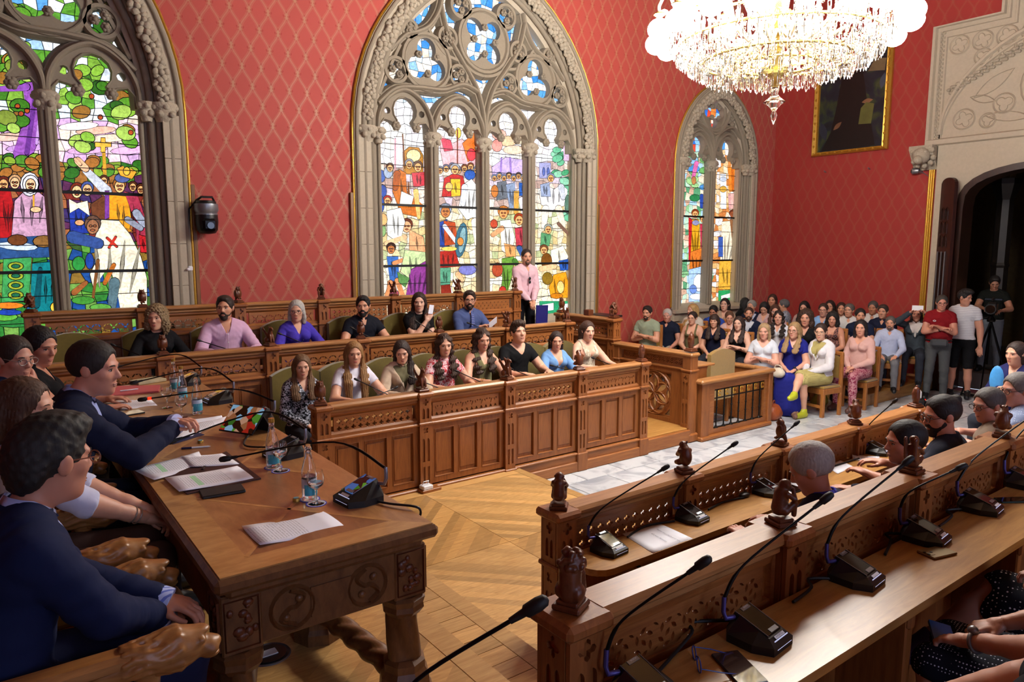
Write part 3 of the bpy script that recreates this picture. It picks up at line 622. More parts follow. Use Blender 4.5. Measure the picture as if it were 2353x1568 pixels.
W2 += head(1154, 490, 12, 'c8742c', 'e8a060') + body('f6f0e4', [1146, 508, 1170, 505, 1180, 545, 1172, 590, 1150, 575], 2) + body('e8a060', [1156, 560, 1180, 565, 1182, 590, 1160, 590], 1) + head(1190, 506, 11, 'a83a18') + body('c03a4a', [1180, 525, 1206, 520, 1206, 560, 1184, 570], 1) + [('3a5a9a', 'c', 1190, 570, 1200, 590, 6, 5), ('e0a070', 'c', 1130, 540, 1150, 525, 5, 6), ('c04a30', 'e', 1132, 515, 8, 10)]
W2 += body('6a9a3a', [1150, 595, 1178, 590, 1172, 640, 1160, 680, 1146, 680, 1152, 640], 2) + [('b04a2c', 'e', 1140, 620, 12, 16), ('d8b070', 'e', 1190, 620, 14, 20), ('4a7a30', 'c', 1180, 600, 1204, 640, 6, 4), ('c83a2c', 'e', 1152, 668, 8, 10)]
# fourth light: trees, white horse, kneeling figure
W2 += scatter(['4aa070', '6ab890', '2f7a5a', '8ac8a8', '5aa088'], [(1270, 330, 1300, 420), (1290, 380, 1305, 520)], 22, 7, 12) + [('a8a8d8', 'p', [1236, 375, 1262, 375, 1262, 410, 1236, 410]), ('5a6ab0', 'e', 1246, 395, 3, 9), ('5a6ab0', 'e', 1256, 395, 3, 9), ('d8b8d8', 'p', [1290, 320, 1306, 320, 1306, 370, 1292, 370])]
W2 += body('f2f0f2', [1270, 436, 1286, 424, 1300, 436, 1300, 470, 1262, 485, 1240, 470, 1236, 440, 1250, 425], 3) + head(1262, 410, 8, '8a94b0') + body('9aa8c8', [1238, 425, 1258, 420, 1262, 452, 1240, 452], 2) + [('c8ccd8', 'c', 1286, 430, 1290, 455, 7, 5), ('5a7a6a', 'e', 1300, 470, 6, 22), ('f0e8dc', 'c', 1250, 480, 1246, 520, 8, 6), ('e8dcc8', 'c', 1280, 480, 1290, 520, 8, 6), ('7a5a4a', 'c', 1280, 515, 1304, 540, 4, 3)]
W2 += head(1256, 528, 9, 'a0a8a0') + body('5a9a6a', [1240, 535, 1262, 540, 1258, 565, 1238, 565], 1) + head(1246, 575, 9, '7a4a2a') + body('f6ecd8', [1262, 575, 1290, 565, 1302, 590, 1290, 615, 1262, 605], 1) + body('2a58b0', [1280, 600, 1304, 595, 1304, 620, 1284, 622], 2) + [('7a4a18', 'e', 1252, 600, 12, 18), ('f0c090', 'c', 1240, 618, 1270, 612, 6, 6)]
W2 += body('e89a20', [1268, 632, 1296, 625, 1304, 660, 1300, 684, 1262, 684, 1258, 660], 3) + [('8a6a20', 'e', 1254, 640, 12, 14), ('f6d080', 'e', 1284, 660, 8, 14), ('c87818', 'e', 1275, 680, 14, 6)]
W2 += [('2a9a68', 'p', [1236, 692, 1306, 692, 1306, 720, 1236, 720]), ('f4f4f4', 'p', [1242, 700, 1268, 696, 1268, 712, 1242, 716]), ('f4f4f4', 'p', [1282, 700, 1304, 697, 1304, 712, 1282, 714])]
W3 = []
W3 += scatter(['4a8ac8', '8ab8e0', '6aa860', '9ac888'], [(1584, 365, 1620, 440)], 16, 7, 12) + [('d86aa8', 'c', 1600, 375, 1592, 410, 5, 4), ('b87a4a', 'e', 1594, 415, 5, 9), ('2a7a48', 'e', 1596, 455, 12, 8), ('2a48a0', 'c', 1612, 450, 1612, 475, 4, 4)]
W3 += head(1597, 492, 8, '8a3a18') + body('e0a020', [1588, 505, 1606, 505, 1610, 600, 1584, 620], 3) + body('c02028', [1582, 500, 1590, 505, 1586, 600, 1582, 600], 0) + [('8a8ab0', 'e', 1598, 512, 8, 6)] + head(1614, 505, 6) + body('b83048', [1608, 515, 1622, 515, 1622, 590, 1610, 590], 1) + body('d8742a', [1586, 580, 1612, 570, 1616, 640, 1584, 650], 3)
W3 += [('a8c8f0', 'p', [1582, 620, 1622, 610, 1620, 690, 1582, 694]), ('f2f6fc', 'e', 1605, 650, 12, 20), ('6a8ad0', 'e', 1592, 665, 8, 10), ('f0f0f8', 'e', 1600, 682, 16, 7)]
W3 += [('e8842c', 'p', [1672, 385, 1692, 385, 1692, 440, 1675, 440]), ('c8641c', 'c', 1682, 390, 1684, 436, 3, 3), ('e8ecf4', 'p', [1654, 400, 1668, 400, 1668, 480, 1656, 480]), ('d0a040', 'e', 1661, 435, 8, 7), ('b8c0d0', 'e', 1661, 412, 8, 5), ('e8b0a8', 'p', [1672, 445, 1692, 445, 1692, 480, 1674, 480]), ('d8a0a0', 'c', 1676, 450, 1676, 480, 2, 2)]
W3 += head(1682, 492, 7, '6a2a18', '9a5030') + body('f2e2c8', [1658, 510, 1676, 508, 1686, 560, 1682, 640, 1652, 640, 1656, 560], 4) + body('8a5a38', [1676, 505, 1690, 505, 1690, 560, 1682, 560], 1) + body('3a58a8', [1650, 545, 1660, 545, 1660, 590, 1650, 590], 0) + body('e0a83a', [1652, 600, 1690, 600, 1688, 665, 1650, 665], 3) + [('f0d060', 'e', 1670, 672, 18, 6), ('2a9a58', 'p', [1650, 668, 1690, 666, 1690, 690, 1650, 692]), ('f2e4e4', 'p', [1656, 680, 1684, 672, 1684, 682, 1656, 688])]
FIG = [W1, W2, W3]
def bgcol(ix, px, py, r):
    """field colours behind the figures: sky, land and ground of each light"""
    if ix == 0:
        if py < 130: return r.choice(['e8f0fa', 'a8cff0', 'f4f8ff', '5aa0e0', '5a9a30', '7ab040'])
        if py < 270: return r.choice(['dfeaf8', 'eef4fc', '5a9a30', '7fae3c', '3f7a20', '94c04a'])
        if py < 370: return r.choice(['f2d0da', 'e8c0e4', 'f6e0d0', 'd8aee0'])
        if py < 410: return r.choice(['4f8a2a', '7a9a30', '2f6a20', 'a06a30'])
        if py < 545: return r.choice(['7a2a20', '5a2a50', '3a2a60', 'a0603a'])
        return r.choice(['2f7a30', '5a9a38', '1c4a90', '3a5a28', '8a6a2a', '70a048'])
    if ix == 1:
        if py < 235: return r.choice(['8fc2f2', '3f8fe6', 'eef6ff', 'fbf3e6', 'f8e4d0', '5aa4ee', 'd6eafc', 'ffffff'])
        if py < 380: return r.choice(['fbfbff', 'f6f2f8', 'f2e8f0', 'ffffff', 'f8efe4'])
        if py < 470: return r.choice(['d8c8d8', 'c8b0a8', 'e8d8c8', 'b89a90', 'f0e6da'])
        if py < 590: return r.choice(['f4e8d0', 'e8d0a0', 'd8c088', 'f0e0c4', 'b8c090'])
        return r.choice(['f8f0dc', 'f2e4c4', 'e8d4a8', 'fbf6ea', 'dcc08a'])
    if py < 340: return r.choice(['4f9ae8', 'd84a34', 'e8823a', 'f2e6d8', '2f6fd0', '8abef0'])
    if px < 1636: return r.choice(['8ac08a', 'a8d0e8', '5a9a70', 'e8d8c0', 'd0a890', 'b8d8c0'])
    return r.choice(['e8c090', 'd88a4a', 'f0dcc0', 'c87a40', 'e8e0e0', 'e0b070'])
def pane_mesh(pts, g=.88):
    n = len(pts); cx = sum(p[0] for p in pts) / n; cz = sum(p[1] for p in pts) / n
    mm = MB(); mm.prism([((a - cx) , (b - cz)) for a, b in pts], 0, .004); me = mm.mesh('pane', SGLASS)
    at = me.color_attributes.new('tint', 'FLOAT_COLOR', 'POINT'); at.data.foreach_set('color', [1.0] * 4 * len(me.vertices))
    return me, cx, cz
def in_arch(x, z, d, mg=0):
    if abs(x) > d['iw'] + mg or z < SILL: return False
    if z <= d['zs']: return True
    R = d['iw'] + d['ic'] + mg; return math.hypot(abs(x) + d['ic'], z - d['zs']) < R
stuff_cols = {}
for ix, d in enumerate(WIN):
    root = ROOTS[ix]; r = random.Random(40 + ix); items = []      # (area, pts, colour, layer)
    cs = .115 if ix != 2 else .12
    nxg = int(2 * (d['iw'] + .05) / cs) + 1; nzg = int(5.4 / cs)
    J = {}
    for i in range(nxg + 1):
        for j in range(nzg + 1): J[i, j] = (-(d['iw'] + .05) + i * cs + r.uniform(-.036, .036), SILL - .02 + j * cs + r.uniform(-.036, .036))
    fr = Vector((0, 0))
    for i in range(nxg):
        for j in range(nzg):
            q = [J[i, j], J[i + 1, j], J[i + 1, j + 1], J[i, j + 1]]; cx = sum(p[0] for p in q) / 4; cz = sum(p[1] for p in q) / 4
            if not in_arch(cx, cz, d, .07): continue
            wv = Vector((cx + d['xc'], GY, cz - CAMZ)); zf = wv.dot(_f); px, py = CX + FPX * wv.dot(_r) / zf, CY - FPX * wv.dot(_u) / zf
            if ix == 0 and px < -60: continue
            pts = [(cx + (a - cx) * .93, cz + (b - cz) * .93) for a, b in q]
            items.append((cs * cs * (.6 if py > 600 or px < 0 else 1), pts, bgcol(ix, px, py, r), 0))
    for li, sh in enumerate(FIG[ix]):
        P = [atY(x, y, GY) for x, y in sgpts(sh)]; pts = [(p.x - d['xc'], p.z) for p in P]
        ar = abs(sum(pts[i - 1][0] * pts[i][1] - pts[i][0] * pts[i - 1][1] for i in range(len(pts)))) / 2
        items.append((ar + (.02 if ar > .002 else 0), pts, sh[0], li + 1))
    order = sorted(range(len(items)), key=lambda k: -items[k][0]); keep = set(order[:300])
    lead = MB(); st = MB(); stt = []
    for k, (ar, pts, c, ly) in enumerate(items):
        y = GY - (0.0 if ly == 0 else .002 + ly * .00015)
        if ly:
            n = len(pts); cx = sum(p[0] for p in pts) / n; cz = sum(p[1] for p in pts) / n
            ext = [(a + (a - cx) / (math.hypot(a - cx, b - cz) + 1e-6) * .009, b + (b - cz) / (math.hypot(a - cx, b - cz) + 1e-6) * .009) for a, b in pts]
            lead.add([(a, y + .0001, b) for a, b in ext], [tuple(range(n))])
        col = srgb(c)
        if k in keep:
            me, cx, cz = pane_mesh(pts); o = ob('pane', me, root, (cx, y, cz)); o.color = col
        else:
            o0 = len(st.v); st.prism(pts, y, y + .003); stt += [col] * (len(st.v) - o0)
    lead.build('lead_lines', LEAD, root)
    if st.v:
        me = st.mesh('pane', SGLASS); at = me.color_attributes.new('tint', 'FLOAT_COLOR', 'POINT'); at.data.foreach_set('color', [q for c in stt for q in c])
        o = ob('small_panes', me, root); o.color = (1, 1, 1, 1); o['kind'] = 'stuff'
# ================================================================== DOOR WALL
def onx(name, label=None, cat=None, x=WX): return ob(name, None, None, (x, 0, 0), -PI / 2)
por = struct(onx('door_1'))
# portal facing of big stones with the opening, its carved wooden arch and the open leaf
m = MB(); m.plate([(-6.0, 0), (-2.3, 0), (-2.3, 4.42), (-6.0, 4.42)], [basket(-DC, DH, DZS, .001, .68)], -.12, .02); m.build('portal_stone', STONE, por)
m = MB(); L = basket(-DC, DH - .01, DZS, 0, .67)[2:]; m.sweep([(-DC + DH, 0)] + L + [(-DC - DH, 0)], [(-.05, -.14), (.06, -.14), (.06, .30), (-.05, .30)]); m.build('door_frame', DOORW, por, 50)
lf = MB(); lw = .42
top = lambda z0, h: [(-lw / 2, z0), (lw / 2, z0)] + [(lw / 2 * math.cos(PI * i / 10), z0 + h + .18 * math.sin(PI * i / 10) ** .6) for i in range(11)]
o_ = top(0.02, 3.62); h_ = [lancet(q, 2.62 + r_ * .24, .09, .21) for q in (-.09, .03) for r_ in range(3)] + [[(a, .9), (a + .1, .9), (a + .1, 2.5), (a, 2.5)] for a in (-.14, -.02)]
lf.plate(o_, h_, -.03, .03); lf.plate(top(.02, 3.62), [], -.005, .005)
leaf = lf.build('door_leaf', DOORW, por); leaf.location = (-5.72, -.22, 0); leaf.rotation_euler = (0, 0, math.radians(-38))
for a in (-.145, -.03, .085):
    mm = MB(); mm.tube([(a, -.04, .9), (a, -.04, 2.52)], .012, 6); mm.build('leaf_moulding', GREYM, leaf)
for z in (2.6, 2.84, 3.08):
    for a in (-.09, .03):
        mm = MB(); mm.tube([(x_, -.035, z_) for x_, z_ in lancet(a, z, .1, .22)], .008, 5, closed=True); mm.build('leaf_tracery', DOORW, leaf)
# tympanum with stepped frame
ty = struct(onx('trim_1'))
YT = [-6.22, -5.16]
m = MB(); m.prism([(-6.22, 4.42), (-2.4, 4.42), (-2.4, 8.1), (-5.16, 8.1), (-5.16, 6.5), (-6.22, 6.5)], -.10, .02); m.build('tympanum_slab', STONE, ty)
fr = [(-6.2, 4.42), (-6.2, 6.48), (-5.14, 6.48), (-5.14, 8.1)]
for o, r in ((0, .05), (.09, .035), (.2, .03)):
    P = [(fr[0][0] + o, 4.42), (fr[0][0] + o, fr[1][1] - o), (fr[2][0] + o, fr[1][1] - o), (fr[2][0] + o, 8.1)]
    mm = MB(); mm.sweep(P, [(-r, -.10), (-r * .5, -.10 - r), (r * .5, -.10 - r), (r, -.10)]); mm.build('frame_moulding', STONE, ty)
for i in range(26):
    t = i / 25; P = (-6.06, 4.5 + t * 1.85); mm = MB(); [mm.ell((P[0] + .03 * math.cos(a), -.115, P[1] + .03 * math.sin(a)), (.022, .02, .018), 4) for a in (0, 2, 4)]; mm.build('carved_leaf', CARVST, ty)
mm = MB(); mm.sweep([(-6.2, 4.47), (-2.4, 4.47)], [(-.07, -.10), (-.04, -.17), (.04, -.17), (.07, -.10)]); mm.build('lintel_moulding', STONE, ty)
big = [(-6.0 + 2.3 - 2.3 * math.cos(a), 4.6 + 1.75 * math.sin(a)) for a in [PI / 2 * i / 14 for i in range(15)]]
for o, r in ((0, .05), (-.12, .03)):
    mm = MB(); mm.sweep([(x, z + o) for x, z in big], [(-r, -.09), (-r * .4, -.1 - r), (r * .4, -.1 - r), (r, -.09)]); mm.build('arch_moulding', STONE, ty, 50)
def relief_ring(x, z, R, k, n=20):
    mm = MB(); mm.sweep(circ(x, z, R, n), [(-.022, -.09), (0, -.125), (.022, -.09)], closed=True)
    if k: mm.sweep(foil(x, z, R * .8, k, 40, .4, .5), [(-.014, -.09), (0, -.115), (.014, -.09)], closed=True)
    mm.build('carved_roundel', STONE, ty, 50)
for k in range(5): relief_ring(-5.78 + .36 * k, 6.1 - .0 * k, .155, 4)
for k in range(3): relief_ring(-5.4 + .36 * k, 5.83 + .06 * k, .13, 3)
relief_ring(-4.3, 5.25, .5, 3); relief_ring(-5.02, 5.0, .16, 3); relief_ring(-5.62, 4.82, .17, 4); relief_ring(-5.25, 4.75, .12, 3)
for x, z, L_, w_, a in ((-5.2, 5.35, .7, .2, .6), (-4.95, 4.78, .7, .16, -.15), (-5.35, 5.12, .42, .12, -.3)):
    mm = MB(); mm.sweep(lens(x, z, L_, w_, a), [(-.014, -.09), (0, -.12), (.014, -.09)], closed=True); mm.build('carved_dagger', STONE, ty, 50)
for i in range(12):
    t = i / 11; x = -5.85 + 1.0 * t; z = 5.35 + .5 * t - .0 * t; mm = MB(); [mm.ell((x + .05 * math.cos(a), -.12, z + .05 * math.sin(a)), (.04, .035, .03), 5) for a in (0, 1.5, 3, 4.5)]; mm.build('crocket', CARVST, ty)
# corbel with a carved beast's head under the frame
cb = struct(onx('trim_2')); mm = MB()
mm.prism([(0, 0), (-.32, 0), (-.32, -.06), (-.05, -.42)], -6.42, -6.02, lambda a, b, d: (d, a, 4.42 + b)); mm.ell((-6.2, -.3, 4.24), (.15, .16, .15), 8); mm.ell((-6.2, -.42, 4.16), (.08, .1, .08), 7)
for sx in (-1, 1): mm.ell((-6.2 + sx * .09, -.37, 4.3), (.04, .04, .03), 5); mm.ell((-6.2 + sx * .16, -.28, 4.33), (.06, .05, .05), 5)
for k in range(9): a = k * .7; mm.ell((-6.2 + .17 * math.cos(a), -.22, 4.2 + .14 * math.sin(a)), (.05, .06, .05), 5)
mm.build('corbel_head', CARVST, cb, 60)
gs = struct(onx('trim_3')); mm = MB(); [mm.tube([(-6.08 - q, -.02 - .01 * (q > .02), .05), (-6.08 - q, -.02 - .01 * (q > .02), 4.05)], .02, 8) for q in (0, .035, .07)]; mm.build('gilt_strip', GOLD, gs, 60)
for d in WIN[:2]:   # narrow gilt and timber strips beside the windows
    for sx in ((1,) if d is WIN[0] else (-1, 1)):
        mm = MB(); mm.box((d['xc'] + sx * (d['ow'] + .055), WY - .02, 2.35), (.05, .04, 2.0), bev=.006); struct(mm.build('trim_4', wood('strip_wood%d%d' % (d['n'], sx + 3 * int(d['xc'] > 0)), '6a4420', '8a5d2e', (12, 12, 1))))
# dark corridor seen through the door
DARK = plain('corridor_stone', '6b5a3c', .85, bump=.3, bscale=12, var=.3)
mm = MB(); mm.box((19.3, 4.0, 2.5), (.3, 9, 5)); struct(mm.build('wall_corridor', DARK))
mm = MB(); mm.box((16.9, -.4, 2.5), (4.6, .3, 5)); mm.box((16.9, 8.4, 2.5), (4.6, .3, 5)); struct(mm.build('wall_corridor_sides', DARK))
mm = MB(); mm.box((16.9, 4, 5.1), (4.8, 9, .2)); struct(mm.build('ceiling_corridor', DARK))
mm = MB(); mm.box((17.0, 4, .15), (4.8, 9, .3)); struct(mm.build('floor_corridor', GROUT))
for k, (x, y) in enumerate(((16.0, 5.55), (16.0, 4.9))):
    mm = MB(); mm.lathe([(.24, 0), (.24, .12), (.2, .2), (.16, .3), (.15, 2.2), (.17, 2.25), (.15, 2.3), (.15, 3.5), (.2, 3.62), (.26, 3.8), (.26, 3.9)], (x, y, 0), 8)
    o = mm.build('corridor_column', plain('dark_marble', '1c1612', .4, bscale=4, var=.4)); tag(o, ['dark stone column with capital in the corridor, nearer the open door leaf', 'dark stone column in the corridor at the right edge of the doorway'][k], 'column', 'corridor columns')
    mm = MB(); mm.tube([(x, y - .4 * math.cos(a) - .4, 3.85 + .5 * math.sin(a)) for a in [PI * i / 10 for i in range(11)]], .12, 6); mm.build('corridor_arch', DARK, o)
# ---- painting
pt = thing('painting', 'large dark portrait of a black-robed figure in a gilt frame on the red wall', 'painting', (WX, 0, 0), -PI / 2)
Y0, Y1, Z0, Z1 = -8.44, -7.0, 4.5, 6.62
mm = MB()
for a, b in (((Y0, Z0), (Y1, Z0)), ((Y1, Z0), (Y1, Z1)), ((Y1, Z1), (Y0, Z1)), ((Y0, Z1), (Y0, Z0))): pass
mm.sweep([(Y0, Z0), (Y1, Z0), (Y1, Z1), (Y0, Z1)], [(-.07, -.01), (-.07, -.07), (-.03, -.11), (.03, -.06), (.06, -.07), (.07, -.01)], closed=True); mm.build('gilt_frame', GOLD, pt)
for k in range(46):
    t = k / 46 * 2 * ((Y1 - Y0) + (Z1 - Z0)); a, b = Y1 - Y0, Z1 - Z0
    p = (Y0 + t, Z0) if t < a else (Y1, Z0 + t - a) if t < a + b else (Y1 - (t - a - b), Z1) if t < 2 * a + b else (Y0, Z1 - (t - 2 * a - b))
    e = MB(); e.ell((p[0], -.09, p[1]), (.028, .02, .028), 4); e.build('frame_ornament', GOLD, pt)
def canvas():
    m, t = newmat('painted_landscape'); tc = t.add('TexCoord'); nz = t.add('TexNoise'); nz.inputs['Scale'].default_value = 2.6; nz.inputs['Detail'].default_value = 5; nz.inputs['Distortion'].default_value = 1; t.link(tc.outputs['Object'], nz.inputs['Vector'])
    cr = t.add('ValToRGB'); e = cr.color_ramp.elements; e[0].color = srgb('0a100c'); e[0].position = .3; e[1].color = srgb('2d3a22'); e[1].position = .6; q = e.new(.72); q.color = srgb('4a4a30'); q = e.new(.5); q.color = srgb('16202c')
    t.link(nz.outputs[0], cr.inputs[0]); t.link(cr.outputs[0], t.b.inputs['Base Color']); t.b.inputs['Roughness'].default_value = .35; return m
mm = MB(); mm.prism([(Y0 + .02, Z0 + .02), (Y1 - .02, Z0 + .02), (Y1 - .02, Z1 - .02), (Y0 + .02, Z1 - .02)], -.03, -.01); cv = mm.build('canvas', canvas(), pt)
for k, (c, P) in enumerate((('0a0909', [(-8.3, 4.56), (-8.12, 4.9), (-8.02, 5.4), (-7.95, 5.9), (-7.78, 6.2), (-7.58, 6.22), (-7.5, 5.9), (-7.42, 5.5), (-7.3, 5.0), (-7.2, 4.56)]), ('8a6a48', circ(-7.68, 6.34, .12, 14)), ('6a4a34', lens(-7.98, 5.02, .22, .09, .7)), ('7a563c', lens(-7.4, 5.42, .22, .09, .1)), ('5a5a2c', [(-7.55, 5.0), (-7.3, 4.98), (-7.26, 5.35), (-7.42, 5.4), (-7.52, 5.3)]), ('6a5a40', [(-7.42, 5.98), (-7.1, 5.94), (-7.08, 6.16), (-7.3, 6.2)]), ('3a4250', lens(-7.12, 5.75, .3, .12, 1.4)), ('232a38', lens(-8.28, 4.95, .4, .16, 1.9)))):
    e = MB(); e.prism(P, -.0315 - .0004 * k, -.03); e.build('painted_figure', plain('paint_%s' % c, c, .4, bscale=9, var=.3), cv)
# nails left in the wall, security camera by the portal, ceiling-mounted style dome camera on the window wall
for k, (x, y) in enumerate(((1898, 396), (1999, 389))):
    p = atX(x, y, WX); e = MB(); e.tube([(0, 0, 0), (-.06, 0, .01), (-.07, 0, .03)], .012, 6); o = e.build('wall_hook', GREYM); o.location = p; tag(o, ['small metal hook in the red wall below the left of the painting', 'small metal hook in the red wall below the right of the painting'][k], 'hook', 'hooks under the painting')
p = atX(2112, 392, WX - .1); sc = thing('security_camera', 'small grey security camera on the red wall beside the stone portal', 'camera', p)
e = MB(); e.tube([(.1, 0, -.02), (.02, 0, -.02), (0, 0, 0)], .03, 8); e.build('bracket', GREYM, sc, 60); e = MB(); e.tube([(0, .02, 0), (-.05, .1, -.01), (-.055, .11, -.01)], [.06, .055, .03], 12); e.build('housing', GREYM, sc, 60); e = MB(); e.tube([(-.055, .11, -.01), (-.06, .118, -.01)], .03, 10); e.build('lens', BLACK, sc); e = MB(); e.tube([(.08, -.02, -.03), (.1, -.15, -.12), (.1, -.22, 0.0)], .008, 5); e.build('cable', GREYM, sc)
p = atY(475, 500, WY - .16); ptz = thing('dome_camera', 'black and silver pan-tilt camera fixed high on the red wall beside the left window', 'camera', p)
e = MB(); e.lathe([(.10, .17), (.135, .16), (.14, .09), (.12, .05), (.13, .04), (.13, .03)], (0, 0, 0), 20); e.build('base', GREYM, ptz, 40)
e = MB(); e.lathe([(.11, .2), (.12, .17)], (0, 0, 0), 16); e.build('mount', BLACK, ptz, 40)
e = MB(); e.lathe([(.125, .045), (.13, -.05), (.12, -.15), (.09, -.19), (.02, -.2)], (0, 0, 0), 20); e.build('shroud', BLACK, ptz, 50)
e = MB(); e.box((0, -.11, -.09), (.17, .09, .15), bev=.03); hd = e.build('camera_head', BLACKM, ptz); e = MB(); e.tube([(0, -.15, -.1), (0, -.175, -.1)], .04, 14); e.build('lens', plain('lens_glass', '101820', .08, var=0), hd)
e = MB(); e.tube([(-.1, .05, .2), (-.06, -.05, .24), (.06, -.06, .24), (.1, .02, .2)], .014, 6); e.tube([(-.1, .05, .2), (-.17, .1, .1), (-.2, .12, -.3)], .01, 6); e.build('cable', RUBBER, ptz); e = MB(); e.box((0, .1, .15), (.16, .14, .04)); e.build('bracket', BLACK, ptz)
p = atY(437, 617, WY - .06); e = MB(); e.box((0, 0, 0), (.055, .05, .06), bev=.012); e.box((-.03, -.03, -.01), (.035, .03, .03), bev=.01); o = e.build('wall_sensor', WHITE); o.location = p; tag(o, 'small white sensor box on the wooden strip beside the left window', 'sensor')
p = atY(328, 688, 8.85)
# ================================================================== SMOOTH SOLIDS (blended round cones and ellipsoids -> one closed surface)
def cone(a, b, ra, rb=None, k=.02, tag=0, sub=False, fl=None): return ('c', np.array(a, float), np.array(b, float), ra, ra if rb is None else rb, k, tag, sub, fl)
def ell(c, r, k=.02, tag=0, sub=False, R=None): return ('e', np.array(c, float), np.array(r if hasattr(r, '__len__') else (r, r, r), float), R, None, k, tag, sub, None)
def xform(prims, R, t):
    out = []
    for p in prims:
        if p[0] == 'c': out.append(('c', R @ p[1] + t, R @ p[2] + t) + p[3:])
        else: out.append(('e', R @ p[1] + t, p[2], (R if p[3] is None else R @ p[3])) + p[4:])
    return out
def axis_grid(lo, hi, res, fine):
    xs = [lo]
    while xs[-1] < hi:
        r = res
        for a, b, q in fine:
            if a - res <= xs[-1] < b: r = min(r, q)
        xs.append(xs[-1] + r)
    return np.array(xs)
def solid(prims, res=.015, fine=(), warp=None, smooth=1):
    """returns vertices, quads, tag of every vertex"""
    lo = np.full(3, 9e9); hi = -lo
    for p in prims:
        if p[7]: continue
        if p[0] == 'c': r = max(p[3], p[4]) * (max(p[8]) if p[8] else 1); a = np.minimum(p[1], p[2]) - r; b = np.maximum(p[1], p[2]) + r
        else: r = p[2].max(); a, b = p[1] - r, p[1] + r
        lo = np.minimum(lo, a); hi = np.maximum(hi, b)
    lo -= .03; hi += .03
    ax = [axis_grid(lo[i], hi[i], res, [(f[0][i], f[1][i], f[2]) for f in fine]) for i in range(3)]
    sh = tuple(len(a) for a in ax)
    D = np.full(sh, 1.0, np.float32); B = np.full(sh, 1.0, np.float32); T = np.zeros(sh, np.int8)
    mg = .05
    for p in prims:
        if p[0] == 'c': r = max(p[3], p[4]) * (max(p[8]) if p[8] else 1); a = np.minimum(p[1], p[2]) - r - mg; b = np.maximum(p[1], p[2]) + r + mg
        else: r = p[2].max() if p[3] is not None else p[2]; a, b = p[1] - r - mg, p[1] + r + mg
        sl = tuple(slice(max(0, np.searchsorted(ax[i], a[i]) - 1), np.searchsorted(ax[i], b[i]) + 1) for i in range(3))
        X = ax[0][sl[0]][:, None, None]; Y = ax[1][sl[1]][None, :, None]; Z = ax[2][sl[2]][None, None, :]
        if X.size == 0 or Y.size == 0 or Z.size == 0: continue
        if p[0] == 'c':
            A, Bp, ra, rb = p[1], p[2], p[3], p[4]; ba = Bp - A; L2 = max(1e-9, float(ba @ ba))
            dx, dy, dz = X - A[0], Y - A[1], Z - A[2]
            t = np.clip((dx * ba[0] + dy * ba[1] + dz * ba[2]) / L2, 0, 1)
            qx, qy, qz = dx - t * ba[0], dy - t * ba[1], dz - t * ba[2]; rr = ra + (rb - ra) * t
            if p[8]:
                sx, sy = p[8]; d = (np.sqrt((qx / sx) ** 2 + (qy / sy) ** 2 + qz ** 2) - rr) * min(1, sx, sy)
            else: d = np.sqrt(qx * qx + qy * qy + qz * qz) - rr
        else:
            dx, dy, dz = X - p[1][0], Y - p[1][1], Z - p[1][2]; R = p[3]
            if R is not None: dx, dy, dz = (R[0, 0] * dx + R[1, 0] * dy + R[2, 0] * dz, R[0, 1] * dx + R[1, 1] * dy + R[2, 1] * dz, R[0, 2] * dx + R[1, 2] * dy + R[2, 2] * dz)
            r = p[2]; k0 = np.sqrt((dx / r[0]) ** 2 + (dy / r[1]) ** 2 + (dz / r[2]) ** 2); k1 = np.sqrt((dx / r[0] ** 2) ** 2 + (dy / r[1] ** 2) ** 2 + (dz / r[2] ** 2) ** 2)
            d = k0 * (k0 - 1) / np.maximum(k1, 1e-6)
        d = d.astype(np.float32); cur = D[sl]; k = p[5]
        if p[7]:
            h = np.clip(.5 - .5 * (cur + d) / k, 0, 1); D[sl] = cur + (-d - cur) * h + k * h * (1 - h)
        else:
            h = np.clip(.5 + .5 * (d - cur) / k, 0, 1); D[sl] = d + (cur - d) * h - k * h * (1 - h)
            m = d < B[sl]; B[sl] = np.where(m, d, B[sl]); T[sl] = np.where(m, np.int8(p[6]), T[sl])
    if warp is not None: D = warp(D, ax[0][:, None, None], ax[1][None, :, None], ax[2][None, None, :])
    for i in range(3):
        s0 = [slice(None)] * 3; s0[i] = 0; D[tuple(s0)] = 1; s0[i] = -1; D[tuple(s0)] = 1
    ins = D < 0; cs = tuple(n - 1 for n in sh); N = cs[0] * cs[1] * cs[2]
    acc = np.zeros((N, 3)); cnt = np.zeros(N); quads = []
    st = (cs[1] * cs[2], cs[2], 1)
    for e in range(3):
        s0 = [slice(None)] * 3; s1 = [slice(None)] * 3; s0[e] = slice(0, -1); s1[e] = slice(1, None)
        a, b = ins[tuple(s0)], ins[tuple(s1)]; I = np.argwhere(a != b)
        if not len(I): continue
        d0 = D[tuple(s0)][tuple(I.T)]; d1 = D[tuple(s1)][tuple(I.T)]; t = d0 / (d0 - d1)
        P = np.stack([ax[c][I[:, c]] for c in range(3)], 1); P[:, e] += t * (ax[e][I[:, e] + 1] - ax[e][I[:, e]])
        u, v = (e + 1) % 3, (e + 2) % 3; cells = []
        for du, dv in ((-1, -1), (0, -1), (0, 0), (-1, 0)):
            J = I.copy(); J[:, u] += du; J[:, v] += dv
            c = J[:, 0] * st[0] + J[:, 1] * st[1] + J[:, 2]; cells.append(c)
            for q in range(3): acc[:, q] += np.bincount(c, P[:, q], N)
            cnt += np.bincount(c, minlength=N)
        Q = np.stack(cells, 1); fl = a[tuple(I.T)]; Q[~fl] = Q[~fl][:, ::-1]; quads.append(Q)
    used = np.flatnonzero(cnt); V = acc[used] / cnt[used, None]; mp = np.zeros(N, np.int64); mp[used] = np.arange(len(used))
    F = mp[np.concatenate(quads)]
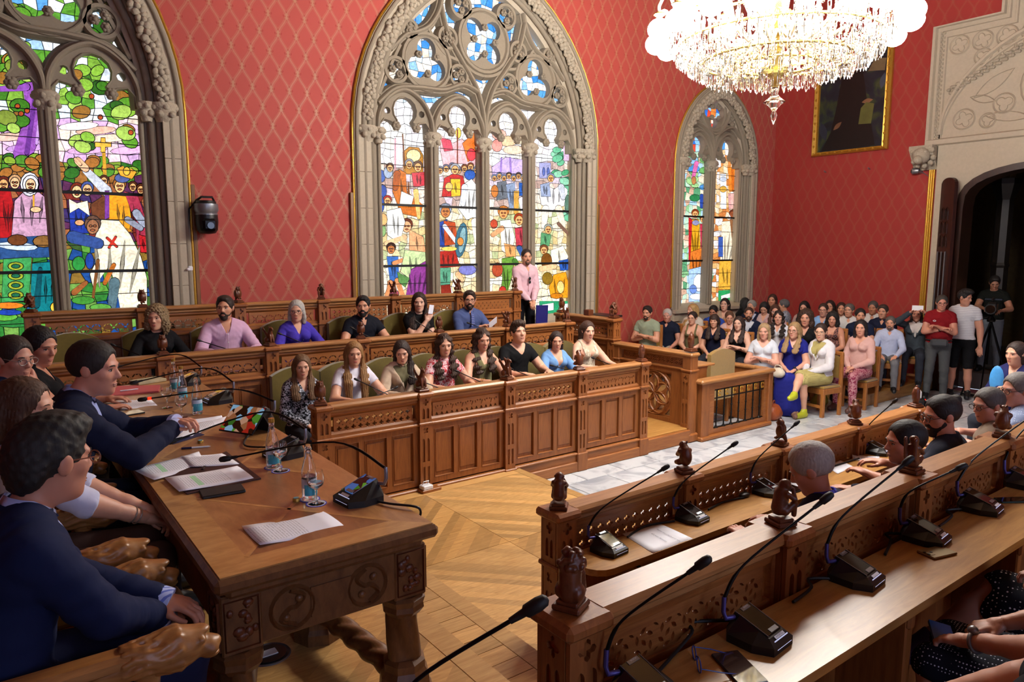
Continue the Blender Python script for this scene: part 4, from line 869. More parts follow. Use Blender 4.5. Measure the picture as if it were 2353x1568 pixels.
    ci = np.stack(np.unravel_index(used, cs), 1); tg = T[tuple(ci.T)]
    for _ in range(smooth):
        S_ = np.zeros_like(V); c_ = np.zeros(len(V))
        for i in range(4):
            a, b = F[:, i], F[:, (i + 1) % 4]
            for q in range(3): S_[:, q] += np.bincount(a, V[b, q], len(V)) + np.bincount(b, V[a, q], len(V))
            c_ += np.bincount(a, minlength=len(V)) + np.bincount(b, minlength=len(V))
        V = V * .5 + .5 * S_ / np.maximum(c_, 1)[:, None]
    return V, F, tg
def vnormals(V, F):
    n = np.cross(V[F[:, 2]] - V[F[:, 0]], V[F[:, 3]] - V[F[:, 1]]); N = np.zeros_like(V)
    for i in range(4):
        for q in range(3): N[:, q] += np.bincount(F[:, i], n[:, q], len(V))
    return N / np.maximum(np.linalg.norm(N, axis=1), 1e-9)[:, None]
def np_mesh(name, V, F, mats, mi=None, smooth=True):
    me = bpy.data.meshes.new(name); F = np.asarray(F); n = len(F); w = F.shape[1]
    me.vertices.add(len(V)); me.vertices.foreach_set('co', np.asarray(V, np.float32).ravel())
    me.loops.add(n * w); me.loops.foreach_set('vertex_index', F.astype(np.int32).ravel())
    me.polygons.add(n); me.polygons.foreach_set('loop_start', np.arange(0, n * w, w, dtype=np.int32)); me.polygons.foreach_set('loop_total', np.full(n, w, np.int32))
    if smooth: me.polygons.foreach_set('use_smooth', np.ones(n, bool))
    for q in (mats if isinstance(mats, (list, tuple)) else [mats]): me.materials.append(q)
    if mi is not None: me.polygons.foreach_set('material_index', np.asarray(mi, np.int32))
    me.update(); return me
def rotm(yaw=0, pitch=0, roll=0): return np.array(Euler((math.radians(pitch), math.radians(roll), math.radians(yaw)), 'XYZ').to_matrix())
# ================================================================== PEOPLE
def fabric(col, pat=None, col2='ffffff', scale=1.0):
    key = 'fabric_%s_%s_%s_%s' % (col, pat, col2, scale)
    if key in MATS: return MATS[key]
    if not pat: return plain(key, col, .85, bump=.25, bscale=18, var=.10, spec=.2)
    m, t = newmat(key); tc = t.add('TexCoord'); V_ = tc.outputs['Object']
    if pat in ('floral', 'blotch'):
        n = t.add('TexNoise'); n.inputs['Scale'].default_value = (34 if pat == 'floral' else 24) * scale; n.inputs['Detail'].default_value = 4; n.inputs['Distortion'].default_value = 1.4; t.link(V_, n.inputs['Vector']); r = t.add('MapRange'); r.inputs[1].default_value = .49; r.inputs[2].default_value = .54; t.link(n.outputs[0], r.inputs[0]); f = r.outputs[0]
    elif pat == 'dots':
        n = t.add('TexVoronoi'); n.inputs['Scale'].default_value = 34 * scale; n.inputs['Randomness'].default_value = .12; t.link(V_, n.inputs['Vector']); f = t.math('LESS_THAN', n.outputs['Distance'], .23)
    else:
        sx = t.add('SeparateXYZ'); t.link(V_, sx.inputs[0]); q = t.math('ADD', sx.outputs[0 if pat == 'stripe' else 2], t.math('MULTIPLY', sx.outputs[2], .9 if pat == 'diag' else 0)); f = t.math('GREATER_THAN', t.math('SINE', t.math('MULTIPLY', q, 420 * scale)), .35 if pat != 'diag' else .9)
    t.link(t.mix(f, srgb(col), srgb(col2)), t.b.inputs['Base Color']); t.b.inputs['Roughness'].default_value = .85; t.b.inputs['Specular IOR Level'].default_value = .2
    return m
def skinm(c):
    k = 'skin_' + c
    if k in MATS: return MATS[k]
    m, t = newmat(k); tc = t.add('TexCoord'); n = t.add('TexNoise'); n.inputs['Scale'].default_value = 22; n.inputs['Detail'].default_value = 3; t.link(tc.outputs['Object'], n.inputs['Vector'])
    a = srgb(c); b_ = (a[0] * .92, a[1] * .80, a[2] * .76, 1); t.link(t.mix(n.outputs[0], a, b_), t.b.inputs['Base Color']); t.b.inputs['Roughness'].default_value = .5
    t.b.inputs['Subsurface Weight'].default_value = .08; t.b.inputs['Subsurface Radius'].default_value = (.012, .005, .003); return m
def lipm(c): return plain('lips_' + c, c, .45, var=.05)
def hairm(c):
    k = 'hair_' + c
    if k in MATS: return MATS[k]
    m, t = newmat(k); tc = t.add('TexCoord'); mp = t.add('Mapping'); mp.inputs['Scale'].default_value = (60, 60, 5); t.link(tc.outputs['Object'], mp.inputs['Vector']); n = t.add('TexNoise'); n.inputs['Scale'].default_value = 2.2; n.inputs['Detail'].default_value = 4; t.link(mp.outputs[0], n.inputs['Vector'])
    a = srgb(c); t.link(t.mix(n.outputs[0], tuple(q * .45 for q in a[:3]) + (1,), tuple(min(1, q * 1.3) for q in a[:3]) + (1,)), t.b.inputs['Base Color']); t.b.inputs['Roughness'].default_value = .68
    bp = t.add('Bump'); bp.inputs['Strength'].default_value = .35; bp.inputs['Distance'].default_value = .003; t.link(n.outputs[0], bp.inputs['Height']); t.link(bp.outputs[0], t.b.inputs['Normal']); return m
# --- hands: palm, four unequal fingers with knuckle bends and a thumb from the side; wrist at origin, fingers along +Y, back of hand +Z, thumb on the side sx
HANDS = {}
def hand(curl, sx, res):
    k = (curl, sx, res)
    if k in HANDS: return HANDS[k]
    pr = [ell((0, .045, 0), (.040, .052, .016), .012), cone((0, -.03, 0), (0, .02, 0), .026, .027, .015, fl=(1, .75))]
    for i, (x, L, off) in enumerate(((-.030, .070, 0), (-.010, .082, .006), (.011, .077, .004), (.030, .060, -.006))):
        x *= -sx; p = np.array((x, .085 + off, .0)); a = curl * .5; pr.append(cone((x * .8, .05, 0), p, .011, .0105, .008))
        for seg, (f, r) in enumerate(((.45, .0095), (.32, .0088), (.24, .0078))):
            q = p + np.array((x * .12 * f, math.cos(a), -math.sin(a))) * L * f; pr.append(cone(p, q, r + .0006, r, .004)); p = q; a += curl * (.9 if seg == 0 else .7)
    c = min(1.0, curl)
    pr += [cone((sx * .026, .015, -.006), (sx * .052, .048, -.014), .014, .012, .012), cone((sx * .052, .048, -.014), (sx * (.060 - .022 * c), .078, -.02 - .012 * c), .0115, .0095, .005), cone((sx * (.060 - .022 * c), .078, -.02 - .012 * c), (sx * (.058 - .04 * c), .1, -.026 - .014 * c), .0092, .008, .004)]
    HANDS[k] = solid(pr, res, smooth=1)[:2]; return HANDS[k]
def ik(sh, wr, l1, l2, pole):
    d = wr - sh; L = np.linalg.norm(d)
    if L > (l1 + l2) * .995: wr = sh + d / L * (l1 + l2) * .995; d = wr - sh; L = np.linalg.norm(d)
    L = max(L, abs(l1 - l2) + .02); u = d / np.linalg.norm(d); x = (l1 * l1 - l2 * l2 + L * L) / (2 * L); h = math.sqrt(max(0, l1 * l1 - x * x)); p = pole - u * (pole @ u); p = p / (np.linalg.norm(p) + 1e-9)
    return sh + u * x + p * h, wr
ARMS = dict(lap=((.05, .27, .64), (-.05, .29, .645), .7), desk=((.17, .40, .80), (-.17, .40, .80), .5), clasp=((.035, .42, .80), (-.035, .42, .80), .9), cross=((-.02, .20, .79), (.02, .235, .82), 1.0, (.5, .3, -1), (-.5, .3, -1)), thigh=((.13, .34, .645), (-.13, .34, .645), .5), low=((.16, .3, .62), (-.16, .3, .62), .6),
            s_down=((.25, .05, .83), (-.25, .05, .83), .5), s_front=((.04, .22, .92), (-.03, .24, .93), .7), s_cross=((-.02, .215, 1.18), (.02, .25, 1.21), 1.0, (.5, .3, -1), (-.5, .3, -1)))
PEOPLE = []
def person(label, pos, face, s=1.0, male=True, seated=True, skin='c98f6f', hair=('short', '2a1a12'), top=('tee', '222222'), bottom=('trousers', '2a2d36'), shoes='16161a', arms='lap', headrot=(0, 0, 0), lean=4, twist=0, res=.018, hres=.0065, glasses=None, beard=None, belly=0.0, extras=(), legs=None, curl=None, eyes=True, group='seated people', handres=None, neck=None):
    """local frame: facing +Y, feet on z=0"""
    fw = rotm(twist, -lean); sw = .160 if male else .143; g = 1 if male else .93
    seatz = 0 if seated else .38
    piv = np.array((0, 0, .55 + seatz)); U = lambda p: fw @ (np.array(p, float) + np.array((0, 0, seatz)) - piv) + piv
    TOPT, BOT, SHOE, SK, LIP = 1, 2, 3, 0, 4
    P = []
    tt = TOPT
    # torso
    P += [cone(U((0, 0, .56)), U((0, -.005, .72)), .135 * g + belly * .5, .118 * g + belly, .05, tt, fl=(1.12, .86)), cone(U((0, -.005, .72)), U((0, -.005, .93)), .118 * g + belly, .138 * g, .05, tt, fl=(1.15, .80)), cone(U((-.10 * g, -.01, .965)), U((.10 * g, -.01, .965)), .088 * g, .088 * g, .05, tt), cone(U((-sw + .03, -.014, 1.008)), U((sw - .03, -.014, 1.008)), .054, .054, .04, tt)]
    if belly > .02: P.append(ell(U((0, .07, .74)), (.12, .10, .13), .05, tt))
    if not male: P += [ell(U((sx * .068, .088, .93)), (.058, .052, .056), .035, tt) for sx in (-1, 1)]
    nb, nt = U((0, -.014, 1.03)), U((0, .004, 1.13)); P += [cone(nb, nt, .054 * g * g, .048 * g * g, .02, SK), cone(U((-.07, -.02, 1.05)), U((.07, -.02, 1.05)), .036, .036, .05, tt)]
    hc = U((0, .022, 1.206)); HR = rotm(*headrot) @ rotm(twist * .0, -lean * .3)
    # head
    jw = 1.0 if male else .92
    H = [ell((0, -.015, .035), (.076, .096, .087), .02), ell((0, .018, -.03), (.0625 * jw, .073, .083), .025), ell((0, .062, -.094), (.024 * jw, .024, .020), .022), ell((.040 * jw, .052, -.016), (.024, .024, .022), .02), ell((-.040 * jw, .052, -.016), (.024, .024, .022), .02), ell((0, .070, .026), (.052, .020, .014), .014),
         cone((0, .080, .016), (0, .101, -.022), .0075, .0125, .008), ell((.011, .093, -.026), (.009, .010, .007), .006), ell((-.011, .093, -.026), (.009, .010, .007), .006),
         ell((0, .0815, -.0580), (.022, .0085, .0048), .005, SK), ell((0, .0800, -.0668), (.018, .0085, .0052), .005, SK),
         ell((.077, -.008, .0), (.010, .021, .031), .006, R=rotm(0, 0, 8)), ell((-.077, -.008, .0), (.010, .021, .031), .006, R=rotm(0, 0, -8)), ell((0, .02, -.075), (.045 * jw, .05, .035), .03)]
    for sx in (-1, 1): H.append(ell((sx * .031, .094, .006), (.017, .013, .0085), .008, SK, True))
    P += xform(H, HR, hc)
    # legs
    hip = (.092, .09)
    if legs is None:
        if seated: legs = [((sx * hip[0], .03, .555), (sx * .115, .46, .525), (sx * .12, .44, .09), (sx * .135, .60, .04)) for sx in (1, -1)]
        else: legs = [((sx * .09, 0, .90), (sx * .105, .02, .50), (sx * .12, -.02, .09), (sx * .15, .15, .035)) for sx in (1, -1)]
    bt, bcol = bottom[0], bottom[1]; lt = BOT
    for li_, (a, b, c, d) in enumerate(legs):
        th = .088 * (1 if male else .97); kn = .058
        bare = bt in ('skirt', 'shorts', 'dress')
        P.append(cone(a, b, th, kn + .004, .04, lt)); m_ = np.array(b) * .55 + np.array(c) * .45
        P += [cone(b, m_, kn, .054, .03, SK if bare else lt), cone(m_, c, .052, .034 if bare else .044, .03, SK if bare else lt)]
        hl = np.array(c) + (np.array(c) - np.array(d)) * .22; hl[2] = np.array(d)[2] + .0
        P += [cone(hl, d, .036, .034, .02, SHOE + 4 * li_, fl=(1, 1)), cone(c, (np.array(c) + np.array(d)) / 2 - np.array((0, 0, .02)), .037, .036, .02, SHOE + 4 * li_)]
    if bt in ('skirt', 'dress'):
        a0 = np.array(legs[0][0]); b0 = np.array(legs[0][1]); b1 = np.array(legs[1][1])
        P.append(cone((a0 + np.array(legs[1][0])) / 2, (b0 + b1) / 2 - np.array((0, .05, 0)), .12, .075, .05, lt, fl=(1.35, 1)))
    if bt == 'longdress':
        b0 = np.array(legs[0][1]); b1 = np.array(legs[1][1]); c0 = (np.array(legs[0][2]) + np.array(legs[1][2])) / 2
        P += [cone((b0 + b1) / 2, c0 + np.array((0, -.02, .06)), .11, .15, .06, lt, fl=(1.25, .9))]
    # arms
    if isinstance(arms, str): A_ = ARMS[arms]
    else: A_ = arms
    cu = curl if curl is not None else A_[2]
    sleeve = {'tee': .62, 'long': 2.0, 'tank': -1, 'jacket': 2.0, 'dress': .5, 'half': .95, 'strap': -1, 'three': 1.55, 'cap': .3}[top[0]]
    armseg = []; hv = []; hfc = []; wrists = []
    for side, sx in ((0, 1), (1, -1)):
        sh = U((sx * sw, -.014, .998)); wr = np.array(A_[side], float)
        el, wr = ik(sh, wr, .285, .255, np.array(A_[3 + side]) if len(A_) > 3 and A_[3 + side] is not None else np.array((sx * .75, -.35, -.8)))
        at = .052 if male else .043
        fat = .045 * (1 if sleeve < 0 else 1.08)
        segs = [(sh, el, at + .004, fat, 0), (el, el * .6 + wr * .4, fat, .041 if male else .036, 1), (el * .6 + wr * .4, wr, .040 if male else .035, .027 if sleeve < 1.9 else .034, 1.4)]
        for a, b, r0, r1, tpar in segs:
            L_ = {0: 1, 1: .4, 1.4: .6}[tpar]
            n = 4 if tpar == 0 else 2
            for q in range(n):
                t0, t1 = q / n, (q + 1) / n; par = (t0 + t1) / 2 if tpar == 0 else (1 + (t0 + t1) / 2 * .4 if tpar == 1 else 1.4 + (t0 + t1) / 2 * .6)
                P.append(cone(a + (b - a) * t0, a + (b - a) * t1, r0 + (r1 - r0) * t0, r0 + (r1 - r0) * t1, .018, TOPT if par < sleeve else SK))
        u = wr - el; u /= np.linalg.norm(u); upv = np.array((0, 0, 1.0)) if abs(u[2]) < .8 else np.array((0, 1.0, 0))
        if len(A_) > 5 and A_[5 + side] is not None: upv = np.array(A_[5 + side], float)
        zz = upv - u * (upv @ u); zz /= np.linalg.norm(zz); xx = np.cross(u, zz)
        Rm = np.stack([xx, u, zz], 1); hV, hF = hand(cu if np.isscalar(cu) else cu[side], -sx, handres or (.0075 if res > .014 else .0048))
        hv.append(hV * (1.0 if male else .92) @ Rm.T + wr + u * .012); hfc.append(hF); wrists.append((wr, u, zz, el))
    fine = [(hc - .145, hc + .145, hres)]
    V, F, tg = solid(P, res, fine)
    # cut-outs of the garments at the neck
    zv = {'crew': 9, 'v': .955, 'deep': .87, 'collar': .985, 'scoop': .97, 'jacket': .80, 'wide': .98}[top[3] if len(top) > 3 else 'crew']
    Q = (V - piv) @ fw + piv - np.array((0, 0, seatz))
    vis2 = None
    front = (tg == TOPT) & (Q[:, 1] > .0) & (np.abs(Q[:, 0]) < sw)
    kx = .9 if (len(top) > 3 and top[3] in ('scoop', 'wide')) else .42
    cut = front & (Q[:, 1] > (.03 if top[0] == 'jacket' else 0)) & (Q[:, 1] < .17) & (Q[:, 2] > zv) & (np.abs(Q[:, 0]) < (Q[:, 2] - zv) * kx + .008)
    if top[0] in ('tank', 'strap'):
        sy = .945 if top[0] == 'tank' else .92
        band = (np.abs(np.abs(Q[:, 0]) - .085) < (.028 if top[0] == 'tank' else .012))
        cut |= (tg == TOPT) & (Q[:, 2] > sy + .05 * (Q[:, 1] < 0)) & ~band & (Q[:, 2] < 1.2)
        cut |= (tg == TOPT) & (np.abs(Q[:, 0]) > sw - .035) & (Q[:, 2] > .9)
    if zv < 9 and not (top[0] == 'jacket'): tg = np.where(cut, SK, tg)
    elif top[0] in ('tank', 'strap'): tg = np.where(cut, SK, tg)
    if bt not in ('dress', 'longdress'): tg = np.where((tg == TOPT) & (Q[:, 2] < (.60 if seated else .56)) & (np.abs(Q[:, 0]) < .2), BOT, tg); tg = np.where((tg == BOT) & (Q[:, 2] > (.60 if seated else .56)) & (Q[:, 1] < .12), TOPT, tg)
    inner = cut if top[0] == 'jacket' else None
    if bt == 'dress': tg = np.where(tg == BOT, TOPT, tg)
    if bt in ('longdress',): tg = np.where(tg == BOT, TOPT, tg)
    # hem of short skirts and shorts above the knee
    Nn = vnormals(V, F)
    mats = [skinm(skin)]
    ftag = tg[F[:, 0]]
    root = thing('person', label, 'person', pos, math.radians(face) - PI / 2, group); root.scale = (s, s, s)
    # body with hands as one mesh
    nV = len(V); allV = [V] + hv; allF = [F]; o = nV
    for a, b in zip(hv, hfc): allF.append(b + o); o += len(a)
    FF = np.concatenate(allF); mi = None
    ob('body', np_mesh('body', np.concatenate(allV), FF, mats, mi), root)
    def shell(name, sel, mat, off):
        fs = F[sel]
        if len(fs) < 8: return None
        used = np.unique(fs); mp = np.full(nV, -1); mp[used] = np.arange(len(used)); f2 = mp[fs]; v2 = V[used] + Nn[used] * off
        # wrinkles: slight ripple along the normal
        v2 += Nn[used] * (.0022 * np.sin(V[used][:, 2:3] * 95 + 4 * np.sin(V[used][:, 0:1] * 24)) * np.sin(V[used][:, 0:1] * 40 + V[used][:, 1:2] * 33))
        e = np.concatenate([np.stack([f2[:, i], f2[:, (i + 1) % 4]], 1) for i in range(4)]); key = e[:, 0] * (len(used) + 1) + e[:, 1]; rev = e[:, 1] * (len(used) + 1) + e[:, 0]
        bd = e[~np.isin(key, rev)]
        for _ in range(5):
            a_ = np.zeros_like(v2); c_ = np.zeros(len(v2))
            for q in range(3): a_[:, q] = np.bincount(bd[:, 0], v2[bd[:, 1], q], len(v2)) + np.bincount(bd[:, 1], v2[bd[:, 0], q], len(v2))
            c_ = np.bincount(bd[:, 0], minlength=len(v2)) + np.bincount(bd[:, 1], minlength=len(v2)); mk = c_ > 0; v2[mk] = v2[mk] * .4 + .6 * a_[mk] / c_[mk, None]
        inn = v2 - Nn[used] * (off + .004); bu = np.unique(bd); m2 = np.full(len(used), -1); m2[bu] = len(used) + np.arange(len(bu))
        vv = np.concatenate([v2, inn[bu]]); rim = np.stack([bd[:, 1], bd[:, 0], m2[bd[:, 0]], m2[bd[:, 1]]], 1)
        return ob(name, np_mesh(name, vv, np.concatenate([f2, rim]), mat), root)
    any_ = lambda T_: (tg[F] == T_).sum(1) >= 2
    tname = {'tee': 't_shirt', 'long': 'shirt', 'tank': 'tank_top', 'jacket': 'jacket', 'dress': 'dress', 'half': 'shirt', 'strap': 'strap_top', 'three': 'blouse', 'cap': 'blouse'}[top[0]]
    tm = fabric(*((top[1],) + tuple(top[4:]))) if len(top) > 4 else fabric(top[1])
    if inner is not None:
        incut = inner[F].all(1) & (ftag == TOPT); shell('shirt', (ftag == TOPT) & (cut[F].any(1)), fabric(top[2]), .005); shell('jacket', any_(TOPT) & ~incut, tm, .012)
    else: shell(tname if bt not in ('dress', 'longdress') else 'dress', any_(TOPT), tm, .007)
    if bt not in ('dress', 'longdress'):
        bm_ = fabric(*((bcol,) + tuple(bottom[2:]))) if len(bottom) > 2 else fabric(bcol); shell({'trousers': 'trousers', 'skirt': 'skirt', 'shorts': 'shorts'}[bt], any_(BOT), bm_, .008)
    for q_ in ((SHOE, SHOE + 4) if isinstance(shoes, str) else ()): shell('shoe', any_(q_), plain('shoe_' + shoes, shoes, .45, var=.05), .006)
    # collar and lapels
    if (len(top) > 3 and top[3] in ('collar', 'jacket')):
        mm = MB(); ccol = top[2] if top[0] == 'jacket' else top[1]
        for sx in (-1, 1):
            ring = []
            for i in range(7):
                a = PI * (.5 + .98 * i / 6) if sx < 0 else PI * (.5 - .98 * i / 6)
                a = -PI / 2 + sx * (PI * .93) * i / 6
                x, y = .066 * math.cos(a), .062 * math.sin(a); front_ = max(0, math.sin(a)); ring.append((U((x * 1.02, y * 1.02 - .008, 1.112 - .035 * front_)), U((x * 1.32, y * 1.34 - .008, 1.062 - .055 * front_))))
            v = [tuple(q) for pr in ring for q in pr]; mm.add(v, [(2 * i, 2 * i + 1, 2 * i + 3, 2 * i + 2) for i in range(6)])
        me = mm.mesh('collar', fabric(ccol), 60); co = ob('collar', me, root); sm = co.modifiers.new('t', 'SOLIDIFY'); sm.thickness = .005
    if top[0] == 'jacket':
        mm = MB()
        for sx in (-1, 1):
            P_ = [(.070, -.02, 1.055), (.082, .055, 1.02), (.098, .088, .97), (.078, .112, .93), (.028, .128, .84), (.008, .132, .80), (.020, .122, .89), (.045, .10, .96), (.052, .055, 1.03)]
            mm.add([tuple(U((sx * a, b + .006, c))) for a, b, c in P_], [(0, 1, 8), (1, 2, 7, 8), (2, 3, 6, 7), (3, 4, 5, 6)])
        v = []
        for i in range(13):
            a = -PI / 2 + PI * .72 * (i - 6) / 6; x, y = .078 * math.cos(a), .074 * math.sin(a); v += [tuple(U((x, y - .012, 1.092))), tuple(U((x * 1.22, y * 1.25 - .012, 1.035)))]
        jc = ob('jacket_collar', MB().add(v, [(2 * i, 2 * i + 1, 2 * i + 3, 2 * i + 2) for i in range(12)]).mesh('jacket_collar', tm, 60), root); jc.modifiers.new('t', 'SOLIDIFY').thickness = .008
        lo_ = ob('lapels', mm.mesh('lapels', tm, 60), root); sm = lo_.modifiers.new('t', 'SOLIDIFY'); sm.thickness = .006
    HRm = Matrix(HR.tolist()); hcv = Vector(hc.tolist()); HT = lambda p: tuple(HRm @ Vector(p) + hcv)
    # eyes, brows
    if eyes:
        for sx in (-1, 1):
            mm = MB(); mm.ell(HT((sx * .031, .0715, .0062)), (.0118, .0118, .0085), 7, 0, HRm); gx = .0015
            mm.ell(HT((sx * .031 + gx, .0805, .0062)), (.0056, .004, .0058), 6, 1, HRm); mm.ell(HT((sx * .031 + gx, .0835, .0062)), (.0026, .002, .0026), 5, 2, HRm)
            mm.build('eye', [plain('eye_white', 'd8d0c8', .25, var=0), plain('iris', '3a2416', .2, var=0), BLACK], root, 80)
    mm = MB()
    for z_, r_ in ((-.0588, .0036), (-.0662, .0040)): mm.ell(HT((0, .0868, z_)), (.0205 if z_ > -.06 else .0175, .0072, r_ + .0012), 7, 0, HRm)
    mm.build('lips', lipm('b5675a' if not male else 'ad7260'), root, 80)
    bc = hair[2] if len(hair) > 2 else hair[1]
    for sx in (-1, 1):
        mm = MB(); mm.tube([HT((sx * .014, .0885, .0245)), HT((sx * .028, .0895, .0285)), HT((sx * .040, .083, .027)), HT((sx * .050, .070, .022))], [.0030, .0036, .0030, .0016] if male else [.0024, .0027, .0022, .0012], 5); mm.build('eyebrow', hairm(bc), root, 60)
        mm = MB(); mm.tube([HT((sx * .0195, .0785, .0075)), HT((sx * .026, .0835, .0128)), HT((sx * .036, .0825, .0126)), HT((sx * .044, .0745, .0075))], .0017 if male else .0023, 4); mm.build('eyelashes', hairm(bc), root, 60)
    # hair
    hs = hair[0]
    if hs != 'none':
        hp = []; amp, fq, curly = .0014, 46, 0; t_ = {'short': .011, 'buzz': .006, 'bald': .005, 'crop': .010}.get(hs, .009)
        zback = -.098; zside = -.036; ln = 0
        hp.append(ell((0, -.017, .037), (.076 + t_, .096 + t_, .087 + t_), .01))
        if hs == 'crop': hp += [ell((0, .03, .100), (.056, .052, .024), .03)]; amp, curly = .003, 1
        if hs == 'curlytop': hp += [ell((0, .02, .105), (.078, .085, .045), .03)]; amp, curly = .009, 1
        if hs == 'mop': hp += [ell((0, .02, .10), (.07, .08, .04), .03), ell((0, -.07, -.02), (.07, .045, .07), .03)]; amp, curly, zback, zside = .005, 1, -.10, -.02
        if hs == 'quiff': hp += [ell((0, .05, .105), (.055, .045, .026), .03)]
        if hs in ('long', 'wavy', 'xlong', 'longback', 'bob', 'curlybob', 'fringe'):
            Lh = {'long': .30, 'wavy': .33, 'xlong': .42, 'longback': .3, 'bob': .13, 'curlybob': .15, 'fringe': .3}[hs]; zback = -9; zside = -9
            wv = .012 if hs in ('wavy', 'curlybob') else .004
            hp += [ell((0, -.055, -.03), (.088, .062, .12), .03)]
            if hs != 'bob' and hs != 'curlybob': hp += [cone((0, -.075, -.02), (0, -.095, -.06 - Lh * .62), .062, .05, .04, fl=(1.35, .6))]
            for sx in (-1, 1):
                pts = [(sx * .062, .0, .05), (sx * .075, .0, -.02), (sx * .078, -.008, -.085), (sx * .090, .02, -.14), (sx * .098, .084, -.21), (sx * .096, .132, -.27), (sx * .090, .150, -.27 - max(0, Lh - .27))]
                if hs in ('long', 'xlong', 'wavy', 'fringe'):
                    Pi = [(a * .70, b + .010, c) for a, b, c in pts[3:]]; hp += [cone(Pi[i], Pi[i + 1], .019, .017, .02, fl=(1.3, .6)) for i in range(len(Pi) - 1)]
                if hs in ('bob', 'curlybob'): pts = [(sx * .062, .0, .05), (sx * .076, -.002, -.02), (sx * .079, -.004, -.07), (sx * .074, .002, -Lh)]
                if hs == 'longback': pts = [(sx * .062, -.004, .05), (sx * .074, -.03, -.02), (sx * .072, -.055, -.1), (sx * .065, -.085, -.2)]
                n = len(pts)
                for i in range(n - 1): hp.append(cone(pts[i], pts[i + 1], .021 - .0008 * i, .021 - .0008 * (i + 1), .02, fl=((.85, 1.15) if i < 2 else (1.35, .62)) if hs not in ('curlybob', 'wavy') else ((1.1, 1.2) if i < 2 else (1.5, .8))))
            amp = .0026; fq = 46
            if hs == 'curlybob': amp, curly = .014, 1; hp += [ell((0, -.03, .03), (.105, .115, .115), .03), ell((.075, -.01, -.07), (.045, .05, .07), .03), ell((-.075, -.01, -.07), (.045, .05, .07), .03)]
            if hs == 'wavy': amp = .004
        if hs in ('pony', 'bun', 'topknot', 'updo'):
            zback = -.10; zside = -.04
            if hs == 'pony': hp += [cone((0, -.105, .03), (0, -.14, -.04), .022, .03, .02), cone((0, -.14, -.04), (0, -.12, -.2), .03, .012, .02)]
            if hs == 'updo': hp += [ell((0, -.11, .0), (.042, .034, .04), .02)]
            if hs == 'topknot': hp += [ell((0, -.10, .085), (.03, .03, .03), .012), cone((0, -.07, .06), (0, -.09, .08), .02, .02, .02)]
            if hs == 'bun': hp += [ell((0, -.11, .05), (.035, .032, .035), .015)]
        # face opening
        if hs not in ('fringe',): hp.append(ell((0, .118, -.027), (.070, .10, .114), .022, sub=True))
        else: hp.append(ell((0, .118, -.075), (.066, .098, .10), .012, sub=True))
        if hs == 'bald': hp.append(ell((0, .02, .14), (.075, .12, .11), .02, sub=True))
        hp.append(ell((0, .0, -.06), (.060, .078, .09), .008, sub=True)) if zback > -1 else None
        if hs in ('long', 'wavy', 'xlong', 'fringe', 'bob', 'curlybob', 'longback'): hp.append(ell((0, .02, -.14), (.055, .075, .12), .015, sub=True))
        def warp(D, X, Y, Z):
            th = np.arctan2(X, Y + .02)
            if curly: D = D + amp * np.sin(X * 170 + 2 * np.sin(Z * 60)) * np.sin(Y * 160 + 2) * np.sin(Z * 150 + 1)
            else: D = D + np.where(Z > -.06, amp * np.sin(th * fq + 5 * np.sin(Z * (26 if hs == 'wavy' else 9))), amp * np.sin(X * 330 + 3 * np.sin(Z * (30 if hs == 'wavy' else 8)))) + .0012 * np.sin(X * 210 + 3 * np.sin(Y * 50)) * np.sin(Y * 190) * np.sin(Z * 170)
            if hs == 'wavy': D = D + .006 * np.sin(Z * 85 + X * 22)
            if zback > -1:
                zc_ = Z - (zback + (Y + .1) * (zside - zback) / .13); D = np.maximum(D + .011 * np.exp(-np.maximum(zc_, 0) / .02), -zc_ * .8)
            return D.astype(np.float32)
        hV, hF, _ = solid(hp, max(.006, min(hres, .0075)), (), warp, 1)
        ob('hair', np_mesh('hair', hV @ HR.T + hc, hF, hairm(hair[1])), root)
    if beard:
        bp = [ell((0, .018, -.032), (.064, .079, .089), .01), ell((0, .064, -.097), (.03, .028, .026), .02), ell((0, .086, -.047), (.026, .010, .006), .006), ell((0, .05, .05), (.10, .12, .085), .01, sub=True), ell((.045, .075, -.02), (.028, .05, .036), .01, sub=True), ell((-.045, .075, -.02), (.028, .05, .036), .01, sub=True), ell((0, .10, -.0625), (.024, .03, .011), .003, sub=True), ell((0, -.06, -.05), (.12, .075, .2), .01, sub=True)]
        if beard[1] > .02: bp.append(ell((0, .06, -.12), (.032, .03, .04), .02))
        bV, bF, _ = solid(bp, .006, (), lambda D, X, Y, Z: (D + .0015 * np.sin(X * 300) * np.sin(Z * 280) - (beard[1] - .01) * .2).astype(np.float32), 1); ob('beard', np_mesh('beard', bV @ HR.T + hc, bF, hairm(beard[0])), root)
    if glasses:
        mm = MB(); gr = .021
        for sx in (-1, 1):
            mm.tube([HT((sx * .033 + gr * 1.15 * math.cos(a), .101, .004 + gr * .85 * math.sin(a))) for a in [2 * PI * i / 14 for i in range(14)]], .0022, 5, closed=True)
            mm.tube([HT((sx * .057, .099, .008)), HT((sx * .074, .06, .012)), HT((sx * .080, -.005, .012))], .0018, 5)
        mm.tube([HT((-.011, .103, .006)), HT((0, .106, .009)), HT((.011, .103, .006))], .002, 5); mm.build('glasses', plain('frame_' + glasses, glasses, .3, var=0), root, 60)
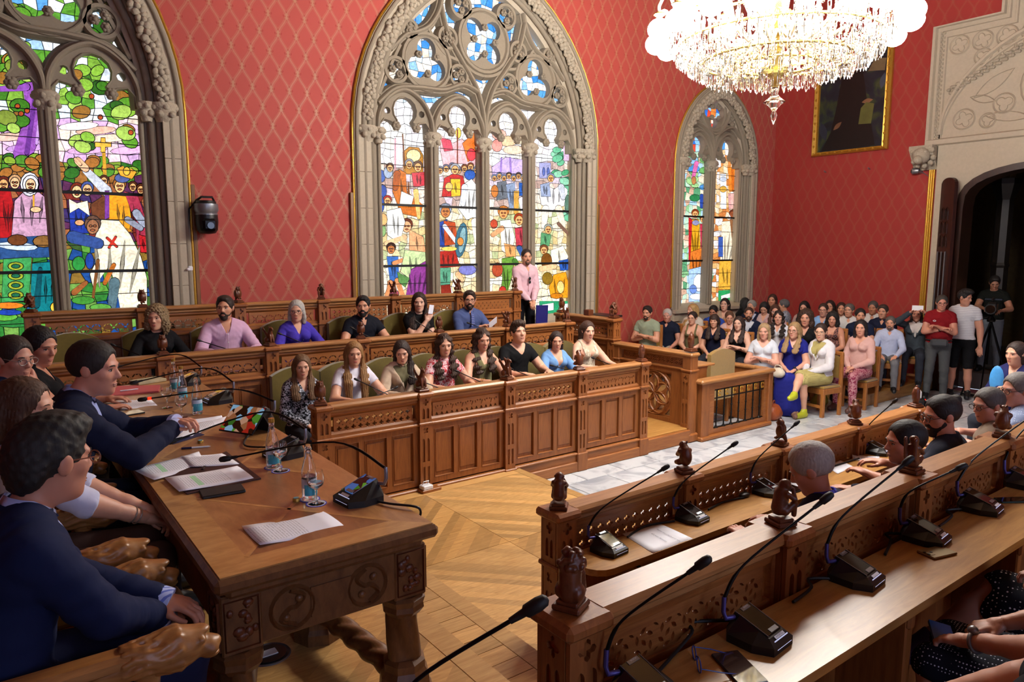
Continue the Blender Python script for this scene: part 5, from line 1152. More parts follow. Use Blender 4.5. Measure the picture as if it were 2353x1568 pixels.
    for ex in extras:
        k = ex[0]
        if k == 'watch':
            wr, u, zz, el = wrists[0 if ex[1] > 0 else 1]; c = wr + u * (.062 if sleeve > 1.9 else -.03); xx = np.cross(u, zz); mm = MB()
            mm.tube([tuple(c + (xx * math.cos(a) * 1.0 + zz * math.sin(a) * .95) * .036) for a in [2 * PI * i / 14 for i in range(14)]], .0065, 6, closed=True); mm.ell(tuple(c + zz * .038), (.018, .018, .018), 7); mm.build('watch', GREYM if len(ex) < 3 else plain('watch_' + ex[2], ex[2], .35, metal=.3, var=0), root, 60)
        if k == 'necklace':
            mm = MB(); n = 26
            for i in range(n):
                a = 2 * PI * i / n; q = U((.075 * math.sin(a), .055 - .055 * (1 - math.cos(a)) * .6 + .09 * (1 if math.cos(a) > 0 else 0) * math.cos(a), 1.06 - .19 * max(0, math.cos(a)) ** 1.0)); mm.ell(tuple(q), (.0065,) * 3, 4)
            mm.build('necklace', plain('beads', ex[1], .4, var=0), root)
        if k == 'tie':
            mm = MB(); pts = [(0, .078, 1.075, .014), (0, .112, 1.0, .02), (0, .132, .9, .026), (0, .136, .8, .03)]
            mm.add([tuple(U((sx * w_, b + .012, c))) for a, b, c, w_ in pts for sx in (-1, 1)], [(2 * i, 2 * i + 1, 2 * i + 3, 2 * i + 2) for i in range(3)]); t_o = ob('tie', mm.mesh('tie', fabric(ex[1], 'diag', ex[2], .35)), root); t_o.modifiers.new('t', 'SOLIDIFY').thickness = .006
        if k == 'placket':
            mm = MB(); mm.tube([tuple(U(q)) for q in ((0, .118, 1.0), (0, .136, .92), (0, .132, .8), (0, .13, .68))], .004, 5); mm.build('placket', fabric(ex[1]), root)
            for z, y in ((.96, .13), (.88, .142), (.79, .14), (.71, .138)): b2 = MB(); b2.ell(tuple(U((0, y, z))), (.006, .003, .006), 5); b2.build('button', WHITE, root)
        if k == 'earring':
            [MB().ell(HT((sx * .083, .0, -.034)), (.006, .006, .006), 5).build('earring', WHITE if len(ex) < 2 else GOLD, root) for sx in (-1, 1)]
        if k == 'bracelet':
            wr, u, zz, el = wrists[0 if ex[1] > 0 else 1]; xx = np.cross(u, zz)
            for j in range(2): c = wr - u * (.035 + .022 * j); mm = MB(); mm.tube([tuple(c + (xx * math.cos(a) + zz * math.sin(a)) * .034) for a in [2 * PI * i / 14 for i in range(14)]], .003, 5, closed=True); mm.build('bracelet', plain('bangle_' + ex[2], ex[2], .3, metal=.8, var=0), root)
        if k == 'cuffs':
            for wr, u, zz, el in wrists:
                xx = np.cross(u, zz); mm = MB(); mm.lathe([(.0405, -.02), (.042, .02), (.041, .045), (.028, .046)], tuple(wr), 18, rot=Matrix(np.stack([xx, zz * -1, u], 1).tolist())); mm.build('cuff', fabric(ex[1], *ex[2:]), root, 60)
    PEOPLE.append(root); root['_w'] = 0
    del root['_w']
    return root, wrists, U, HT
# ================================================================== BENCH JOINERY
UW, PW = 1.04, .13          # bay pitch, post width
def holes_A(w, h):          # two rows of quatrefoils in roundels
    n = int(w / (h / 2)); p = w / n; return [foil((i + .5) * p - w / 2, (j + .5) * h / 2 - h / 2, p * .36, 4, 20, 0, .34) for i in range(n) for j in (0, 1)] + [circ(i * p - w / 2, 0, p * .08, 5) for i in range(1, n)]
def holes_B(w, h):          # interlaced circles
    n = max(3, int(w / (h * .8))); p = w / n; H = []
    for i in range(n):
        x = (i + .5) * p - w / 2; H.append(foil(x, 0, h * .17, 4, 16, PI / 4, .45))
        for a in (PI / 4, 3 * PI / 4, -PI / 4, -3 * PI / 4): H.append(lens(x + .31 * p * math.cos(a), .31 * h * math.sin(a) * .95, h * .36, h * .11, math.atan2(math.sin(a) * h, math.cos(a) * p) , 5))
        if i < n - 1: H += [lens(x + p / 2, .3 * h, h * .2, h * .1, 0, 4), lens(x + p / 2, -.3 * h, h * .2, h * .1, 0, 4)]
    return H
def holes_C(w, h):          # little lancets and triangles
    n = int(w / (h * .42)); p = w / n; H = []
    for i in range(n):
        x = (i + .5) * p - w / 2; f = 1 if i % 2 else -1
        H += [foil(x, -h * .3, p * .3, 3, 15, PI / 2, .45), [(x - p * .05, -h * .06), (x + p * .05, -h * .06), (x + f * p * .34, h * .26), (x + f * p * .16, h * .3)], foil(x - f * p * .2, h * .3, p * .16, 4, 12, 0, .5)]
    return H
def holes_D(w, h):          # scrolling foliage
    n = max(4, int(w / (h * .75))); p = w / n; H = []; r = random.Random(5)
    for i in range(n):
        x = (i + .5) * p - w / 2; f = 1 if i % 2 else -1
        for k in range(6):
            a = k * PI / 3 + .4; H.append(lens(x + .3 * p * math.cos(a), f * .30 * h * math.sin(a), h * .26, h * .12, a * f + 1.1, 5))
        H.append(lens(x, 0, h * .24, h * .12, f * .9, 5))
        if i: H += [lens(x - p / 2, f * h * .34, h * .22, h * .07, f * .5, 4), lens(x - p / 2, -f * h * .3, h * .2, h * .07, -f * .5, 4)]
    return H
def holes_E(w, h):          # ring pattern with small dots
    n = int(w / (h * .5)); p = w / n; return [circ((i + .5) * p - w / 2 + (p * .25 if j % 2 else -p * .25), (j - 1) * h * .32, p * .13, 7) for i in range(n) for j in range(3)]
PAT = dict(A=holes_A, B=holes_B, C=holes_C, D=holes_D, E=holes_E)
PM = {}
def pierced(pat, w, h, mat):
    k = (pat, round(w, 3), round(h, 3), mat.name)
    if k not in PM:
        mm = MB(); mm.plate([(-w / 2, -h / 2), (w / 2, -h / 2), (w / 2, h / 2), (-w / 2, h / 2)], PAT[pat](w - .03, h - .03), -.011, .011); PM[k] = mm.mesh('pierced_panel', mat)
    return PM[k]
def cache(k, fn):
    if k not in PM: PM[k] = fn()
    return PM[k]
def post_mesh(h, top, low):
    def f():
        mm = MB(); mm.box((0, .0, h / 2), (PW - .02, .11, h))
        hb = lambda z0, z1: ([lancet(sx * .024, z0 + .02, .03, (z1 - z0) * .42) for sx in (-1, 1)] + [foil(0, z0 + (z1 - z0) * .74, .035, 4, 16, 0, .5)])
        zt = h - top
        hl = [[(sx * .026 - .014, low + .05), (sx * .026 + .014, low + .05), (sx * .026 + .014, zt * .5), (sx * .026 - .014, zt * .5)] for sx in (-1, 1)] + [lancet(sx * .026, zt * .5 + .05, .03, zt * .5 - .2) for sx in (-1, 1)] + [foil(0, zt - .07, .034, 4, 16, PI / 4, .5)]
        for mp_ in (lambda a, b, d: (a, d, b), lambda a, b, d: (a, -d, b), lambda a, b, d: (d + .005, a * .8, b), lambda a, b, d: (-d - .005, a * .8, b)):
            mm.plate([(-PW / 2, zt), (PW / 2, zt), (PW / 2, h), (-PW / 2, h)], hb(zt + .03, h - .02), -.072, -.055, mp_)
            if zt > .3: mm.plate([(-PW / 2, low), (PW / 2, low), (PW / 2, zt), (-PW / 2, zt)], hl, -.068, -.055, mp_)
        mm.box((0, 0, zt), (PW + .03, .17, .028), bev=.008)
        if low > .02: mm.box((0, -.005, low / 2), (PW + .03, .17, low), bev=.01)
        mm.box((0, -.002, h - .012), (PW + .05, .20, .05), bev=.015); return mm.mesh('post', OAKZ)
    return cache(('post', round(h, 3), round(top, 3), round(low, 3)), f)
def bench(name, label, loc, rz, npost, h, pats, low=0.0, panels=3, zfloor=0.0, uw=UW, band=.24, skip=()):
    """pierced front: local x along, face towards -y, bays of 1.04 m"""
    r = thing(name, label, 'bench', loc, rz)
    bw = uw - PW; zb = h - .05 - band
    for i in range(npost): ob('post', post_mesh(h, band + .06, low), r, (i * uw, 0, 0))
    for i in range(npost - 1):
        if i in skip: continue
        x = (i + .5) * uw
        def rail():
            mm = MB(); mm.box((0, 0, h - .01), (bw + .02, .15, .05), bev=.018); mm.box((0, 0, h - .05), (bw, .10, .035), bev=.01); return mm.mesh('top_rail', OAKR)
        ob('top_rail', cache(('rail', bw, h), rail), r, (x, 0, 0))
        ob('pierced_panel', pierced(pats[i % len(pats)], bw - .10, band - .075, OAKX), r, (x, 0, zb + band / 2 - .025))
        def fr():
            mm = MB(); mm.sweep([(-bw / 2, zb - .01), (bw / 2, zb - .01), (bw / 2, h - .06), (-bw / 2, h - .06)], [(0, -.03), (0, .03), (.05, .02), (.055, -.005), (.03, -.03)], closed=True)
            mm.box((0, -.005, zb - .02), (bw + .02, .11, .03), bev=.009); return mm.mesh('band_frame', OAKX)
        ob('band_frame', cache(('bf', bw, h, band), fr), r, (x, 0, 0))
        if zb - low > .2:
            zt, z0 = zb - .03, low + .02; pw_ = (bw - .05 * (panels + 1)) / panels
            def stile():
                mm = MB(); rc = [[(-bw / 2 + .05 + k * (pw_ + .05), z0 + .06), (-bw / 2 + .05 + k * (pw_ + .05) + pw_, z0 + .06), (-bw / 2 + .05 + k * (pw_ + .05) + pw_, zt - .06), (-bw / 2 + .05 + k * (pw_ + .05), zt - .06)] for k in range(panels)]
                mm.plate([(-bw / 2, z0), (bw / 2, z0), (bw / 2, zt), (-bw / 2, zt)], rc, -.03, .0)
                for q in rc: mm.sweep(q, [(-.001, -.032), (.006, -.036), (.012, -.03), (.014, -.005), (0, -.005)], closed=True)
                return mm.mesh('panel_frame', OAKZ)
            ob('panel_frame', cache(('st', bw, h, low, panels), stile), r, (x, 0, 0))
            def pan():
                mm = MB(); mm.box((0, .005, (z0 + zt) / 2), (pw_ + .01, .02, zt - z0 - .11))
                mm.box((0, -.008, (z0 + zt) / 2), (pw_ - .05, .012, zt - z0 - .2), bev=.005); return mm.mesh('panel', OAKZ)
            for k in range(panels): ob('panel', cache(('pan', bw, h, low, panels), pan), r, (x - bw / 2 + .05 + k * (pw_ + .05) + pw_ / 2, 0, 0))
            if low > .02:
                def pl():
                    mm = MB(); mm.box((0, -.005, low / 2), (bw + .02, .10, low)); mm.box((0, -.02, low - .01), (bw + .01, .10, .03), bev=.01); mm.box((0, -.02, .06), (bw + .01, .12, .12), bev=.01); return mm.mesh('plinth', OAKX)
                ob('plinth', cache(('pl', bw, low), pl), r, (x, 0, 0))
    return r
Z1_, Z2_, Z3_ = 1.175, 1.546, 1.92
bench('bench_partition', 'front row oak bench partition with pierced tracery band facing the aisle', (2.375, 6.08, 0), 0, 5, Z1_, 'ACAC', low=.22)
bench('bench_partition', 'middle oak bench partition behind the front row of young people', (.34, 7.55, .2), 0, 7, Z2_ - .2, 'BBBBBB', low=.1)
bench('carved_bench', 'rearmost carved oak bench back running under the stained glass windows', (.40, 8.85, .57), 0, 7, Z3_ - .57, 'BBBABE', low=.1)
bench('bench_partition', 'oak bench partition across the aisle beside the seated councillors on the right', (6.6, 2.85, 0), PI, 5, Z1_ , 'EEAA', low=.2)
bench('bench_partition', 'near right oak bench partition with scrolling pierced foliage', (5.45, 1.45, .2), PI, 5, 1.56 - .2, 'DDDD', low=.1)
# ================================================================== PRESIDENCY TABLE
T = 1.56; TX0, TX1, TY0, TY1 = .514, 1.332, 2.245, 6.05
INK = plain('ink', '50526a', .8, var=0)
tb = thing('presidency_table', 'long oak table with inlaid top and twisted legs on the wooden dais', 'table', (0, 0, 0))
m = MB(); m.sweep([(0, 0)], [(0, 0)]) if False else None
m.box(((TX0 + TX1) / 2, (TY0 + TY1) / 2, T - .03), (TX1 - TX0 - .004, TY1 - TY0 - .004, .05), bev=.014); m.box(((TX0 + TX1) / 2, (TY0 + TY1) / 2, T - .075), (TX1 - TX0 - .09, TY1 - TY0 - .09, .045), bev=.015); m.build('tabletop', TABLED, tb)
LIGHT = wood('inlay_light', 'a3743c', 'c2935a', (3, 9, 9), rough=.3); MIDW = wood('inlay_mid', '946338', 'b0804e', (9, 3, 9), rough=.3); DKW = wood('inlay_dark', '7d512c', '96663b', (9, 3, 9), rough=.3)
def inlay(P, mat):
    cx = sum(p[0] for p in P) / len(P); cy = sum(p[1] for p in P) / len(P); mm = MB(); mm.prism([(a - cx, b - cy) for a, b in P], 0, .006, lambda a, b, d: (a, b, d)); ob('inlay', mm.mesh('inlay', mat), tb, (cx, cy, T - .006))
e = .022; b = .115; x0, x1, y0, y1 = TX0 + e, TX1 - e, TY0 + e, TY1 - e
inlay([(x0, y0), (x1, y0), (x1 - b, y0 + b), (x0 + b, y0 + b)], LIGHT); inlay([(x0, y1), (x0 + b, y1 - b), (x1 - b, y1 - b), (x1, y1)], LIGHT); inlay([(x0, y0), (x0 + b, y0 + b), (x0 + b, y1 - b), (x0, y1)], LIGHT); inlay([(x1, y0), (x1, y1), (x1 - b, y1 - b), (x1 - b, y0 + b)], MIDW)
ix0, ix1 = x0 + b, x1 - b; n = 5; L = (y1 - y0 - 2 * b) / n
for k in range(n):
    ya, yb = y0 + b + k * L, y0 + b + (k + 1) * L; cx, cy = (ix0 + ix1) / 2, (ya + yb) / 2; g = .012
    for P, mt_ in (([(ix0, ya), (ix1, ya), (cx, cy)], DKW), ([(ix1, ya), (ix1, yb), (cx, cy)], MIDW), ([(ix1, yb), (ix0, yb), (cx, cy)], DKW), ([(ix0, yb), (ix0, ya), (cx, cy)], MIDW)): inlay(P, mt_)
    for a, c in (((ix0, ya), (ix1, yb)), ((ix1, ya), (ix0, yb))):
        dx, dy = c[0] - a[0], c[1] - a[1]; q = math.hypot(dx, dy); nx_, ny_ = -dy / q * .008, dx / q * .008; mm = MB(); mm.prism([(a[0] - nx_, a[1] - ny_), (c[0] - nx_, c[1] - ny_), (c[0] + nx_, c[1] + ny_), (a[0] + nx_, a[1] + ny_)], T, T + .0006, lambda u, v, d: (u, v, d)); mm.build('inlay_string', LIGHT, tb)
AX0, AX1, AY0, AY1 = TX0 + .075, TX1 - .075, TY0 + .09, TY1 - .09
for c, d in ((((AX0 + AX1) / 2, AY0, T - .195), (AX1 - AX0, .035, .19)), (((AX0 + AX1) / 2, AY1, T - .195), (AX1 - AX0, .035, .19)), ((AX0, (AY0 + AY1) / 2, T - .195), (.035, AY1 - AY0, .19)), ((AX1, (AY0 + AY1) / 2, T - .195), (.035, AY1 - AY0, .19))):
    mm = MB(); mm.box(c, d, bev=.006); mm.build('apron', TABLED, tb)
def scroll(cx, cz, R, y, fx=1):     # carved S-scroll roundel on the apron
    mm = MB(); mm.sweep(circ(cx, cz, R, 20), [(-.008, 0), (0, -.014), (.008, 0)], y0=y, closed=True)
    S1 = spline([(cx - R * .1, cz + R * .85), (cx + fx * R * .55, cz + R * .45), (cx + fx * R * .15, cz), (cx - fx * R * .15, cz), (cx - fx * R * .55, cz - R * .45), (cx + R * .1, cz - R * .85)], 5)
    mm.sweep(S1, [(-.009, 0), (0, -.016), (.009, 0)], y0=y); [mm.ell((cx + sx * R * .32, y - .004, cz + sx * R * .38), (R * .2, .01, R * .2), 5) for sx in (-1, 1)]
    return mm
for xx in (.78, 1.06): scroll(xx, T - .195, .075, AY0 - .018, 1 if xx < .9 else -1).build('carved_roundel', TABLED, tb, 50)
mm = MB(); mm.box((.92, AY0 - .02, T - .195), (.15, .008, .11)); mm.build('carved_panel', TABLED, tb)
def leg(x, y):
    g = ob('leg', None, tb, (x, y, 0)); mm = MB()
    mm.box((0, 0, T - .195), (.135, .135, .21), bev=.006); mm.build('leg_block', TABLED, g)
    r_ = random.Random(int(x * 100 + y * 10))
    for ang in (0, PI / 2, PI, -PI / 2):
        mm = MB()
        for k in range(14): mm.ell((r_.uniform(-.042, .042), -.068, T - .195 + r_.uniform(-.07, .07)), (r_.uniform(.01, .022), .010, r_.uniform(.01, .02)), 4)
        mm.sweep([(-.055, T - .28), (.055, T - .28), (.055, T - .11), (-.055, T - .11)], [(-.004, -.066), (0, -.076), (.004, -.066)], closed=True)
        o = mm.build('carved_foliage', CARV, g, 50); o.rotation_euler = (0, 0, ang)
    mm = MB(); mm.lathe([(.075, 1.262), (.09, 1.25), (.082, 1.225), (.085, 1.205), (.066, 1.18)], (0, 0, 0), 8); mm.build('capital', TABLED, g); mm = MB(); mm.lathe([(.066, 1.0), (.085, .985), (.085, .955), (.1, .93), (.105, .87), (.12, .85), (.12, .80)], (0, 0, 0), 8); mm.build('leg_base', TABLED, g)
    mm = MB(); mm.lathe([(.062, 1.0 + .2 * i / 24) for i in range(25)], (0, 0, 0), 24, twist=lambda a, z: 1 + .14 * math.cos(3 * a + z * 15)); mm.build('twisted_shaft', TABLED, g, 60)
LEGS = [(x, y) for y in (2.38, 4.15, 5.9) for x in (AX0 + .02, AX1 - .02)] + [(1.15, 3.06)]
for x, y in LEGS: leg(x, y)
def twist_bar(a, b_):
    a, b_ = Vector(a), Vector(b_); d = b_ - a; L = d.length; q = d.to_track_quat('Z', 'Y').to_matrix(); mm = MB()
    mm.lathe([(.043, L * i / 60) for i in range(61)], tuple(a), 24, rot=q, twist=lambda an, z: 1 + .30 * abs(math.cos(1.5 * an + z * 24)) - .12); mm.build('twisted_stretcher', TABLED, tb, 60)
twist_bar((1.21, 2.42, .93), (1.15, 3.04, .93)); twist_bar((1.15, 3.10, .93), (1.21, 4.1, .93)); twist_bar((.62, 2.42, .93), (.62, 4.1, .93)); twist_bar((.62, 4.2, .93), (.62, 5.85, .93))
# ---- carved armchairs along the far side of the table
def lion_arm(g, y):
    mm = MB(); mm.box((-.08, y, .685), (.46, .078, .05), bev=.014); mm.build('arm', CHAIRW, g)
    pr = [ell((.25, y, .672), (.075, .058, .06), .015), ell((.325, y, .655), (.04, .036, .03), .012), ell((.355, y, .662), (.014, .018, .012), .006), ell((.335, y, .628), (.028, .028, .012), .006), ell((.30, y, .706), (.04, .03, .014), .01)]
    pr += [ell((.308, y + sx * .034, .69), (.014, .014, .011), .005) for sx in (-1, 1)] + [ell((.338, y + sx * .024, .648), (.018, .016, .016), .006) for sx in (-1, 1)] + [ell((.322, y + sx * .03, .684), (.008, .008, .006), .003, sub=True) for sx in (-1, 1)] + [ell((.35, y, .640), (.03, .03, .006), .003, sub=True)]
    pr += [cone((.24, y, .672), (.06, y, .662), .056, .036, .015)]
    for k in range(13):
        a = k * 2 * PI / 13; P_ = [(.25 - .028 * i, y + (.056 - .0028 * i) * math.cos(a + .22 * math.sin(i * 1.3 + k)), .672 + (.056 - .0028 * i) * math.sin(a + .22 * math.sin(i * 1.3 + k))) for i in range(6)]
        pr += [cone(P_[i], P_[i + 1], .012 - .0008 * i, .0112 - .0008 * i, .004) for i in range(5)]
    V, F, _ = solid(pr, .0055); ob('lion_head', np_mesh('lion_head', V, F, CHAIRW), g)
    mm = MB(); mm.lathe([(.03, .44), (.035, .5), (.025, .53), (.03, .58), (.038, .64)], (.17, y, 0), 12); mm.build('arm_post', CHAIRW, g, 50)
def armchair(label, loc, rz=0):
    g = thing('carved_armchair', label, 'chair', loc, rz, 'carved armchairs at the presidency table')
    mm = MB(); mm.box((.0, 0, .40), (.5, .56, .08), bev=.01); mm.build('seat_frame', CHAIRW, g); mm = MB(); mm.box((0, 0, .45), (.47, .5, .06), bev=.025); mm.build('seat', OLIVE, g)
    for x in (-.22, .2):
        for y in (-.25, .25): mm = MB(); mm.lathe([(.03, 0), (.04, .04), (.028, .1), (.034, .2), (.028, .3), (.036, .36)], (x, y, 0), 10); mm.build('leg', CHAIRW, g, 50)
    for y in (-.27, .27): lion_arm(g, y)
    mm = MB(); mm.box((-.27, 0, .72), (.05, .5, .56), bev=.02, rot=Euler((0, -.1, 0)).to_matrix()); mm.build('backrest', OLIVE, g); mm = MB(); [mm.box((-.29, y, .72), (.06, .05, .68), bev=.012, rot=Euler((0, -.1, 0)).to_matrix()) for y in (-.27, .27)]; mm.box((-.32, 0, 1.04), (.06, .58, .07), bev=.02); mm.build('back_frame', CHAIRW, g)
    return g
ac = [armchair('carved armchair with lion-head arms nearest the camera, under the man in navy suit', (.12, 2.36, DZ))]
for y, l in ((3.14, 'carved armchair with lion-head arms holding the long-haired woman in white'), (3.93, 'carved armchair with lion-head arms behind the man speaking at the table'), (4.72, 'carved armchair holding the man in glasses resting his chin'), (5.42, 'carved armchair farthest along the table, holding the woman in black')):
    ac.append(copy_tree(ac[0], (.10, y, DZ), 0, l))
# ================================================================== DESK MICROPHONE UNITS
SCREEN = plain('dark_screen', '07080a', .06, var=0); SILVER = plain('brushed_silver', '8d8f9a', .3, metal=.8, var=0); KEYW = plain('lit_white_key', 'cfd6ea', .4, var=0, emit='cfd6ff', estr=.5); PURPLE = plain('violet_bracket', '4a4488', .3, metal=.5, var=0); LED = plain('red_led', 'ff2010', .4, var=0, emit='ff1a08', estr=6)
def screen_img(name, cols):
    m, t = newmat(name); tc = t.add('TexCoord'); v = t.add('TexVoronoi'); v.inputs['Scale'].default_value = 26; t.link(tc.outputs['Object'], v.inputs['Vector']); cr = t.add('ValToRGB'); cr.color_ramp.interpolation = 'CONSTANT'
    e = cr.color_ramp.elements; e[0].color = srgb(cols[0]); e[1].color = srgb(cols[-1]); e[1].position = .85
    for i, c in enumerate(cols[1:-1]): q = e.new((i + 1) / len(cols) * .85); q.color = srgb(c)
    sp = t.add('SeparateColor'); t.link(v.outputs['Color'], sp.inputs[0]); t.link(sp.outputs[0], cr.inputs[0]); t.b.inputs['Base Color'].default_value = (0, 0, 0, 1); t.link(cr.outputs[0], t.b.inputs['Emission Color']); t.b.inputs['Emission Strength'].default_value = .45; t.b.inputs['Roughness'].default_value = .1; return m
SCR_GREEN_REFL = screen_img('screen_green', ['050505', '080808', '2f8a20', '0a0a0a', '050505', '60b030', '3a78c8', '080808']); SCR_WARM = screen_img('screen_warm', ['d08a20', '281408', 'e8a838', 'c89070', '60300c']); SCR_WINDOW_REFL = screen_img('screen_figures', ['b07048', '3f7a28', 'e0a888', '60a038', '9fd0f4', '30180c', 'c03020'])  # green and figure screens: reflections painted in as a glowing pattern
def unit_parts(fx=1):
    """user sits at -y; body with sloped top"""
    U = {}
    hex_ = [(-.07, -.10), (.07, -.10), (.105, -.03), (.10, .075), (.06, .10), (-.06, .10), (-.10, .075), (-.105, -.03)]
    mm = MB(); n = 8; low = [(a, b, .0) for a, b in hex_]; mid = [(a, b, .022) for a, b in hex_]
    topp = [(-.052, -.07, .036), (.052, -.07, .036), (.056, -.03, .046), (.054, .05, .068), (.048, .075, .070), (-.048, .075, .070), (-.054, .05, .068), (-.056, -.03, .046)]
    mm.add(low + mid + topp, [tuple(range(7, -1, -1)), tuple(range(16, 24))] + [(i, (i + 1) % 8, (i + 1) % 8 + 8, i + 8) for i in range(8)] + [(i + 8, (i + 1) % 8 + 8, (i + 1) % 8 + 16, i + 16) for i in range(8)]); U['body'] = (mm.mesh('body', BLACK), )
    sl = lambda y: .0375 + (y + .07) / .145 * .0345
    quad = lambda xa, xb, ya, yb, dz: [(xa, ya, sl(ya) + dz), (xb, ya, sl(ya) + dz), (xb, yb, sl(yb) + dz), (xa, yb, sl(yb) + dz)]
    def slab(q, mat, name, th=.002):
        mm = MB(); mm.add(q + [(a, b, c - th) for a, b, c in q], [(0, 1, 2, 3), (7, 6, 5, 4), (0, 4, 5, 1), (1, 5, 6, 2), (2, 6, 7, 3), (3, 7, 4, 0)]); return mm.mesh(name, mat)
    U['screen'] = slab(quad(-.046, .046, -.062, .07, .002), SCREEN, 'screen'); U['soft_key'] = [slab(quad(-.02, .035, .055, .069, .0035), GREYM, 'soft_key'), slab(quad(-.018, .036, -.06, -.044, .0035), GREYM, 'soft_key')]
    U['edge_strip'] = []
    for sx in (-1, 1): mm = MB(); mm.tube([(sx * .049, -.066, sl(-.066) + .002), (sx * .05, .072, sl(.072) + .002)], .0016, 5); U['edge_strip'].append(mm.mesh('edge_strip', SILVER))
    mm = MB(); mm.add([(-.045, -.101, .012), (.06, -.101, .012), (.056, -.084, .031), (-.041, -.084, .031)], [(0, 1, 2, 3)]); mm.add([(-.045, -.095, .012), (.06, -.095, .012), (.056, -.08, .031), (-.041, -.08, .031)], [(3, 2, 1, 0)]); U['lit_key'] = mm.mesh('lit_key', KEYW)
    mm = MB(); mm.add([(-.025, -.0835, .0325), (.04, -.0835, .0325), (.04, -.073, .0372), (-.025, -.073, .0372)], [(0, 1, 2, 3)]); U['name_label'] = mm.mesh('name_label', WHITE)
    return U
UP = unit_parts()
_S = Matrix.Diagonal((.86, .86, 1.22, 1))
for q in (UP['body'][0], UP['screen'], *UP['soft_key'], *UP['edge_strip'], UP['lit_key'], UP['name_label']): q.transform(_S)
LOGO = text_mesh('BOSCH', .008, 'lettering', WHITE)
NAMES = {}
def micunit(label, loc, rz, tip, live=False, scr=None, side=-1, s=1.0, name=None, mid=None, bracket=None, group='microphone units'):
    g = thing('microphone_unit', label, 'microphone', loc, rz, group); g.scale = (s, s, s)
    ob('body', UP['body'][0], g); sc = ob('screen', UP['screen'], g)
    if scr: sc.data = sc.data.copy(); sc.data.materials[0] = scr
    for q in UP['soft_key']: ob('soft_key', q, g)
    for q in UP['edge_strip']: ob('edge_strip', q, g)
    ob('lit_key', UP['lit_key'], g); nl = ob('name_label', UP['name_label'], g)
    l = ob('lettering', LOGO, g, (.007, .0533, .0912)); l.rotation_euler = (.325, 0, 0)
    if name:
        if name not in NAMES: NAMES[name] = text_mesh(name, .009, 'lettering', INK)
        l = ob('lettering', NAMES[name], nl, (.0065, -.0675, .0438)); l.rotation_euler = (.56, 0, 0)
    x0 = side * .075; bk = MB(); bk.tube([(x0 * .6, .062, .07), (x0 * 1.05, .075, .072), (x0 * 1.12, .08, .095), (x0 * 1.0, .085, .14)], .008, 8); gn = bk.build('bracket', bracket or PURPLE, g, 60)
    p0 = Vector((x0 * 1.0, .085, .135)); p3 = Vector(tip); m_ = [Vector(q) for q in (mid or [p0 + (p3 - p0) * .25 + Vector((0, .01, .035))])]
    pts = spline([tuple(p0)] + [tuple(q) for q in m_] + [tuple(p3)], 7); st_ = MB(); st_.tube(pts, [.0062] * 6 + [.0042] * (len(pts) - 6), 8); so = st_.build('gooseneck', BLACKM, g, 60)
    d = (Vector(pts[-1]) - Vector(pts[-2])).normalized(); hd = MB(); P = Vector(pts[-1]); hd.tube([tuple(P + d * a) for a in (0, .02, .03, .034, .06, .075, .08)], [.006, .0075, .008, .0125, .0135, .011, .005], 12); hd.build('mic_head', RUBBER, so, 50)
    if live: le = MB(); le.tube([tuple(P + d * .004), tuple(P + d * .022)], .0085, 12); le.build('red_ring', LED, so)
    return g
def cable(label, pts, r=.0055, cat='cable', group='cables between microphone units'):
    mm = MB(); mm.tube(spline(pts, 6), r, 6); o = mm.build('cable', RUBBER); tag(o, label, cat, group); return o
# presidency table
for i, (px, py, tip, l, live, scr, mid) in enumerate(((825, 1150, (-.46, -.31, .15), 'black microphone unit with green screen reflections at the near end of the table', False, SCR_GREEN_REFL, [(-.17, -.01, .215)]), (652, 1048, (-.36, -.36, .09), 'black microphone unit behind the second water bottle on the table', False, None, [(-.17, -.02, .2)]), (500, 925, (-.34, -.36, .15), 'black microphone unit with glowing amber screen beyond the tablet', False, SCR_WARM, [(-.17, -.01, .215)]), (430, 884, (-.3, -.36, .15), 'black microphone unit farthest along the table behind the bottles', False, SCR_WARM, [(-.17, -.01, .215)]))):
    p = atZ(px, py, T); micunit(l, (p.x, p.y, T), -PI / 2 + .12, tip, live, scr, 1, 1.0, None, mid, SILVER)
# the live microphone in front of the speaker, with the leaning tablet beside it
p = atZ(590, 985, T); ms = micunit('black microphone unit with red-lit live microphone in front of the speaker', (p.x + .04, p.y + .12, T), -PI / 2, (-.33, -.5, .16), True, None, 1, 1.0, None, [(-.12, -.1, .2)], SILVER)
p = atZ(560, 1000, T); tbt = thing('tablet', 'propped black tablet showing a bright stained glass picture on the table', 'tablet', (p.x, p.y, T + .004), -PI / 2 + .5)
mm = MB(); mm.box((0, 0, .085), (.25, .009, .175), bev=.004, rot=Euler((-.75, 0, 0)).to_matrix()); mm.build('case', BLACK, tbt); mm = MB(); mm.box((0, -.0041, .0888), (.235, .003, .16), rot=Euler((-.75, 0, 0)).to_matrix()); mm.build('screen', SCR_WINDOW_REFL, tbt); mm = MB(); mm.box((0, .09, .05), (.2, .006, .13), rot=Euler((.6, 0, 0)).to_matrix()); mm.build('stand', BLACK, tbt)
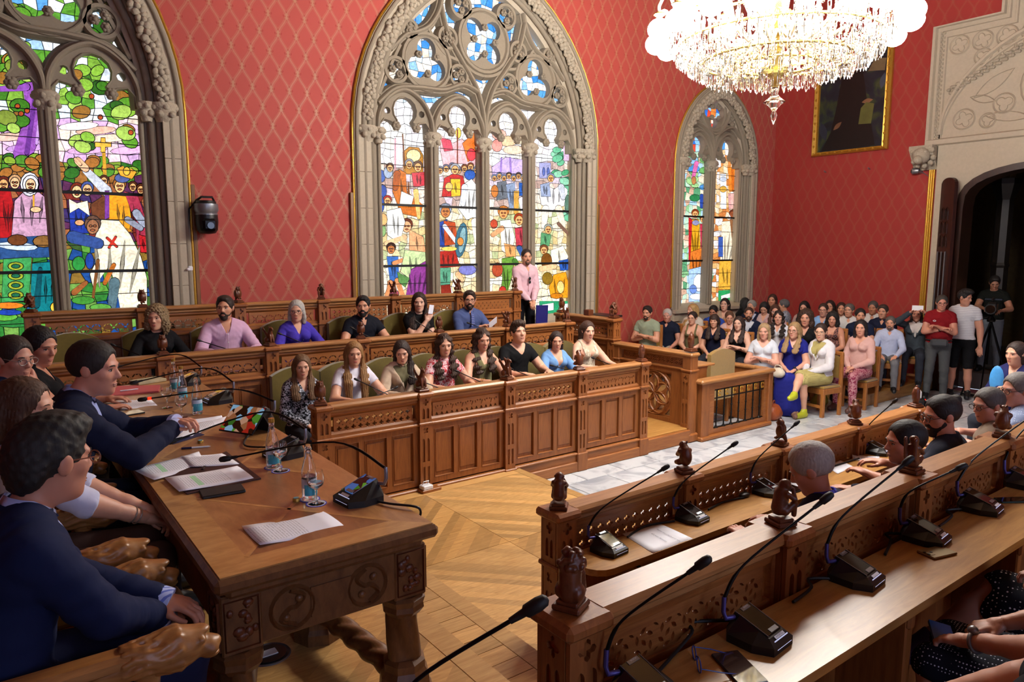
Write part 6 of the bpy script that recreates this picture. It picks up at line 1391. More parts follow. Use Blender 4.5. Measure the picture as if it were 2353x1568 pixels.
# near right bench and front right bench
DESK1, DESK2 = .95, 1.335
R2 = [((1455, 1585), 'front left of the near right desk, cut by the picture edge', None), ((1712, 1455), 'beside the folded glasses and phone on the near right desk', 'A PORTELL'), ((1937, 1322), 'behind the gold phone on the near right desk', None), ((2098, 1232), 'third from the right edge on the near right desk', None), ((2225, 1165), 'second from the right edge on the near right desk', None), ((2330, 1112), 'at the right edge of the picture on the near right desk', None)]
tips2 = [(1580, 1318, .40), (1870, 1168, .42), (2062, 1080, .42), (2182, 1086, .30), (2400, 935, .45), (2440, 900, .45)]
def local_tip(px, py, z, loc, rz): q = atZ(px, py, z) - Vector(loc); c, s_ = math.cos(-rz), math.sin(-rz); return (q.x * c - q.y * s_, q.x * s_ + q.y * c, q.z)
for i, ((px, py), l, nm) in enumerate(R2):
    p = atZ(px, py, DESK2); L_ = (p.x, p.y - .05, DESK2); micunit('black microphone unit ' + l, L_, .10, local_tip(tips2[i][0], tips2[i][1], DESK2 + tips2[i][2], L_, .1), side=-1, name=nm)
R1 = [((1382, 1258), 'at the near end of the front right desk beside the certificate', None), ((1572, 1188), 'beyond the certificate on the front right desk', None), ((1745, 1128), 'before the grey-haired man on the front right desk', None), ((2000, 1038), 'at the far end of the front right desk', None)]
tips1 = [(1510, 1087), (1672, 1032), (1818, 984), (2045, 932)]
for i, ((px, py), l, nm) in enumerate(R1):
    p = atZ(px, py, DESK1); L_ = (p.x, p.y - .06, DESK1); micunit('black microphone unit ' + l, L_, .10, local_tip(*tips1[i], DESK1 + .42, L_, .1), side=-1, name=nm)
sd_ = thing('side_table', 'small dark side table beside the dais carrying one microphone unit', 'table', (.5, .96, DZ)); MB().box((0, 0, .785), (.4, .4, .03), bev=.006).build('tabletop', TABLED, sd_)
for sx in (-1, 1):
    for sy in (-1, 1): MB().box((sx * .16, sy * .16, .385), (.04, .04, .77)).build('leg', TABLED, sd_)
micunit('black microphone unit at the bottom edge whose long stem rises into the picture', (.515, .98, 1.601), 0.5, local_tip(1172, 1428, 1.93, (.515, .98, 1.601), .5), side=1)
def desk(label, x0, x1, y0, y1, z, zf):
    g = thing('writing_desk', label, 'desk'); mm = MB(); r = .12
    P = [(x1, y1), (x0, y1), (x0, y0 + r)] + [(x0 + r - r * math.cos(a), y0 + r - r * math.sin(a)) for a in (PI / 8, PI / 4, 3 * PI / 8)] + [(x0 + r, y0), (x1, y0)]
    mm.prism(P, z - .035, z, lambda a, b, d: (a, b, d)); mm.build('desktop', DESK, g)
    n = int((x1 - x0) / UW)
    for k in range(n + 1):
        mm = MB(); mm.box((x0 + .3 + k * UW, y1 - .15, (z + zf) / 2 - .02), (.05, .28, z - zf - .04), bev=.006); mm.box((x0 + .3 + k * UW, y1 - .2, z - .07), (.045, .2, .06), bev=.01); mm.build('bracket', OAKZ, g)
    mm = MB(); mm.box(((x0 + x1) / 2, y1 - .03, (z + zf) / 2), (x1 - x0, .02, z - zf - .06)); mm.build('modesty_panel', OAKZ, g); return g
desk('oak writing desk along the front right bench with rounded near end', 2.40, 6.6, 2.50, 2.77, DESK1, .2)
desk('oak writing desk along the near right bench', 1.25, 5.5, 1.06, 1.37, DESK2, .58)
desk('narrow oak desk behind the front row partition on the window side', 2.5, 6.45, 6.22, 6.48, .93, .2)
desk('narrow oak desk behind the middle partition on the window side', .45, 6.55, 7.68, 7.94, 1.3, .57)
# cables lying along the near right desk
for k, (a, b_) in enumerate((((1440, 1500), (1690, 1400)), ((1790, 1370), (1900, 1320)), ((1990, 1260), (2070, 1215)), ((2140, 1205), (2200, 1160)))):
    A = atZ(*a, DESK2 + .008); B = atZ(*b_, DESK2 + .008); mdp = (A + B) / 2; A.y = min(A.y, 1.33); B.y = min(B.y, 1.33)
    cable(['two-strand black cable curving behind the folded glasses', 'black cable coiled between second and third units of the near desk', 'black cable between third and fourth units of the near desk', 'black cable between the farthest units of the near desk'][k], [tuple(A), (mdp.x, mdp.y - .03, mdp.z), (mdp.x + .05, mdp.y + .01, mdp.z + .005), tuple(B)], .006)
for k, (a, b_) in enumerate((((1420, 1225), (1530, 1190)), ((1610, 1165), (1700, 1140)), ((1800, 1110), (1960, 1050)))):
    A = atZ(*a, DESK1 + .008); B = atZ(*b_, DESK1 + .008); mdp = (A + B) / 2; A.y = min(A.y, 2.73); B.y = min(B.y, 2.73)
    cable(['black cable behind the certificate on the front right desk', 'black cable before the grey-haired man', 'black cable running to the far unit of the front right desk'][k], [tuple(A), (mdp.x, mdp.y - .02, mdp.z), tuple(B)], .006)
p0 = atZ(895, 1160, T + .006); cable('black cable from the near unit hanging over the table edge', [(1.22, 2.62, T + .008), (p0.x, p0.y, T + .01), (1.325, 2.43, T + .012), (1.345, 2.42, T - .01), (1.347, 2.44, T - .05)], .005)
cable('black cable looping round the tablet unit', [(1.2, 3.6, T + .01), (1.05, 3.72, T + .012), (1.1, 3.9, T + .01), (1.2, 4.05, T + .01)], .005)
cable('black cable beyond the tablet towards the amber screen', [(1.22, 4.3, T + .01), (1.28, 4.5, T + .012), (1.26, 4.8, T + .01)], .005)
# ================================================================== THINGS ON THE TABLE
def paper_mat(name, ang, hl=None):
    m, t = newmat(name); tc = t.add('TexCoord'); sx = t.add('SeparateXYZ'); t.link(tc.outputs['Object'], sx.inputs[0]); x, y = sx.outputs[0], sx.outputs[1]
    ln = t.math('GREATER_THAN', t.math('SINE', t.math('MULTIPLY', y, 620)), .25); n = t.add('TexNoise'); n.inputs['Scale'].default_value = 1; mp = t.add('Mapping'); mp.inputs['Scale'].default_value = (260, 60, 1); t.link(tc.outputs['Object'], mp.inputs['Vector']); t.link(mp.outputs[0], n.inputs['Vector'])
    wd = t.math('GREATER_THAN', n.outputs[0], .44); inx = t.math('LESS_THAN', t.math('ABSOLUTE', x), .08); iny = t.math('LESS_THAN', t.math('ABSOLUTE', t.math('SUBTRACT', y, ang)), .095); tx = t.math('MULTIPLY', t.math('MULTIPLY', ln, wd), t.math('MULTIPLY', inx, iny))
    col = t.mix(t.math('MULTIPLY', tx, .36), srgb('eef0fb'), srgb('3a3a55'))
    if hl: hb = t.math('MULTIPLY', t.math('LESS_THAN', t.math('ABSOLUTE', t.math('SUBTRACT', y, hl)), .012), inx); col = t.mix(t.math('MULTIPLY', hb, .6), col, srgb('7fe08a'))
    t.link(col, t.b.inputs['Base Color']); t.b.inputs['Roughness'].default_value = .8; return m
PM1 = paper_mat('printed_paper', .02); PM2 = paper_mat('printed_paper_marked', .02, .055); PM3 = paper_mat('printed_list', .06)
def sheet(label, corners, z, mat, cat='paper', name='paper_sheet', curl=.004, group=None, th=.0008):
    P = [atZ(x, y, z) for x, y in corners]; c = sum(P, Vector()) / 4; u = ((P[1] - P[0]) + (P[2] - P[3])) / 2; ang = math.atan2(u.y, u.x)
    mm = MB(); n = 6; v = []
    for i in range(n + 1):
        for j in range(n + 1):
            a, b_ = i / n, j / n; q = P[0] * (1 - a) * (1 - b_) + P[1] * a * (1 - b_) + P[2] * a * b_ + P[3] * (1 - a) * b_ - c; lx = q.x * math.cos(-ang) - q.y * math.sin(-ang); ly = q.x * math.sin(-ang) + q.y * math.cos(-ang)
            v.append((lx, ly, curl * (abs(a - .5) * 2) ** 3 * math.cos(3 * b_ + 1) + curl * .2 + .0004))
    f = [(i * (n + 1) + j, (i + 1) * (n + 1) + j, (i + 1) * (n + 1) + j + 1, i * (n + 1) + j + 1) for i in range(n) for j in range(n)]
    mm.add(v, f); o = mm.build(name, mat, None, 60); o.location = (c.x, c.y, z); o.rotation_euler = (0, 0, ang); sm = o.modifiers.new('t', 'SOLIDIFY'); sm.thickness = th; sm.offset = 1; return tag(o, label, cat, group)
sheet('creased white printed list on the near end of the table', [(598, 1258), (555, 1214), (738, 1172), (795, 1211)], T + .001, PM3, curl=.01)
fo = thing('clipboard_folder', 'dark red-brown open folder under printed sheets on the table', 'folder'); P = [atZ(x, y, T) for x, y in ((378, 1100), (430, 1138), (600, 1102), (520, 1040))]; mm = MB(); mm.prism([(q.x, q.y) for q in P], T + .0005, T + .006, lambda a, b, d: (a, b, d)); mm.build('cover', plain('oxblood_leather', '3a1d1a', .5), fo); mm = MB(); q = atZ(468, 1083, T); mm.box((q.x, q.y, T + .016), (.05, .012, .006), bev=.002, rot=Euler((0, 0, 1.1)).to_matrix()); mm.build('clip', BLACKM, fo)
sheet('white printed sheet with green highlighting lying across the folder spine', [(355, 1106), (303, 1080), (457, 1037), (470, 1066)], T + .007, PM2, curl=.006)
sheet('white printed sheet at the back of the open folder', [(440, 1075), (415, 1050), (510, 1042), (550, 1066)], T + .0085, PM1, curl=.004)
sheet('white sheet with highlighted table on the near side of the folder', [(412, 1132), (378, 1100), (545, 1070), (583, 1098)], T + .0105, PM2, curl=.005)
sheet('curled printed pages under the hands of the speaker', [(400, 1017), (384, 985), (520, 955), (532, 966)], T + .006, PM2, curl=.03); sheet('plain white page lifted beside the printed speech', [(392, 985), (398, 968), (508, 954), (512, 962)], T + .003, PAPER, curl=.02)
fb = MB(); P = [atZ(x, y, T) for x, y in ((352, 1014), (398, 1022), (470, 1000), (420, 985))]; fb.prism([(q.x, q.y) for q in P], T + .0005, T + .003, lambda a, b, d: (a, b, d)); tag(fb.build('folder', plain('navy_card', '1b2450', .6)), 'navy blue folder under the hands of the speaker', 'folder')
sheet('small white programme card beyond the speaker', [(278, 943), (258, 923), (342, 914), (362, 932)], T + .001, PM1, curl=.003)
rf = MB(); P = [atZ(x, y, T) for x, y in ((248, 913), (365, 902), (368, 888), (270, 890))]; rf.prism([(q.x, q.y) for q in P], T + .0005, T + .01, lambda a, b, d: (a, b, d)); tag(rf.build('folder', plain('red_card', 'c2545a', .6)), 'coral red folder at the far end of the table', 'folder')
nb_ = MB(); p = atZ(330, 886, T); nb_.box((p.x + .05, p.y + .12, T + .012), (.22, .15, .024), bev=.004, rot=Euler((0, 0, .3)).to_matrix()); tag(nb_.build('notebook', plain('cream_cover', 'b9ae8c', .6)), 'cream notebook lying behind the red folder', 'notebook')
def pen(label, a, b_, z, col):
    A, B = atZ(*a, z), atZ(*b_, z); g = thing('pen', label, 'pen'); mm = MB(); mm.tube([tuple(A), tuple(A + (B - A) * .35)], .0052, 8); mm.build('cap', plain('pen_' + col, col, .4, var=0), g, 60); mm = MB(); mm.tube([tuple(A + (B - A) * .35), tuple(A + (B - A) * .92), tuple(B)], [.0045, .0045, .001], 8); mm.build('barrel', WHITE, g, 60)
pen('white pen with dark blue cap lying before the speaker', (417, 1031), (484, 1026), T + .0055, '1c1f4a'); pen('slim white pen on the red folder', (276, 899), (318, 894), T + .016, 'c8ccd8')
def phone(label, corners, z, col, th=.009, face=None, cams=False):
    P = [atZ(x, y, z) for x, y in corners]; c = sum(P, Vector()) / 4; u = P[1] - P[0]; ang = math.atan2(u.y, u.x); g = thing('phone', label, 'phone', (c.x, c.y, z + .0005), ang); L = (u.length + (P[2] - P[3]).length) / 2; W_ = ((P[3] - P[0]).length + (P[2] - P[1]).length) / 2
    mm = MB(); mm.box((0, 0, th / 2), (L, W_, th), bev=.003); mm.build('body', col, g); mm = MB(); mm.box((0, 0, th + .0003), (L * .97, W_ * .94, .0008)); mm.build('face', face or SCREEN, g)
    if cams:
        mm = MB(); mm.box((-L * .36, 0, th + .0015), (L * .2, W_ * .5, .002), bev=.0008); cb_ = mm.build('camera_plate', col, g)
        for a, b_ in ((-.03, .2), (-.03, -.2), (.04, 0)): mm = MB(); mm.tube([(-L * .36 + a * .35, b_ * W_ * .6, th + .002), (-L * .36 + a * .35, b_ * W_ * .6, th + .0045)], .0055, 10); mm.build('camera_lens', BLACK, cb_)
    return g
phone('black phone in a case on the near side of the folder', [(455, 1133), (552, 1117), (567, 1131), (468, 1150)], T, BLACK, th=.012, face=RUBBER)
phone('phone lying face up with bright reflections beyond the speaker', [(270, 952), (320, 944), (330, 950), (282, 960)], T, BLACK, face=plain('phone_glow', 'c9b088', .1, var=0))  # pale face colour stands in for reflections
phone('phone with glossy dark screen on the near right desk edge', [(1636, 1508), (1690, 1500), (1765, 1568), (1705, 1590)], DESK2, plain('phone_case_dark', '1d1a1c', .4, var=0), face=plain('phone_glass', '3a2c28', .05, var=0))
phone('gold phone with three cameras on the near right desk', [(2106, 1272), (2150, 1262), (2205, 1270), (2150, 1288)], DESK2, plain('gold_phone', '8f7a58', .35, metal=.6, var=0), face=plain('gold_phone_back', '96835f', .3, metal=.5, var=0), cams=True)
phone('dark green phone at the right edge of the near right desk', [(2284, 1148), (2353, 1146), (2372, 1156), (2300, 1158)], DESK2, plain('green_case', '14332c', .4, var=0)); phone('black phone before the grey-haired man', [(1790, 1118), (1812, 1112), (1845, 1128), (1820, 1136)], DESK1, BLACK)
# folded reading glasses
p = atZ(1600, 1530, DESK2); eg = thing('eyeglasses', 'blue and violet reading glasses standing folded on the near right desk', 'glasses', (p.x, p.y, DESK2 + .022), .9)
BLUEP = plain('blue_acetate', '2a3f8a', .25, var=0)
for sx in (-1, 1):
    mm = MB(); mm.tube([(sx * .033 + .026 * math.cos(a), 0, .02 * math.sin(a)) for a in [2 * PI * i / 14 for i in range(14)]], .0022, 5, closed=True); mm.build('rim', BLUEP, eg, 60); mm = MB(); mm.tube([(sx * .06, 0, .004), (sx * .062, -.06, -.005), (sx * .05, -.13, -.018)], .002, 5); mm.build('temple', BLUEP, eg, 60)
mm = MB(); mm.tube([(-.008, 0, .004), (0, -.004, .007), (.008, 0, .004)], .002, 5); mm.build('bridge', BLUEP, eg)
# certificate and papers on the front right desk
ct = sheet('white certificate with printed lettering on the front right desk', [(1500, 1272), (1430, 1228), (1515, 1203), (1592, 1238)], DESK1 + .001, PAPER, 'certificate', 'certificate', curl=.002)
for txt, sz, y in (('PREMIS MALLORCA JOVE 2024', .015, -.045), ('IES Joan Alcover', .02, .0)):
    l = ob('lettering', text_mesh(txt, sz, 'lettering', INK), ct, (-.02, y * 1.5, .0042)); l.rotation_euler = (0, 0, PI / 2 + PI / 2)
for l, cn in (('white paper under the phone of the grey-haired man', [(1800, 1140), (1780, 1112), (1830, 1100), (1850, 1125)]), ('white sheet on the front right desk beside the dark-haired man', [(1925, 1090), (1898, 1072), (1930, 1058), (1960, 1072)]), ('folded white sheet at the far unit of the front right desk', [(1960, 1058), (1958, 1046), (2020, 1048), (2024, 1060)])): sheet(l, cn, DESK1 + .001, PM1, curl=.003)
ms_ = MB(); p = atZ(1710, 1142, DESK1); ms_.ell((p.x, p.y, DESK1 + .014), (.05, .03, .016), 8); tag(ms_.build('computer_mouse', BLACK, None, 60), 'small black computer mouse beside the middle unit of the front right desk', 'mouse')
# ---- bottles, goblets, caps and coasters
def glassm(name, col=(1, 1, 1, 1)):
    m, t = newmat(name); t.b.inputs['Base Color'].default_value = col; t.b.inputs['Roughness'].default_value = .02; t.b.inputs['Transmission Weight'].default_value = 1; t.b.inputs['IOR'].default_value = 1.45; return m
GL = glassm('clear_glass'); WAT = glassm('water', (.93, .97, 1, 1)); TEAL = plain('teal_label', '3f9fb4', .5, var=.1, bscale=30); LBL = plain('pale_label', 'c3d4e6', .5, var=.05); COAST = plain('coaster_blue', '4a48b0', .7); GOLDC = plain('bottle_cap', 'b08a3a', .35, metal=.6)
def bottle(label, px, py, cap=True, h=.225):
    p = atZ(px, py, T); g = thing('water_bottle', label, 'bottle', (p.x, p.y, T + .002), 0, 'water bottles on the table'); k = h / .225
    mm = MB(); pr = [(.0005, .004), (.028, .0), (.031, .006), (.031, .10), (.029, .125), (.020, .155), (.0135, .175), (.012, .20), (.014, .205), (.014, .222), (.0115, .224), (.011, .2), (.0185, .153), (.0275, .124), (.0292, .1), (.0292, .01), (.0005, .009)]
    mm.lathe([(a, b_ * k) for a, b_ in pr], n=24); mm.build('glass', GL, g, 50)
    mm = MB(); mm.lathe([(.0005, .012), (.028, .012), (.028, .095 * k), (.0005, .095 * k)], n=20); mm.build('water', WAT, g, 50)
    mm = MB(); mm.lathe([(.0314, .045), (.0314, .085)], n=24); me_ = mm; lab = MB()
    for nm_, mt_, a0, a1, z0, z1 in (('label', LBL, 0, 2 * PI, .05, .088), ('label_band', TEAL, -2.6, -.3, .022, .066)):
        lb = MB(); n_ = 16; lb.add([(.0315 * math.cos(a0 + (a1 - a0) * i / n_), .0315 * math.sin(a0 + (a1 - a0) * i / n_), z) for i in range(n_ + 1) for z in (z0 * k, z1 * k)], [(2 * i, 2 * i + 2, 2 * i + 3, 2 * i + 1) for i in range(n_)]); lb.build(nm_, mt_, g, 60)
    if cap: mm = MB(); mm.lathe([(.0005, .226 * k + .002), (.0142, .226 * k + .002), (.0148, .212 * k), (.0142, .21 * k)], n=16); mm.build('cap', GOLDC, g, 50)
def goblet(label, px, py):
    p = atZ(px, py, T); g = thing('goblet', label, 'glass', (p.x, p.y, T + .002), 0, 'stemmed glasses on the table'); mm = MB()
    mm.lathe([(.0005, .0), (.034, .0), (.034, .002), (.008, .008), (.004, .016), (.004, .055), (.01, .062), (.03, .078), (.0345, .095), (.034, .115), (.029, .138), (.0282, .138), (.0328, .115), (.0332, .095), (.028, .08), (.0005, .068)], n=28); mm.build('glass', GL, g, 50)
    mm = MB(); mm.lathe([(.0005, .0685), (.027, .0805), (.031, .088), (.0005, .0881)], n=20); mm.build('water', WAT, g, 50)
def coaster(label, px, py):
    p = atZ(px, py, T); mm = MB(); mm.lathe([(.0005, .0003), (.042, .0003), (.042, .0016), (.0005, .0016)], (p.x, p.y, T), 28); o = mm.build('coaster', COAST); tag(o, label, 'coaster', 'paper coasters'); mm = MB(); mm.lathe([(.0005, .0017), (.036, .0017), (.036, .0019), (.0005, .0019)], (p.x, p.y, T), 28); mm.build('coaster_centre', PAPER, o)
for l, x, y, c in (('open water bottle nearest the camera on the table', 712, 1148, False), ('capped water bottle beside the second goblet', 628, 1075, True), ('open water bottle in front of the amber-screen unit', 454, 952, False), ('capped water bottle in the middle of the far group', 420, 922, True), ('capped water bottle farthest along the table', 402, 900, True)): bottle(l, x, y, c, .235)
for l, x, y in (('stemmed glass beside the nearest open bottle', 727, 1158), ('stemmed glass in front of the second bottle', 645, 1083), ('stemmed glass near the hands of the speaker', 418, 960), ('stemmed glass near the red folder', 385, 938)): goblet(l, x, y)
for l, x, y in (('blue-rimmed coaster under the nearest bottle', 712, 1148), ('blue-rimmed coaster under the nearest goblet', 727, 1158), ('blue-rimmed coaster under the second bottle', 628, 1075), ('blue-rimmed coaster under the second goblet', 645, 1083)): coaster(l, x, y)
for l, x, y in (('bottle cap lying left of the nearest bottle', 681, 1152), ('bottle cap lying near the pen', 461, 1018)):
    p = atZ(x, y, T); g = thing('bottle_cap', l, 'cap', (p.x, p.y, T), 0, 'loose bottle caps'); mm = MB(); mm.lathe([(.015, 0), (.0152, .012), (.013, .014)], n=16); mm.build('rim', GOLDC, g, 50); mm = MB(); mm.lathe([(.0005, .0142), (.0115, .0142), (.0115, .0148), (.0005, .0148)], n=16); mm.build('seal', TEAL, g)
# power socket box on the floor by the front bench, round floor socket under the table
p = atZ(983, 1132, PZ); g = thing('floor_socket', 'white power socket on a small wooden base by the front bench', 'socket', (p.x, p.y + .03, PZ), .05); mm = MB(); mm.box((.04, 0, .015), (.22, .1, .03), bev=.004); mm.build('base', OAKX, g); mm = MB(); mm.box((0, 0, .05), (.11, .09, .04), bev=.006); mm.build('socket_box', WHITE, g); mm = MB(); mm.tube([(-.03, .02, .07), (-.03, 0, .105), (.03, 0, .105), (.03, .02, .07)], .005, 6); mm.build('handle', WHITE, g)
p = atZ(618, 1505, DZ); g = thing('floor_outlet', 'round metal-rimmed floor outlet under the table', 'socket', (p.x, p.y, DZ)); mm = MB(); mm.lathe([(.0005, .002), (.085, .002), (.09, .006), (.095, .0), (.0005, -.002)], n=28); mm.build('rim', SILVER, g, 50); mm = MB(); mm.lathe([(.0005, .007), (.075, .007), (.075, .003), (.0005, .003)], n=24); mm.build('plate', BLACK, g); mm = MB(); mm.box((0, 0, .009), (.07, .05, .006), bev=.002); mm.build('module', WHITE, g)
# ================================================================== SIDE PARTITIONS, LECTERN BOX, SEATS
bench('bench_return', 'short oak partition closing the right end of the window rows', (7.5, 8.74, .57), -PI / 2, 2, .97, 'A', uw=1.2)
lc = thing('lectern_partition', 'oak lectern partition with a big carved rosette panel beside the aisle', 'lectern', (7.52, 7.44, 0), -PI / 2)
LW = 1.32
for x, w_ in ((0, .13), (LW, .15)):
    mm = MB(); mm.box((x, 0, .59), (w_, .15, 1.18), bev=.012); mm.box((x, 0, .06), (w_ + .05, .2, .12), bev=.02); mm.box((x, 0, .97), (w_ + .03, .18, .03), bev=.01); mm.build('post', OAKZ, lc)
    mm = MB(); mm.plate([(x - .06, .2), (x + .06, .2), (x + .06, .93), (x - .06, .93)], [lancet(x + sx * .027, .25, .035, .28) for sx in (-1, 1)] + [lancet(x + sx * .027, .58, .035, .24) for sx in (-1, 1)] + [foil(x, .87, .035, 4, 16)], -.09, -.075); mm.build('post_tracery', OAKZ, lc)
mm = MB(); mm.box((LW / 2, 0, 1.185), (LW + .2, .19, .05), bev=.02); mm.box((LW / 2, 0, 1.145), (LW + .1, .13, .04), bev=.01); mm.build('top_rail', OAKR, lc)
ob('pierced_panel', pierced('D', LW - .2, .13, OAKX), lc, (LW / 2, 0, 1.06)); mm = MB(); mm.box((LW / 2, 0, .975), (LW - .1, .12, .03), bev=.01); mm.build('string_moulding', OAKX, lc)
cx, cz, R_ = LW / 2 + .06, .58, .30
H_ = [lens(cx + R_ * .5 * math.cos(a), cz + R_ * .5 * math.sin(a), R_ * .78, R_ * .26, a, 8) for a in [PI / 3 * i + PI / 6 for i in range(6)]] + [lens(cx + R_ * .80 * math.cos(a), cz + R_ * .80 * math.sin(a), R_ * .55, R_ * .20, a + PI / 2, 8) for a in [PI / 3 * i for i in range(6)]] + [[(cx + sx * .29, cz + sz * .29), (cx + sx * .29, cz + sz * .19), (cx + sx * .20, cz + sz * .29)] for sx in (-1, 1) for sz in (-1, 1)]
mm = MB(); mm.plate([(cx - .32, cz - .32), (cx + .32, cz - .32), (cx + .32, cz + .32), (cx - .32, cz + .32)], H_, -.02, .015); mm.build('rosette_panel', OAKX, lc)
for a in [PI / 3 * i for i in range(6)]: mm = MB(); mm.sweep([(cx + R_ * .5 * math.cos(a) + R_ * .5 * math.cos(q), cz + R_ * .5 * math.sin(a) + R_ * .5 * math.sin(q)) for q in [2 * PI * i / 20 for i in range(20)]], [(-.008, -.02), (0, -.035), (.008, -.02)], closed=True); mm.build('rosette_rib', OAKX, lc, 50)
mm = MB(); mm.sweep(circ(cx, cz, R_ * 1.02, 30), [(-.012, -.02), (0, -.04), (.012, -.02)], closed=True); mm.build('rosette_rib', OAKX, lc, 50)
mm = MB(); mm.plate([(.06, .1), (LW - .07, .1), (LW - .07, .96), (.06, .96)], [[(cx - .315, cz - .315), (cx + .315, cz - .315), (cx + .315, cz + .315), (cx - .315, cz + .315)]], -.04, -.01); mm.build('panel_frame', OAKZ, lc)
mm = MB(); mm.box((LW / 2, .02, .06), (LW, .1, .12), bev=.01); mm.build('plinth', OAKX, lc)
# step board between bench end and lectern
mm = MB(); mm.box((7.0, 6.06, .09), (.92, .06, .18), bev=.01); struct(mm.build('trim_step', OAKX))
dk = thing('reading_desk', 'sloping oak reading desk on a bracket behind the lectern', 'desk', (7.62, 6.12, 0)); mm = MB(); mm.box((.22, .5, 1.0), (.42, 1.0, .03), bev=.008); mm.build('desktop', OAKR, dk); mm = MB(); mm.prism([(0, .98), (.3, .98), (.25, .9), (.08, .82), (0, .7)], .02, .07, lambda a, b, d: (a, d, b)); mm.build('bracket', OAKZ, dk)
# velvet chair behind the desk
def camel(w_, z0, z1, up): return [(-w_ / 2, z0), (w_ / 2, z0), (w_ / 2, z1)] + [(w_ * .5 * math.cos(a) * (1 if True else 1), z1 + up * (math.sin(a) ** 2)) for a in [PI * i / 12 for i in range(1, 12)]] + [(-w_ / 2, z1)]
vc = thing('velvet_chair', 'mustard velvet high-back chair inside the railed box', 'chair', (8.62, 6.45, 0), 0); mm = MB(); mm.plate(camel(.56, .38, 1.06, .07), [], -.035, .035); mm.build('backrest', VELVET, vc); mm = MB(); mm.box((0, .28, .44), (.54, .5, .1), bev=.03); mm.build('seat', VELVET, vc)
for x in (-.24, .24):
    for y in (.05, .5): mm = MB(); mm.box((x, y, .2), (.05, .05, .4), bev=.006); mm.build('leg', AUDW, vc)
# railed box with iron balusters
bx_ = thing('railed_box', 'low oak enclosure with wrought iron balusters and gilt rings', 'railing', (7.62, 5.98, 0))
BW, BH = 1.55, .80
mm = MB(); mm.box((.08, .06, BH / 2), (.17, .14, BH), bev=.015); mm.build('corner_post', OAKZ, bx_); mm = MB(); mm.box((BW, .06, BH / 2), (.10, .14, BH), bev=.012); mm.build('corner_post', OAKZ, bx_)
mm = MB(); mm.box((BW / 2, .04, BH + .015), (BW + .12, .17, .06), bev=.022); mm.build('top_rail', OAKR, bx_)
mm = MB(); mm.plate([(.16, 0), (BW - .04, 0), (BW - .04, BH - .01), (.16, BH - .01)], [[(.28, .13), (BW - .12, .13), (BW - .12, BH - .12), (.28, BH - .12)]], .02, .06); mm.build('front_frame', OAKX, bx_)
mm = MB(); mm.box((BW / 2, .03, .03), (BW + .06, .13, .06), bev=.015); mm.build('plinth', OAKX, bx_)
for k in range(7):
    x = .36 + k * (BW - .56) / 6; mm = MB(); mm.tube([(x, .04, .13), (x, .04, BH - .12)], .011, 6); mm.tube([(x, .04, z) for z in (.135, .15, .165)], [.03, .02, .012], 8); [mm.ell((x, .04, z), (.016, .016, .016), 5) for z in (.30, .42)]; mm.build('baluster', IRON, bx_)
    mm = MB(); mm.tube([(x + .05 + .038 * math.cos(a), .04, BH - .185 + .038 * math.sin(a)) for a in [2 * PI * i / 14 * .85 + .5 for i in range(14)]], .012, 6); mm.build('gilt_ring', GOLD, bx_, 60)
for z in (BH - .25, BH - .135, .14): mm = MB(); mm.tube([(.28, .04, z), (BW - .12, .04, z)], .009, 6); mm.build('iron_rail', IRON, bx_)
mm = MB(); mm.box((BW - .0, .56, BH / 2), (.06, .9, BH), bev=.01); mm.build('side_panel', OAKX, bx_); mm = MB(); mm.box((BW - .0, .56, BH + .02), (.12, 1.0, .06), bev=.02); mm.build('side_rail', OAKR, bx_)
mm = MB(); mm.box((BW / 2 + .4, 1.0, BH / 2), (.8, .05, BH), bev=.01); mm.build('rear_panel', OAKX, bx_)
# olive velvet seats along the window rows
seat_me = None
def mkseat():
    g = thing('velvet_pew', 'x', 'seat', (0, 0, 0), 0, 'olive velvet seats on the window side'); mm = MB(); mm.plate(camel(.515, .40, 1.06, .08), [], -.04, .04); mm.build('backrest', OLIVE, g); mm = MB(); mm.box((0, -.28, .42), (.52, .48, .10), bev=.03); mm.build('cushion', OLIVE, g); mm = MB(); mm.box((0, -.27, .19), (.5, .4, .36), bev=.01); mm.build('seat_base', OAKZ, g); return g
st0 = mkseat(); OR = ['first', 'second', 'third', 'fourth', 'fifth', 'sixth', 'seventh', 'eighth', 'ninth', 'tenth', 'eleventh']
S1 = [2.62 + .525 * i for i in range(8)]; S2 = [.72, 1.45, 2.15, 2.95, 3.8, 4.57, 5.35]
for i, x in enumerate(S1):
    l = 'olive velvet seat back, %s from the left in the front window row' % OR[i]
    if i == 0: st0.location = (x, 7.40, .2); st0['label'] = l
    else: copy_tree(st0, (x, 7.40, .2), 0, l)
for i, x in enumerate(S2): copy_tree(st0, (x, 8.72, .57), 0, 'olive velvet seat back, %s from the left in the back window row' % OR[i])
